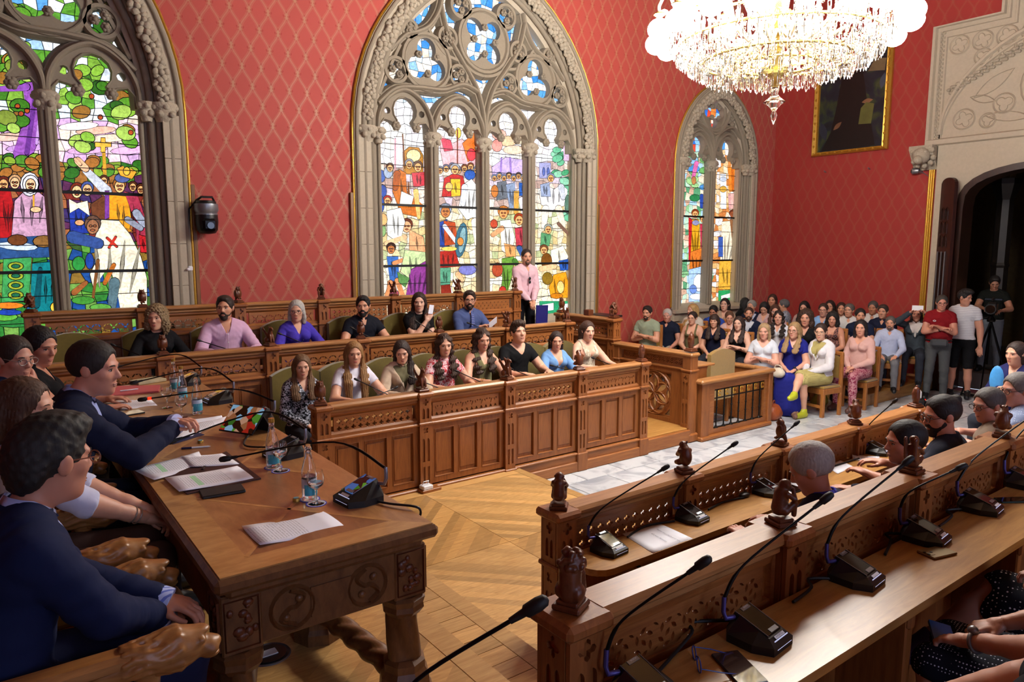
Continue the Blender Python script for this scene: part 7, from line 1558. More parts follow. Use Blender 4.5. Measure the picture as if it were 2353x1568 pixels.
# ================================================================== CARVED STATUETTES ON THE BENCH POSTS
def statue(kind):
    rr = random.Random(sum(map(ord, kind)) % 97)
    if kind == 'owl': pr = [ell((0, 0, .085), (.042, .038, .062), .015), ell((0, -.004, .155), (.034, .032, .030), .015), cone((.02, -.01, .175), (.026, -.012, .195), .01, .004, .006), cone((-.02, -.01, .175), (-.026, -.012, .195), .01, .004, .006), cone((0, -.034, .155), (0, -.044, .145), .007, .003, .004), ell((.013, -.03, .162), (.009, .007, .009), .003, sub=True), ell((-.013, -.03, .162), (.009, .007, .009), .003, sub=True), ell((.038, .005, .09), (.014, .03, .055), .008), ell((-.038, .005, .09), (.014, .03, .055), .008), ell((.016, -.03, .026), (.014, .018, .012), .008), ell((-.016, -.03, .026), (.014, .018, .012), .008), cone((0, .03, .05), (0, .05, .01), .02, .012, .01)]
    elif kind == 'griffin': pr = [ell((0, .0, .075), (.034, .042, .06), .015), cone((0, -.012, .12), (0, -.022, .165), .026, .022, .015), ell((0, -.03, .172), (.02, .028, .020), .01), cone((0, -.052, .168), (0, -.066, .155), .01, .004, .006), cone((.012, -.01, .185), (.016, .0, .205), .007, .003, .004), cone((-.012, -.01, .185), (-.016, .0, .205), .007, .003, .004)] + [cone((sx * .03, .015, .10), (sx * .048, .055, .17), .02, .012, .01, fl=(.5, 1.3)) for sx in (-1, 1)] + [cone((sx * .048, .055, .165), (sx * .04, .07, .2), .013, .005, .008, fl=(.6, 1.2)) for sx in (-1, 1)] + [cone((sx * .02, -.03, .09), (sx * .02, -.045, .02), .013, .012, .008) for sx in (-1, 1)] + [ell((sx * .035, .02, .04), (.02, .035, .032), .012) for sx in (-1, 1)]
    elif kind == 'bear': pr = [ell((0, .01, .08), (.046, .044, .066), .015), cone((0, .0, .13), (0, -.03, .165), .034, .028, .02), ell((0, -.05, .158), (.016, .024, .015), .01), ell((.02, -.01, .188), (.009, .006, .010), .005), ell((-.02, -.01, .188), (.009, .006, .010), .005)] + [cone((sx * .04, -.005, .125), (sx * .03, -.05, .09), .019, .014, .012) for sx in (-1, 1)] + [cone((sx * .03, -.05, .09), (sx * .008, -.056, .13), .014, .012, .01) for sx in (-1, 1)] + [cone((sx * .035, -.02, .04), (sx * .035, -.055, .03), .024, .017, .012) for sx in (-1, 1)]
    elif kind == 'monkey': pr = [cone((0, .015, .05), (0, .005, .125), .038, .034, .015), ell((0, -.014, .165), (.028, .03, .030), .012), ell((0, -.036, .155), (.016, .016, .014), .008)] + [cone((sx * .036, .0, .13), (sx * .045, -.04, .10), .014, .012, .01) for sx in (-1, 1)] + [cone((sx * .045, -.04, .10), (sx * .018, -.05, .145), .012, .010, .008) for sx in (-1, 1)] + [cone((sx * .03, .0, .04), (sx * .032, -.05, .075), .021, .016, .01) for sx in (-1, 1)] + [cone((sx * .032, -.05, .075), (sx * .03, -.052, .018), .015, .013, .008) for sx in (-1, 1)] + [ell((sx * .028, -.008, .168), (.006, .008, .01), .004) for sx in (-1, 1)]
    elif kind == 'lion':
        pr = [cone((0, .012, .03), (0, .01, .11), .044, .044, .02), ell((0, -.005, .145), (.045, .045, .045), .015), ell((0, -.045, .135), (.018, .02, .016), .01)] + [cone((sx * .03, -.03, .10), (sx * .03, -.045, .02), .015, .014, .01) for sx in (-1, 1)] + [ell((sx * .04, .01, .035), (.02, .035, .03), .012) for sx in (-1, 1)]
        for k in range(34): a = rr.uniform(0, 6.28); z = rr.uniform(-.3, 1); q = math.sqrt(max(0, 1 - z * z)); pr.append(ell((.047 * q * math.cos(a), .047 * q * math.sin(a), .148 + .05 * z), (.013, .013, .012), .006))
    elif kind == 'angel': pr = [cone((0, 0, .03), (0, 0, .12), .04, .03, .015), ell((0, -.012, .158), (.024, .026, .028), .01), ell((0, .0, .172), (.026, .026, .022), .008)] + [cone((sx * .03, -.01, .12), (sx * .035, -.045, .085), .013, .012, .01) for sx in (-1, 1)] + [cone((sx * .035, -.045, .085), (0, -.05, .095), .012, .010, .008) for sx in (-1, 1)] + [cone((sx * .028, .03, .06), (sx * .03, .04, .175), .018, .016, .01, fl=(.6, 1)) for sx in (-1, 1)] + [cone((sx * .022, -.03, .035), (sx * .024, -.06, .05), .02, .015, .01) for sx in (-1, 1)]
    else: pr = [cone((0, 0, .02), (0, 0, .06), .03, .026, .01), cone((0, 0, .06), (0, 0, .12), .038, .036, .012), ell((0, 0, .145), (.03, .03, .028), .01), ell((0, 0, .18), (.012, .012, .014), .006), ell((.0, -.036, .10), (.016, .01, .02), .006, sub=True)] + [ell((sx * .03, -.012, .1), (.012, .014, .03), .008) for sx in (-1, 1)]
    V, F, _ = solid(pr, .0055, (), lambda D, X, Y, Z: (D + .0012 * np.sin(Z * 420 + 3 * np.sin(X * 160)) * np.sin(X * 300)).astype(np.float32)); return np_mesh('figure_' + kind, V, F, CARV)
SM = {k: statue(k) for k in ('owl', 'griffin', 'bear', 'monkey', 'lion', 'angel', 'figure')}
mm = MB(); mm.box((0, 0, .012), (.115, .115, .024), bev=.006); mm.box((0, 0, .03), (.09, .09, .018), bev=.005); PEDM = mm.mesh('pedestal', CARV)
KN = dict(owl='owl', griffin='winged griffin', bear='crouching bear', monkey='crouching ape', lion='curly-maned lion', angel='winged cherub', figure='helmeted figure')
def put(kind, label, loc, rz, s=1.0):
    g = thing('statuette', label, 'statuette', loc, rz, 'carved animal statuettes on the bench posts'); g.scale = (s, s, s); ob('pedestal', PEDM, g); ob('figure', SM[kind], g, (0, 0, .036))
kinds = ['griffin', 'owl', 'owl', 'griffin', 'bear', 'monkey']
for i, k in enumerate(('owl', 'griffin', 'griffin', 'bear', 'figure')): put(k, 'carved wooden %s, %s post from the left on the front window bench' % (KN[k], OR[i]), (2.375 + UW * i, 6.08, Z1_ + .014), .3 * (i % 3 - 1) + (PI if i == 3 else 0), 1.0)
for i, k in enumerate(('owl', 'owl', 'griffin', 'owl', 'owl', 'griffin', 'griffin')):
    put(k, 'carved wooden %s, %s post from the left on the middle window bench' % (KN[k], OR[i]), (.34 + UW * i, 7.55, Z2_ + .014), .35 * (i % 3 - 1), .88)
for i, k in enumerate(('bear', 'owl', 'owl', 'monkey', 'griffin', 'griffin', 'griffin')): put(k, 'carved wooden %s, %s post from the left on the rearmost bench back' % (KN[k], OR[i]), (.40 + UW * i, 8.85, Z3_ + .014), .4 * (i % 3 - 1), .88)
for i, k in enumerate(('monkey', 'bear', 'owl', 'bear', 'figure')): put(k, 'carved wooden %s, %s post from the near end of the front right bench' % (KN[k], OR[i]), (6.6 - UW * (4 - i), 2.85, Z1_ + .014), PI + .5 * (i % 3 - 1) - .3, .86)
for i, k in enumerate(('lion', 'monkey', 'angel', 'bear', 'owl')): put(k, 'carved wooden %s, %s post from the near end of the near right bench' % (KN[k], OR[i]), (5.45 - UW * (4 - i), 1.45, 1.56 + .014), PI * .5 * (i != 0) - .6 + (2.6 if i == 0 else .3 * i), .75)
put('owl', 'carved wooden owl on the far post of the short right-hand partition', (7.5, 8.74, 1.56), -PI / 2, 1.05); put('monkey', 'carved wooden ape on the near post of the short right-hand partition', (7.5, 7.54, 1.56), -PI / 2, 1.05); put('figure', 'carved wooden helmeted figure on the lectern corner beside the velvet chair', (7.52, 6.12, 1.225), -PI / 2, 1.15)
# wires of the microphones on the window benches
for i, (px, py, tx, ty, Yp, l) in enumerate(((735, 800, 650, 770, 7.45, 'thin black gooseneck microphone before the woman in violet blouse'), (555, 808, 465, 785, 7.45, 'thin black gooseneck microphone before the man in pink shirt'), (870, 780, 815, 757, 7.45, 'thin black gooseneck microphone before the man in navy polo'), (1010, 768, 962, 742, 7.45, 'thin black gooseneck microphone before the woman holding a card'), (1125, 756, 1082, 745, 7.45, 'thin black gooseneck microphone before the bearded man in blue shirt'), (905, 908, 826, 876, 6.0, 'thin black gooseneck microphone before the girl in white t-shirt'), (845, 915, 905, 893, 6.0, 'thin black gooseneck microphone crossing before the girl in beige shirt'), (1025, 893, 952, 870, 6.0, 'thin black gooseneck microphone before the girl in floral top'), (1125, 882, 1056, 856, 6.0, 'thin black gooseneck microphone before the girl in olive top'), (1230, 865, 1180, 850, 6.0, 'thin black gooseneck microphone before the boy in black'), (1320, 850, 1274, 842, 6.0, 'thin black gooseneck microphone before the girl in blue shirt'), (1415, 838, 1368, 825, 6.0, 'thin black gooseneck microphone before the girl in cream top'), (330, 815, 268, 796, 7.45, 'thin black gooseneck microphone before the fair curly-haired woman'))):
    Yp += .28; A, B = atY(px, py + 6, Yp), atY(tx, ty, Yp + .1); g = thing('gooseneck_microphone', l, 'microphone', (0, 0, 0), 0, 'gooseneck microphones on the window benches'); zb_ = .95 if Yp < 7 else 1.3
    foot = Vector((A.x + (A.x - B.x) * .35, Yp - .04, zb_)); mm = MB(); mm.tube(spline([tuple(foot), (foot.x, foot.y, A.z - .08), tuple(A), tuple(B)], 5), .005, 6); mm.build('stem', BLACKM, g, 60); d = (B - A).normalized(); mm = MB(); mm.tube([tuple(B + d * q) for q in (0, .015, .02, .05, .06)], [.006, .008, .012, .012, .006], 8); mm.build('mic_head', RUBBER, g, 60); mm = MB(); mm.lathe([(.05, 0), (.05, .012), (.02, .03), (.008, .04)], tuple(foot), 12); mm.build('base', BLACK, g, 50)
# ================================================================== AUDIENCE CHAIRS
def mkchair():
    g = thing('audience_chair', 'plain oak audience chair with mustard seat', 'chair', (0, 0, 0), 0, 'oak audience chairs'); mm = MB(); mm.box((0, 0, .40), (.42, .44, .09), bev=.008); mm.build('seat_frame', AUDW, g); mm = MB(); mm.box((0, .0, .46), (.41, .43, .05), bev=.02); mm.build('seat', VELVET, g)
    for sx in (-1, 1):
        mm = MB(); mm.box((sx * .182, .19, .2), (.055, .055, .4), bev=.006); mm.build('leg', AUDW, g); mm = MB(); mm.box((sx * .185, -.2, .48), (.05, .05, .96), bev=.006); mm.build('leg', AUDW, g)
    mm = MB(); mm.plate(camel(.36, .58, .90, .04), [], -.225, -.185); mm.build('backrest', VELVET, g); mm = MB(); mm.box((0, -.2, .965), (.42, .05, .06), bev=.012); mm.build('top_rail', AUDW, g); mm = MB(); mm.box((0, .19, .16), (.36, .03, .04)); mm.build('stretcher', AUDW, g); return g
ACH = mkchair(); ACH_USED = [False]
def aud_chair(label, loc, face):
    rz = math.radians(face) - PI / 2
    if not ACH_USED[0]: ACH_USED[0] = True; ACH.location = loc; ACH.rotation_euler = (0, 0, rz); ACH['label'] = label; return ACH
    return copy_tree(ACH, loc, rz, label)
# ================================================================== CHANDELIER
CRY = glassm('crystal'); CRY.node_tree.nodes['Principled BSDF'].inputs['Emission Color'].default_value = (1, .93, .8, 1); CRY.node_tree.nodes['Principled BSDF'].inputs['Emission Strength'].default_value = 0.0
OPAL = plain('opal_globe', 'ffffff', .3, var=0, emit='fcf7f1', estr=GLOBE_GAIN); GLARM = plain('milk_glass_arm', 'f4ead2', .12, var=0, spec=.8); BRASS = plain('pale_brass', 'd8c070', .25, metal=.8, var=0)
CH = Vector((6.62, 4.43, 0)); ch = thing('chandelier', 'huge lit crystal chandelier with opal globes and hanging prisms', 'chandelier', CH)
mm = MB(); mm.lathe([(.004, 3.84), (.02, 3.88), (.035, 3.93), (.015, 3.97), (.03, 3.99), (.06, 4.03), (.11, 4.06), (.06, 4.10), (.03, 4.14), (.04, 4.2)], n=20); mm.build('finial', CRY, ch, 50)
mm = MB(); mm.lathe([(.02, 4.2), (.03, 4.22), (.05, 4.3), (.10, 4.33), (.10, 4.36), (.05, 4.4), (.06, 4.44)] + [(.07 + .014 * math.sin(i * 2.2), 4.46 + i * .022) for i in range(16)] + [(.05, 4.85), (.12, 4.9), (.05, 4.98), (.03, 5.2), (.08, 5.3), (.03, 5.5), (.02, ZC)], n=20); mm.build('stem', BRASS, ch, 50)
mm = MB(); mm.lathe([(.12, 4.33), (.17, 4.35), (.17, 4.37), (.11, 4.39)], n=24); mm.build('drip_pan', CRY, ch, 50)
dp = MB(); dp.lathe([(.003, -.13), (.013, -.10), (.015, -.04), (.009, 0), (.006, .015), (.010, .028), (.004, .04)], n=6); DME = dp.mesh('prism', CRY)
drops = []
def curtain(R, z, n, jz=0.0, ph=0):
    for i in range(n): a = 2 * PI * i / n + ph; drops.append((R * math.cos(a), R * math.sin(a), z + jz * abs(math.sin(a * 4)), a))
curtain(.155, 4.33, 16); curtain(.98, 4.60, 92, .04); curtain(.86, 4.50, 80, .04); curtain(.72, 4.42, 66, .05); curtain(.56, 4.38, 46, .06); curtain(.40, 4.38, 28, .08); curtain(1.06, 4.72, 70, .03); curtain(.92, 4.66, 40, .05, .03)
drops.sort(key=lambda d: -(d[0] * -.8 + d[1] * -.55))
sd = MB()
for i, (x, y, z, a) in enumerate(drops):
    if i < 300: o = ob('prism', DME, ch, (x, y, z)); o.rotation_euler = (0, 0, a); o.scale = (1.1, 1.1, 1.25)
    else: sd.lathe([(.003, -.15), (.014, -.12), (.016, -.05), (.009, 0), (.010, .03), (.004, .045)], (x, y, z), 6)
o = sd.build('prism_fringe', CRY, ch); o['kind'] = 'stuff'
# bead festoons between tiers
fs = MB()
for k in range(24):
    a0, a1 = 2 * PI * k / 24, 2 * PI * (k + 1) / 24
    for (R0, z0, R1, z1, sag) in ((.40, 4.42, .98, 4.64, .10), (.16, 4.9, .9, 4.78, .16)):
        for i in range(13): t = i / 12; R = R0 + (R1 - R0) * t; fs.ell((R * math.cos(a0), R * math.sin(a0), z0 + (z1 - z0) * t - sag * math.sin(PI * t) * .6), (.014, .014, .014), 4)
o = fs.build('bead_festoons', CRY, ch); o['kind'] = 'stuff'
for R, z in ((.98, 4.63), (.72, 4.46), (.40, 4.42), (1.06, 4.75)): mm = MB(); mm.tube([(R * math.cos(a), R * math.sin(a), z) for a in [2 * PI * i / 40 for i in range(40)]], .014, 6, closed=True); mm.build('ring', BRASS, ch, 60)
gm = MB(); gm.ell((0, 0, 0), (.115, .115, .105), 10); GME = gm.mesh('globe', OPAL, 80); cp_ = MB(); cp_.lathe([(.02, .0), (.05, .015), (.06, .03), (.03, .05), (.02, .09)], n=12); CPM = cp_.mesh('gallery', BRASS, 50)
def arm(R, z, a, tier):
    ca, sa = math.cos(a), math.sin(a); P = spline([(.06 * ca, .06 * sa, 4.75 + tier * .1), (R * .35 * ca, R * .35 * sa, 4.55 + tier * .12), (R * .75 * ca, R * .75 * sa, z - .05), (R * .92 * ca, R * .92 * sa, z + .32), (R * 1.0 * ca, R * 1.0 * sa, z + .24), (R * ca, R * sa, z + .16)], 6); mm = MB(); mm.tube(P, .017, 8); ao = mm.build('arm', GLARM, ch, 60)
    o = ob('gallery', CPM, ao, (R * ca, R * sa, z + .17)); o.rotation_euler = (PI, 0, 0); ob('globe', GME, ch, (R * ca, R * sa, z))
for k in range(18): arm(1.20, 4.72 + .03 * (k % 2), 2 * PI * k / 18 + .1, 0)
for k in range(12): arm(.92, 5.02, 2 * PI * k / 12 + .2, 1)
for k in range(8): arm(.55, 5.3, 2 * PI * k / 8, 2)
# ================================================================== PEOPLE
def place(px, py, plane, val): return {'Y': atY, 'X': atX, 'D': atD, 'Z': atZ}[plane](px, py, val)
def sit(label, px, py, plane, val, floor, face, s=None, **kw):
    p = place(px, py, plane, val); lean = kw.get('lean', 4); s = s or (p.z - floor) / (.55 + .781 * math.cos(math.radians(lean))); off = .81 * math.sin(math.radians(lean)) * s; a = math.radians(face)
    return person(label, (p.x - math.cos(a) * off, p.y - math.sin(a) * off, floor), face, s, seated=True, **kw)
def stand(label, px, py, plane, val, floor, face, s=None, **kw):
    p = place(px, py, plane, val); s = s or (p.z - floor) / 1.711
    return person(label, (p.x, p.y, floor), face, s, seated=False, **kw)
F_ = dict(male=False); DKB, BRN, BLK, BLD, GRY = '2b1a12', '4a2f1e', '14100f', '9a7a4a', '8a8782'
SK1, SK2, SK3 = 'd9a88c', 'cf9a7c', 'b98263'
NB = dict(bottom=('trousers', '23252e'), res=.02)
GF = 'young people on the front window bench'
sit('girl with long fair-brown hair in black and white patterned blouse, first on the front row', 692, 815, 'Y', 7.02, .2, -90, hair=('long', '6a4c30'), skin=SK1, top=('long', '15161e', 'x', 'v', 'blotch', 'b8bccb', 1.6), headrot=(-14, -3, 0), arms='lap', group=GF, extras=[('earring',), ('bracelet', -1, 'c8b890')], **F_, **NB)
sit('girl with long blonde-ended hair in white t-shirt on the front row', 812, 785, 'Y', 7.02, .2, -90, hair=('xlong', '8a6236', '4a3020'), skin=SK1, top=('tee', 'd9d6e2', 'x', 'crew'), headrot=(-16, -2, 0), arms='desk', group=GF, **F_, **NB)
sit('girl with dark shoulder-length hair in open beige shirt over olive top', 922, 783, 'Y', 7.02, .2, -95, hair=('long', '2a1a14'), skin=SK1, top=('jacket', 'b9a48e', '5d5840', 'jacket'), headrot=(-24, -14, 4), arms='desk', group=GF, **F_, **NB)
sit('girl with long wavy brown hair in red and white floral top', 1020, 768, 'Y', 7.02, .2, -92, hair=('wavy', '3c2517'), skin=SK1, top=('tee', 'd7b9bd', 'x', 'crew', 'floral', 'b8323c'), headrot=(-16, -2, 0), arms='desk', group=GF, **F_, **NB)
sit('girl with long wavy hair in olive green tank top and gold arm band', 1107, 755, 'Y', 7.02, .2, -90, hair=('wavy', '3a2418'), skin=SK1, top=('tank', '6e6b4a', 'x', 'crew'), headrot=(-12, -8, 0), arms='desk', group=GF, extras=[('bracelet', 1, 'b8923a')], **F_, **NB)
sit('boy with curly brown hair and closed eyes in black t-shirt', 1190, 740, 'Y', 7.05, .2, -92, hair=('curlytop', '3a2719'), skin=SK1, top=('tee', '0c0c0f', 'x', 'scoop'), headrot=(-8, 12, 0), arms='desk', eyes=False, male=True, group=GF, **NB)
sit('girl with dark hair in open light blue shirt over black top', 1278, 762, 'Y', 7.02, .2, -95, hair=('longback', '2a1a14'), skin=SK1, top=('half', '6f9bd0', 'x', 'deep'), headrot=(-26, -4, 0), arms='desk', group=GF, extras=[('earring', 1), ('necklace', '2a2a30')], **F_, **NB)
sit('girl with long auburn hair in cream halter top, last on the front row', 1350, 738, 'Y', 7.02, .2, -92, hair=('longback', '3f2418'), skin='e0b49a', top=('tank', 'b3a48c', 'x', 'deep', 'blotch', 'd4c9b4'), headrot=(-16, -3, 0), arms='desk', group=GF, **F_, **NB)
GB = 'people on the back window bench'
sit('woman with fair curly bob in black short-sleeved dress on the back row', 357, 703, 'Y', 8.38, .57, -90, hair=('curlybob', '8c7553', '5a4630'), skin=SK1, top=('half', '0f0f14', 'x', 'crew'), headrot=(-28, 0, 0), arms='desk', group=GB, **F_, **NB)
pk = sit('bearded man in pale pink collarless shirt on the back row', 515, 680, 'Y', 8.38, .57, -95, hair=('crop', '2a1b13'), skin=SK2, top=('long', 'cfa9c8', 'x', 'v'), headrot=(-24, 2, 0), arms='desk', beard=('2c1c14', .01), group=GB, extras=[('placket', 'd6b4d0')], **NB)
sit('woman with short silver hair, glasses and violet blouse with white bead necklace', 680, 690, 'Y', 8.36, .57, -92, hair=('bob', 'b5b2ac', '6a645c'), skin=SK1, top=('half', '4436a8', 'x', 'v'), headrot=(-24, -3, 0), arms='desk', glasses='3a2c28', group=GB, extras=[('necklace', 'd8d4e8'), ('earring',)], **F_, **NB)
sit('black-bearded man in navy polo shirt on the back row', 833, 680, 'Y', 8.38, .57, -98, hair=('crop', '0f0c0c'), skin=SK2, top=('tee', '10131f', 'x', 'collar'), headrot=(-22, 0, 0), arms='desk', beard=('100d0d', .014), group=GB, **NB)
wc = sit('dark long-haired woman in black t-shirt holding up a small white card', 962, 672, 'Y', 8.38, .57, -95, hair=('long', '2a1812'), skin='e2b8a0', top=('tee', '0c0c10', 'x', 'crew'), headrot=(-24, -2, 0), arms=((-.02, .22, .98), (.06, .27, .79), .9, (.5, .1, -1), (-.4, .1, -1)), group=GB, **F_, **NB)
bm_ = sit('bearded man with glasses, blue shirt and striped tie holding a paper', 1078, 668, 'Y', 8.38, .57, -96, hair=('crop', '2c1c12'), skin=SK2, top=('long', '45527f', 'x', 'collar'), headrot=(-24, 0, 0), arms=((.0, .30, .86), (-.16, .36, .8), .9), beard=('2a1a10', .016), glasses='15151a', group=GB, extras=[('tie', '3a4a86', 'b8b8c8')], **NB)
def held(label, name, cat, loc, size, rot, mat): o = MB().box((0, 0, 0), size).build(name, mat); o.location = loc; o.rotation_euler = rot; return tag(o, label, cat)
def wpos(P, side, add=.10): R, W, U, HT = P; wr, u, zz, el = W[side]; bpy.context.view_layer.update(); return R.matrix_world @ Vector((wr + u * add - zz * .02).tolist())
q = wpos(wc, 0); held('small white card in the hand of the dark-haired woman', 'card', 'card', q + Vector((-.01, -.045, .07)), (.08, .002, .12), (.1, .15, .2), PAPER)
q = wpos(bm_, 0); held('white paper held by the bearded man in tie', 'paper_sheet', 'paper', q + Vector((.08, -.06, .05)), (.16, .002, .12), (.5, -.5, .1), PAPER)
sm_ = stand('man in pale pink shirt with sunglasses on the placket standing by the big window', 1205, 572, 'Y', 8.98, .84, -98, skin=SK2, hair=('buzz', '2a1c16'), top=('long', 'd9b3bd', 'x', 'collar'), bottom=('trousers', '121218'), arms='s_front', headrot=(-14, -2, 0), beard=('4a3226', .004), group='people standing', res=.018, extras=[('placket', 'e0bcc6')])
R, W, U, HT = sm_; bpy.context.view_layer.update(); P = R.matrix_world @ Vector(U((0, .15, .86)).tolist()); sg = thing('sunglasses', 'black sunglasses hanging on the pink shirt of the standing man', 'sunglasses', P, math.radians(-98) - PI / 2)
for z in (-.028, .028): mm = MB(); mm.ell((0, 0, z), (.022, .006, .026), 7); mm.build('lens', BLACK, sg, 60)
mm = MB(); mm.tube([(0, 0, -.01), (0, .0, .01)], .004, 5); mm.build('bridge', BLACK, sg)
q = wpos(sm_, 0); held('dark blue folder held low by the standing man in pink', 'folder', 'folder', q + Vector((.16, -.03, -.16)), (.26, .012, .34), (0, .05, .1), plain('royal_blue_card', '1b1c66', .5))
# ---- presidency table
NF = dict(res=.0125, hres=.0048)
GT = 'people at the presidency table'
spk = sit('dark-haired man in navy suit and pale blue shirt speaking at the table with clasped hands', 228, 783, 'D', 3.36, DZ, -6, skin='cf947a', hair=('short', '1d120c'), top=('jacket', '131933', '9aa6d8', 'jacket'), bottom=('trousers', '14182c'), headrot=(-24, -2, 0), lean=17, arms=((.03, .50, .86), (-.05, .505, .87), (.9, .8), (.9, -.2, -.6), (-.9, -.2, -.6)), group=GT, extras=[('cuffs', 'b8c2ec')], **NF)
nv = sit('dark wavy-haired man in navy suit seated nearest the camera with watch and striped cuffs', 128, 955, 'D', 2.0, DZ, 8, skin='c48a70', hair=('mop', '17120f'), top=('jacket', '111a3c', 'aab4e0', 'jacket'), bottom=('trousers', '121838'), headrot=(18, -2, 0), lean=15, arms=((-.02, .43, .63), (-.06, .45, .665), (.7, .6), (.9, -.3, -.6), (-.9, -.3, -.6)), glasses='6a3a2c', group=GT, extras=[('cuffs', 'b9c4ee', 'stripe', '6a7ac8'), ('watch', 1)], **NF)
sit('woman with long straight brown hair in white blouse beside the near man', 42, 880, 'D', 2.72, DZ, -2, s=.98, skin='d2a084', hair=('long', '4a2f1c'), top=('half', 'c9cce4', 'x', 'crew'), bottom=('trousers', '4a342c'), headrot=(-22, -4, 0), lean=2, arms=((.03, .44, .68), (-.03, .46, .69), .8), group=GT, extras=[('bracelet', 1, 'b0a8a0')], **F_, **NF)
sit('man with rimless glasses in dark blue shirt resting his chin on his hand', 30, 778, 'D', 3.95, DZ, -10, s=.99, skin='c08a74', hair=('short', '2a1c14'), top=('long', '232c48', 'x', 'collar'), headrot=(-44, -6, 0), lean=8, arms=((-.01, .20, 1.02), (-.15, .4, .82), (1.0, .6), (.5, .2, -1), (-.6, .0, -1)), glasses='8a8078', group=GT, res=.016, hres=.0055)
sit('dark-haired woman in sleeveless black dress looking down at the far end of the table', 85, 748, 'D', 4.42, DZ, -8, s=.985, skin='c48c72', hair=('longback', '120e0e'), top=('cap', '0b0b10', 'x', 'scoop'), bottom=('trousers', '101014'), headrot=(-46, -12, 0), lean=4, arms='desk', group=GT, male=False, res=.016, hres=.0055)
# ---- front right bench
GR = 'councillors on the front right bench'; NR = dict(res=.0135, hres=.0055)
sit('white-haired man in dark blue jacket bending over the front right desk', 1860, 1018, 'Y', 1.86, .3, 92, skin='c28d77', hair=('short', 'a8a49f'), top=('jacket', '16173a', '3a3ab0', 'jacket'), headrot=(24, -24, 0), lean=14, arms='desk', group=GR, **NR)
sit('black-haired clean-shaven man in profile behind the winged statuette', 2085, 968, 'Y', 1.82, .3, 96, skin='c8937c', hair=('short', '120f10'), top=('jacket', '17192b', '8a90a8', 'jacket'), headrot=(44, -4, 0), lean=6, arms='desk', group=GR, **NR)
sit('dark-bearded man with glasses and hair tied in a bun on the front right bench', 2172, 910, 'Y', 1.9, .3, 100, skin='c98f76', hair=('topknot', '1a1210'), top=('tee', '23293a', 'x', 'collar'), headrot=(42, -10, 0), lean=4, beard=('140f0e', .02), glasses='18181c', arms='desk', group=GR, **NR)
sit('grey-haired man partly hidden behind the man with the bun', 2278, 893, 'Y', 1.95, .3, 100, skin='b98572', hair=('short', '4f4b48'), top=('tee', '7a6a5c', 'x', 'collar'), headrot=(50, -8, 0), glasses='2a2624', arms='desk', group=GR, **NR)
sit('grey-haired man with dark glasses at the right edge of the picture', 2345, 858, 'Y', 1.95, .3, 102, skin='c08b76', hair=('short', '6f6a66'), top=('tee', '8a98b8', 'x', 'collar', 'dots', 'c8d0e0', 2.0), headrot=(44, -6, 0), glasses='151214', arms='desk', group=GR, **NR)
for c, d in (((9.0, 2.75, .1), (1.3, .9, .2)),): mm = MB(); mm.box(c, d, bev=.008); struct(mm.build('floor_tier', DESK))
sit('woman in navy cardigan holding a blue fan at the far right edge', 2338, 786, 'X', 8.9, .2, 170, skin=SK1, hair=('longback', '2a1c18'), top=('long', '1f2150', 'x', 'v'), headrot=(-10, -4, 0), arms=((.05, .22, .84), (-.1, .3, .7), .9), group='people in the audience', male=False, res=.02)
# ---- near right bench: only laps and hands reach into the picture
GN = 'people on the near right bench'
w1 = person('woman in small-dotted navy dress with bare knee and steel watch, near right bench', (2.84, .58, .58), 98, 1.0, male=False, skin='cfa08c', hair=('long', '3a2618'), top=('half', '0d1020', 'x', 'crew', 'dots', 'c8ccdc', 2.6), bottom=('dress', '0d1020'), arms=((.10, .30, .66), (-.13, .36, .66), (1.0, .9)), group=GN, extras=[('watch', -1)], res=.012, hres=.01, handres=.0042)
w2 = person('woman in large-dotted navy dress with violet slippers, near right bench', (3.44, .58, .58), 104, 1.0, male=False, skin='b98f80', hair=('bob', '3a2618'), top=('half', '0d1020', 'x', 'crew', 'dots', 'd4d8e6', 1.9), bottom=('dress', '0d1020'), arms=((.16, .25, .72), (-.14, .30, .74), .8), group=GN, shoes='3d3576', legs=[((.09, .03, .555), (.0, .47, .61), (-.12, .70, .36), (-.24, .84, .28)), ((-.09, .03, .555), (-.06, .46, .53), (-.05, .42, .09), (-.05, .58, .04))], res=.013, hres=.012, handres=.0045)
w3 = person('person with clasped bare hands at the bottom edge, near right bench', (2.06, .42, .58), 96, 1.0, male=False, skin='cfa08a', hair=('bob', '4a3424'), top=('tee', '15151d', 'x', 'crew'), bottom=('trousers', '101016'), arms=((.02, .50, .66), (-.07, .52, .66), (.8, 1.1)), group=GN, res=.013, hres=.012, handres=.0042)
q = wpos(w1, 1, .10); held('bright blue phone in the hands of the woman in dotted dress', 'phone', 'phone', q + Vector((.05, .02, -.01)), (.075, .15, .012), (.3, .2, -.9), plain('blue_phone', '1b5fae', .3, var=0))
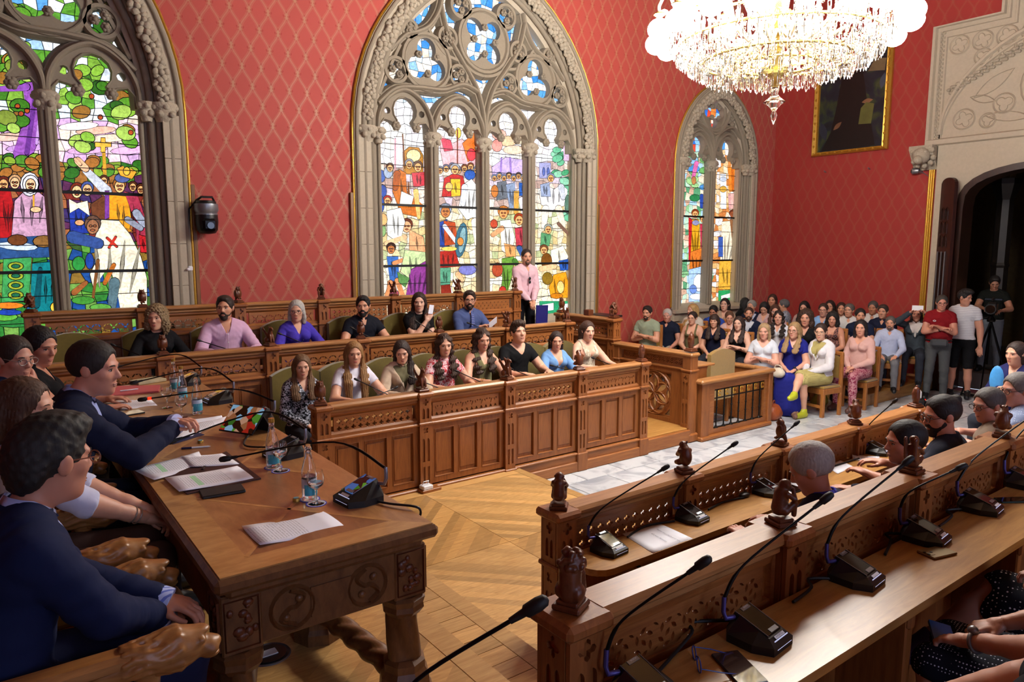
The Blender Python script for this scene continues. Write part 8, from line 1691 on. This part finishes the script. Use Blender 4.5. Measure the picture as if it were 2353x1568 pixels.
# ---- audience
GA = 'people in the audience'; NA = dict(res=.021, hres=.0075, handres=.008, group=GA)
tier = lambda p: .2 if (p.y > 7.07 and p.x > 7.6) or (p.x > 11.54 and p.y > 5.74) else 0
def aud(label, px, py, X, face=198, chair=None, **kw):
    p = atX(px, py, X)
    if p.y > 8.8: p = atY(px, py, 8.8)
    fl = tier(p); k = dict(NA); k.update(kw); s = (p.z - fl) / 1.331
    a = math.radians(face); off = .81 * math.sin(math.radians(k.get('lean', 4))) * s
    pos = (p.x - math.cos(a) * off, p.y - math.sin(a) * off, fl); r = person(label, pos, face, s, seated=True, **k)
    c = (pos[0] - math.cos(a) * .02, pos[1] - math.sin(a) * .02, fl); aud_chair('oak audience chair under the ' + ' '.join(label.split()[:11]), c, face); return r
aud('man with dark hair and beard in sage green t-shirt, arms crossed', 1488, 703, 10.1, 205, skin=SK2, hair=('crop', '1f1511'), top=('tee', '8f9a83', 'x', 'crew'), bottom=('trousers', 'b8ac98'), arms='cross', beard=('241812', .008), headrot=(-4, -4, 0), extras=[('watch', 1, '2a2a2e')])
aud('white-haired elderly man in navy polo with tipped collar', 1534, 710, 10.05, 202, skin='c89480', hair=('short', 'b9b5ae'), top=('tee', '12182c', 'x', 'collar'), bottom=('trousers', 'b0a898'), arms='low', headrot=(6, -6, 0))
aud('young woman with glasses and dark hair tied back in khaki strap top', 1592, 716, 10.05, 202, skin='e0b096', hair=('updo', '241612'), top=('strap', '6d6748', 'x', 'crew'), arms='lap', headrot=(-6, 0, 0), glasses='8a6a50', **F_)
aud('young woman with long brown fringe in navy polo shirt', 1642, 722, 10.05, 202, skin=SK1, hair=('fringe', '2f1d16'), top=('tee', '10142c', 'x', 'v'), arms='lap', headrot=(4, -2, 0), **F_)
aud('woman with long dark hair in sleeveless black top, arms folded', 1698, 727, 9.95, 205, skin='e0b49c', hair=('long', '2c1a16'), top=('tank', '0c0c10', 'x', 'deep'), arms='cross', headrot=(-6, 0, 0), belly=.02, **F_)
aud('elderly woman with short fair hair in white top, arms crossed with watch', 1757, 743, 9.9, 205, skin='d8a48e', hair=('bob', 'a88c66'), top=('tee', 'ccd3dc', 'x', 'scoop'), bottom=('trousers', 'd0d0d2'), arms='cross', headrot=(0, -2, 0), belly=.03, extras=[('watch', 1, '2a3a34')], **F_)
aud('woman with glasses and straight fair hair in royal blue dress, hands clasped', 1826, 740, 10.25, 205, skin='d8a68e', hair=('long', '9c7e56'), top=('tee', '1d2278', 'x', 'v'), bottom=('longdress', '1d2278'), arms='lap', headrot=(-14, 0, 0), glasses='3a2a2a', extras=[('watch', -1, '1a2030')], shoes='8a6a58', **F_)
aud('woman with glasses in yellow patterned dress and white cardigan, legs crossed', 1888, 743, 10.35, 172, skin='dcae94', hair=('updo', '2c1a14'), top=('jacket', 'd6d3d6', 'a89c62', 'jacket'), bottom=('skirt', 'b0a468', 'dots', '5a5634', 1.4), arms='lap', headrot=(26, -2, 0), glasses='9a8a70', shoes='b9bf2a', legs=[((.09, .03, .555), (-.02, .47, .62), (-.16, .74, .40), (-.20, .88, .36)), ((-.09, .03, .555), (-.06, .46, .53), (-.04, .38, .09), (-.05, .53, .04))], **F_)
aud('woman with thick black hair in pale pink jumper and pink floral trousers', 1980, 735, 11.35, 182, skin='dca68c', hair=('bob', '1a1214'), top=('long', 'd3a9a0', 'x', 'scoop'), bottom=('trousers', 'c08a90', 'floral', '8a2a48'), arms='lap', headrot=(16, 0, 0), belly=.02, shoes='5a3a30', **F_)
aud('grey-haired man with moustache in light blue shirt and grey trousers holding a phone', 2047, 727, 12.35, 205, skin=SK2, hair=('short', '57534f'), top=('long', 'b3bdd8', 'x', 'collar'), bottom=('trousers', '6c6c70'), arms='thigh', headrot=(-8, -3, 0), beard=('4a4440', .004), shoes='101012')
B_ = lambda *a, **k: aud(*a, **k)
B_('blonde long-haired woman in cream top in the second row', 1592, 698, 10.95, skin='ddb096', hair=('long', 'b8945c'), top=('tee', 'cfc6b8', 'x', 'crew'), headrot=(-30, 0, 0), **F_)
B_('black-haired man in blue polo in the second row', 1640, 702, 11.35, skin=SK3, hair=('short', '0f0c0c'), top=('tee', '2848a0', 'x', 'collar'), headrot=(4, -14, 0))
B_('dark-haired woman in beige top before the small window', 1666, 685, 11.95, skin='e0b49c', hair=('longback', '17110f'), top=('tee', 'b49c84', 'x', 'v'), headrot=(6, 4, 0), **F_)
B_('young woman with hair tied back in pale pink shirt', 1677, 715, 10.9, skin='d8a48a', hair=('updo', '5a3a26'), top=('tee', 'd2b4ae', 'x', 'v'), headrot=(24, -12, 0), **F_)
B_('brown-bearded man in navy jacket and white shirt', 1722, 706, 11.25, 196, skin=SK2, hair=('buzz', '3a2418'), top=('jacket', '161c36', 'c8ccd8', 'jacket'), headrot=(18, 0, 0), beard=('3c2416', .018))
B_('woman with long black hair turned away in black', 1712, 684, 12.6, 60, skin=SK2, hair=('long', '0c0a0c'), top=('long', '0c0c10', 'x', 'crew'), headrot=(0, 0, 0), **F_)
B_('grey-haired man in navy suit near the corner', 1728, 690, 12.3, 190, skin=SK2, hair=('short', '8a8884'), top=('jacket', '151a30', 'b8c0d8', 'jacket'), headrot=(0, 0, 0))
B_('woman with long black hair looking down at the back', 1757, 694, 12.35, skin=SK1, hair=('long', '120e10'), top=('tee', 'c0a8a8', 'x', 'v'), headrot=(4, -28, 0), **F_)
B_('woman in white-framed glasses with long chestnut hair', 1782, 700, 11.8, 205, skin='d09a80', hair=('long', '4a2a1a'), top=('tee', 'c8a0a4', 'x', 'crew'), headrot=(10, -6, 0), glasses='d8d4d0', **F_)
B_('woman with wavy dark hair in white t-shirt', 1790, 714, 11.1, skin='dca88e', hair=('wavy', '22150f'), top=('tee', 'd4d4da', 'x', 'v'), headrot=(8, 0, 0), **F_)
B_('boy with long brown fringe at the back by the corner', 1776, 676, 13.4, 190, skin=SK2, hair=('bob', '3a2016'), top=('tee', '8a2a28', 'x', 'crew'), headrot=(10, 0, 0))
B_('grey-haired man turned away in patterned shirt at the back', 1802, 688, 13.1, 120, skin=SK2, hair=('short', '5a5a5c'), top=('tee', '6a7488', 'x', 'crew', 'floral', 'b8bcc8'), headrot=(0, 0, 0))
B_('black-haired woman by the red wall in pale top', 1849, 692, 12.85, skin='dca78d', hair=('long', '100c0e'), top=('tee', 'b89a94', 'x', 'crew'), headrot=(0, -8, 0), **F_)
B_('woman with curly brown hair in black top', 1853, 712, 11.25, skin='d29c80', hair=('curlybob', '3c2618'), top=('tee', '111114', 'x', 'v'), headrot=(4, 0, 0), **F_)
B_('woman with glasses in light blue shirt in the back row', 1893, 697, 12.55, skin='d8a48a', hair=('updo', '2c1c14'), top=('tee', '7fa8d8', 'x', 'v'), headrot=(2, 0, 0), glasses='7a5a48', **F_)
B_('dark-haired person half hidden at the wall', 1908, 690, 13.45, skin=SK2, hair=('long', '2a1a14'), top=('tee', 'a87a74', 'x', 'crew'), headrot=(0, 0, 0), **F_)
B_('woman with short black curls in floral dark top', 1914, 718, 11.7, skin='cf977c', hair=('curlybob', '17110f'), top=('tank', '3a2c30', 'x', 'scoop', 'floral', '9a6a60'), headrot=(6, -4, 0), **F_)
B_('grey-haired man in white shirt in the back row', 1952, 698, 12.9, 205, skin=SK2, hair=('short', '5c5650'), top=('long', 'd2d0cc', 'x', 'collar'), headrot=(-16, 2, 0))
B_('brown-haired woman half hidden behind the man in white shirt', 1934, 695, 13.5, skin=SK2, hair=('long', '3a2016'), top=('tee', 'b0988c', 'x', 'crew'), headrot=(12, 0, 0), **F_)
B_('dark-haired man in navy t-shirt behind the woman in pink', 1978, 709, 12.2, skin=SK2, hair=('short', '1a120e'), top=('tee', '141c34', 'x', 'crew'), headrot=(18, -2, 0))
B_('grey-haired tanned man in white shirt against the wall', 2007, 692, 13.6, skin=SK3, hair=('short', '4a4846'), top=('tee', 'd0ccc8', 'x', 'collar'), headrot=(-4, -4, 0))
B_('broad man in navy polo with white collar', 2030, 700, 13.0, skin=SK2, hair=('crop', '3a2c24'), top=('tee', '121830', 'x', 'collar'), headrot=(-6, -2, 0), belly=.02)
pw_ = B_('woman in grey waistcoat filming with a raised phone', 2108, 706, 13.2, 200, skin='d29a82', hair=('bob', '2a1a14'), top=('jacket', '3c444c', 'd0c8c4', 'jacket'), arms=((.10, .34, 1.24), (-.16, .34, 1.24), .8, (1, 0, -.6), (-1, 0, -.6)), headrot=(0, 0, 0), **F_)
q = (wpos(pw_, 0) + wpos(pw_, 1)) / 2; held('white phone held up by the filming woman', 'phone', 'phone', q + Vector((-.02, 0, .05)), (.012, .17, .085), (0, 0, .3), WHITE)
# standing by the door
GS = 'people standing'
rm = stand('man with glasses in dark red t-shirt standing with crossed arms by the door', 2165, 678, 'X', 13.05, 0, 205, skin='c48a74', hair=('short', '3c3834'), top=('tee', '7a1018', 'x', 'crew'), bottom=('trousers', '4a4c4e'), arms='s_cross', belly=.035, glasses='141416', headrot=(4, -6, 0), extras=[('watch', 1, '141418')], group=GS, res=.018, hres=.0075)
R, W, U, HT = rm; bp = thing('waist_bag', 'grey waist bag worn by the man in red t-shirt', 'bag', R.location, R.rotation_euler[2]); mm = MB(); mm.box((0, .20, 1.0), (.26, .07, .13), bev=.03); mm.build('pouch', plain('grey_nylon', '3a3c40', .7), bp); mm = MB(); mm.tube([(.19 * math.cos(a), .155 * math.sin(a), 1.03) for a in [2 * PI * i / 24 for i in range(24)]], .014, 6, closed=True); mm.build('belt', BLACK, bp)
mm = MB(); [mm.tube([(.085 + .02 * math.cos(a) * 1.0, .139 + .004 * sg_, 1.30 + sg_ * (-.006 + .017 * math.sin(a))) for a in [PI * i / 8 for i in range(9)]], .004, 5) for sg_ in (-1, 1)]; mm.build('chest_emblem', WHITE, R)
stand('tall boy in white t-shirt and black shorts with head turned away', 2222, 657, 'X', 13.55, 0, 190, s=1.10, skin='c08d76', hair=('curlytop', '161010'), top=('tee', 'c9cacf', 'x', 'crew', 'diag', '8a8c98', .3), bottom=('shorts', '0d0d10'), arms='s_down', headrot=(70, -10, 0), group=GS, res=.02, hres=.0075)
stand('cameraman in black t-shirt and grey trousers behind the video camera', 2288, 630, 'X', 15.0, .3, 195, s=1.04, skin='a8785f', hair=('crop', '1c1410'), top=('tee', '10130f', 'x', 'crew'), bottom=('trousers', '6c7278'), arms=((.1, .42, 1.15), (-.16, .36, 1.12), .8), headrot=(10, -26, 0), group=GS, res=.02, hres=.0075)
# ---- video camera on tripod
c0 = atX(2280, 708, 14.0); vt = thing('video_camera', 'black video camera on a tripod in the doorway', 'camera', c0, math.radians(195) - PI / 2)
mm = MB(); mm.box((0, 0, 0), (.15, .34, .19), bev=.02); mm.build('body', BLACK, vt); mm = MB(); mm.tube([(0, .17, 0), (0, .24, 0), (0, .30, 0), (0, .34, 0)], [.06, .07, .075, .085], 16); ln = mm.build('lens', BLACK, vt, 50); mm = MB(); mm.tube([(0, .341, 0), (0, .345, 0)], .07, 14); mm.build('front_glass', SCREEN, ln); mm = MB(); mm.tube([(-.02, .12, .13), (0, .1, .15), (0, -.12, .15)], .02, 8); mm.build('handle', BLACK, vt); mm = MB(); mm.box((.0, -.12, .14), (.26, .03, .03), bev=.008); mm.build('viewfinder', plain('blue_black', '1a2436', .4, var=0), vt)
tp = thing('tripod', 'tall black tripod carrying the video camera in the doorway', 'tripod', (c0.x, c0.y, 0)); mm = MB(); mm.lathe([(.06, 0), (.07, .03), (.05, .06), (.03, .1), (.06, .13)], (0, 0, c0.z - .24), 12); mm.build('head', BLACKM, tp, 50)
for a in (2.5, 4.7, .5): f0 = Vector((.42 * math.cos(a), .42 * math.sin(a), .02)); mm = MB(); mm.tube([(0, 0, c0.z - .23), tuple(f0 * .5 + Vector((0, 0, (c0.z - .23) * .5)))], .02, 6); lg_ = mm.build('leg', BLACKM, tp); mm = MB(); mm.tube([tuple(f0 * .5 + Vector((0, 0, (c0.z - .23) * .5))), tuple(f0)], .014, 6); mm.build('lower_leg', BLACKM, lg_)
mm = MB(); mm.tube([(0, 0, c0.z - .14), (-.1, .3, c0.z - .3)], .012, 6); mm.build('pan_handle', BLACKM, tp)
# photo camera left on the floor, bags
p = atZ(2112, 942, 0); pc_ = thing('photo_camera', 'black photo camera with white flash card standing on the marble floor', 'camera', (p.x, p.y, 0), .5); mm = MB(); mm.box((0, 0, .10), (.26, .16, .18), bev=.03); mm.build('body', BLACK, pc_); mm = MB(); mm.tube([(-.05, -.08, .09), (-.07, -.2, .08)], .07, 14); mm.build('lens', BLACK, pc_, 50); mm = MB(); mm.box((-.02, 0, .26), (.16, .02, .11), bev=.006); mm.build('flash_card', WHITE, pc_); mm = MB(); mm.ell((.1, -.08, .15), (.012,) * 3, 5); mm.build('lamp', LED, pc_)
def bag(label, loc, r, col, rz=0, strap=True):
    g = thing('handbag', label, 'bag', loc, rz); k = sum(loc); V, F, _ = solid([ell((0, 0, r[2] * .55), (r[0], r[1], r[2] * .55), .04), ell((r[0] * .4, 0, r[2] * .35), (r[0] * .6, r[1] * 1.05, r[2] * .4), .04), ell((-r[0] * .4, .02, r[2] * .35), (r[0] * .6, r[1], r[2] * .4), .04), ell((0, -r[1], -.02), (r[0] * 2, r[1], .03), .02, sub=True)], .02, (), lambda D, X, Y, Z: (D + .006 * np.sin(X * 40 + 3) * np.sin(Z * 50 + k)).astype(np.float32)); V[:, 2] = np.maximum(V[:, 2], .002); ob('pouch', np_mesh('pouch', V, F, plain('leather_' + col, col, .5, bump=.2)), g)
    if strap: mm = MB(); mm.tube(spline([(-r[0] * .7, 0, r[2] * .7), (-r[0] * .4, 0, r[2] * 1.25), (r[0] * .4, 0, r[2] * 1.25), (r[0] * .7, 0, r[2] * .7)], 5), .009, 6); mm.build('strap', plain('leather_' + col, col, .5), g)
    return g
p = atZ(1785, 968, 0); bag('orange-brown leather bag slumped on the floor by the railed box', (p.x + .05, p.y + .1, 0), (.17, .12, .22), '9a4a1e', .4)
p = atZ(1890, 935, 0); bag('olive yellow bag under the chair of the woman in yellow', (p.x, p.y + .05, 0), (.17, .11, .2), '8a8a30', .3, False)
p = atZ(1955, 930, 0); bag('black bag on the floor behind the pink trousers', (p.x, p.y + .2, 0), (.16, .12, .26), '0e0e12', .2)
p = atX(1788, 855, 9.75); g = bag('cream handbag on the lap of the woman in royal blue', (p.x, p.y, p.z - .08), (.13, .06, .14), 'c9c0ae', 1.3)
q = atX(2290, 872, 8.75); mm = MB(); mm.ell((0, 0, 0), (.02, .07, .15), 8); o = mm.build('hand_fan', plain('blue_fan', '3f8fd0', .5, var=.15, bscale=40), None, 60); o.location = q; tag(o, 'bright blue fan held by the woman in navy cardigan', 'fan')

p = atZ(2338, 1305, .75); bag('dark grey bag with red lining standing under the near right desk', (p.x, p.y - .12, .58), (.14, .09, .32), '2c2a30', .3)
mm = MB(); mm.box((7.5, 8.1, 1.6), (.1, .12, .09), bev=.006); tag(mm.build('wooden_box', CARV), 'small dark wooden box on top of the short right-hand partition', 'box')
mo = thing('monitor', 'flat black monitor lying behind the short right-hand partition', 'monitor', (7.74, 8.0, .57)); MB().box((0, 0, .98), (.3, .5, .03), bev=.006).build('screen', BLACK, mo); MB().box((0, 0, .48), (.06, .1, .97)).build('stand', BLACK, mo); MB().box((0, 0, .015), (.28, .3, .03)).build('base', BLACK, mo)
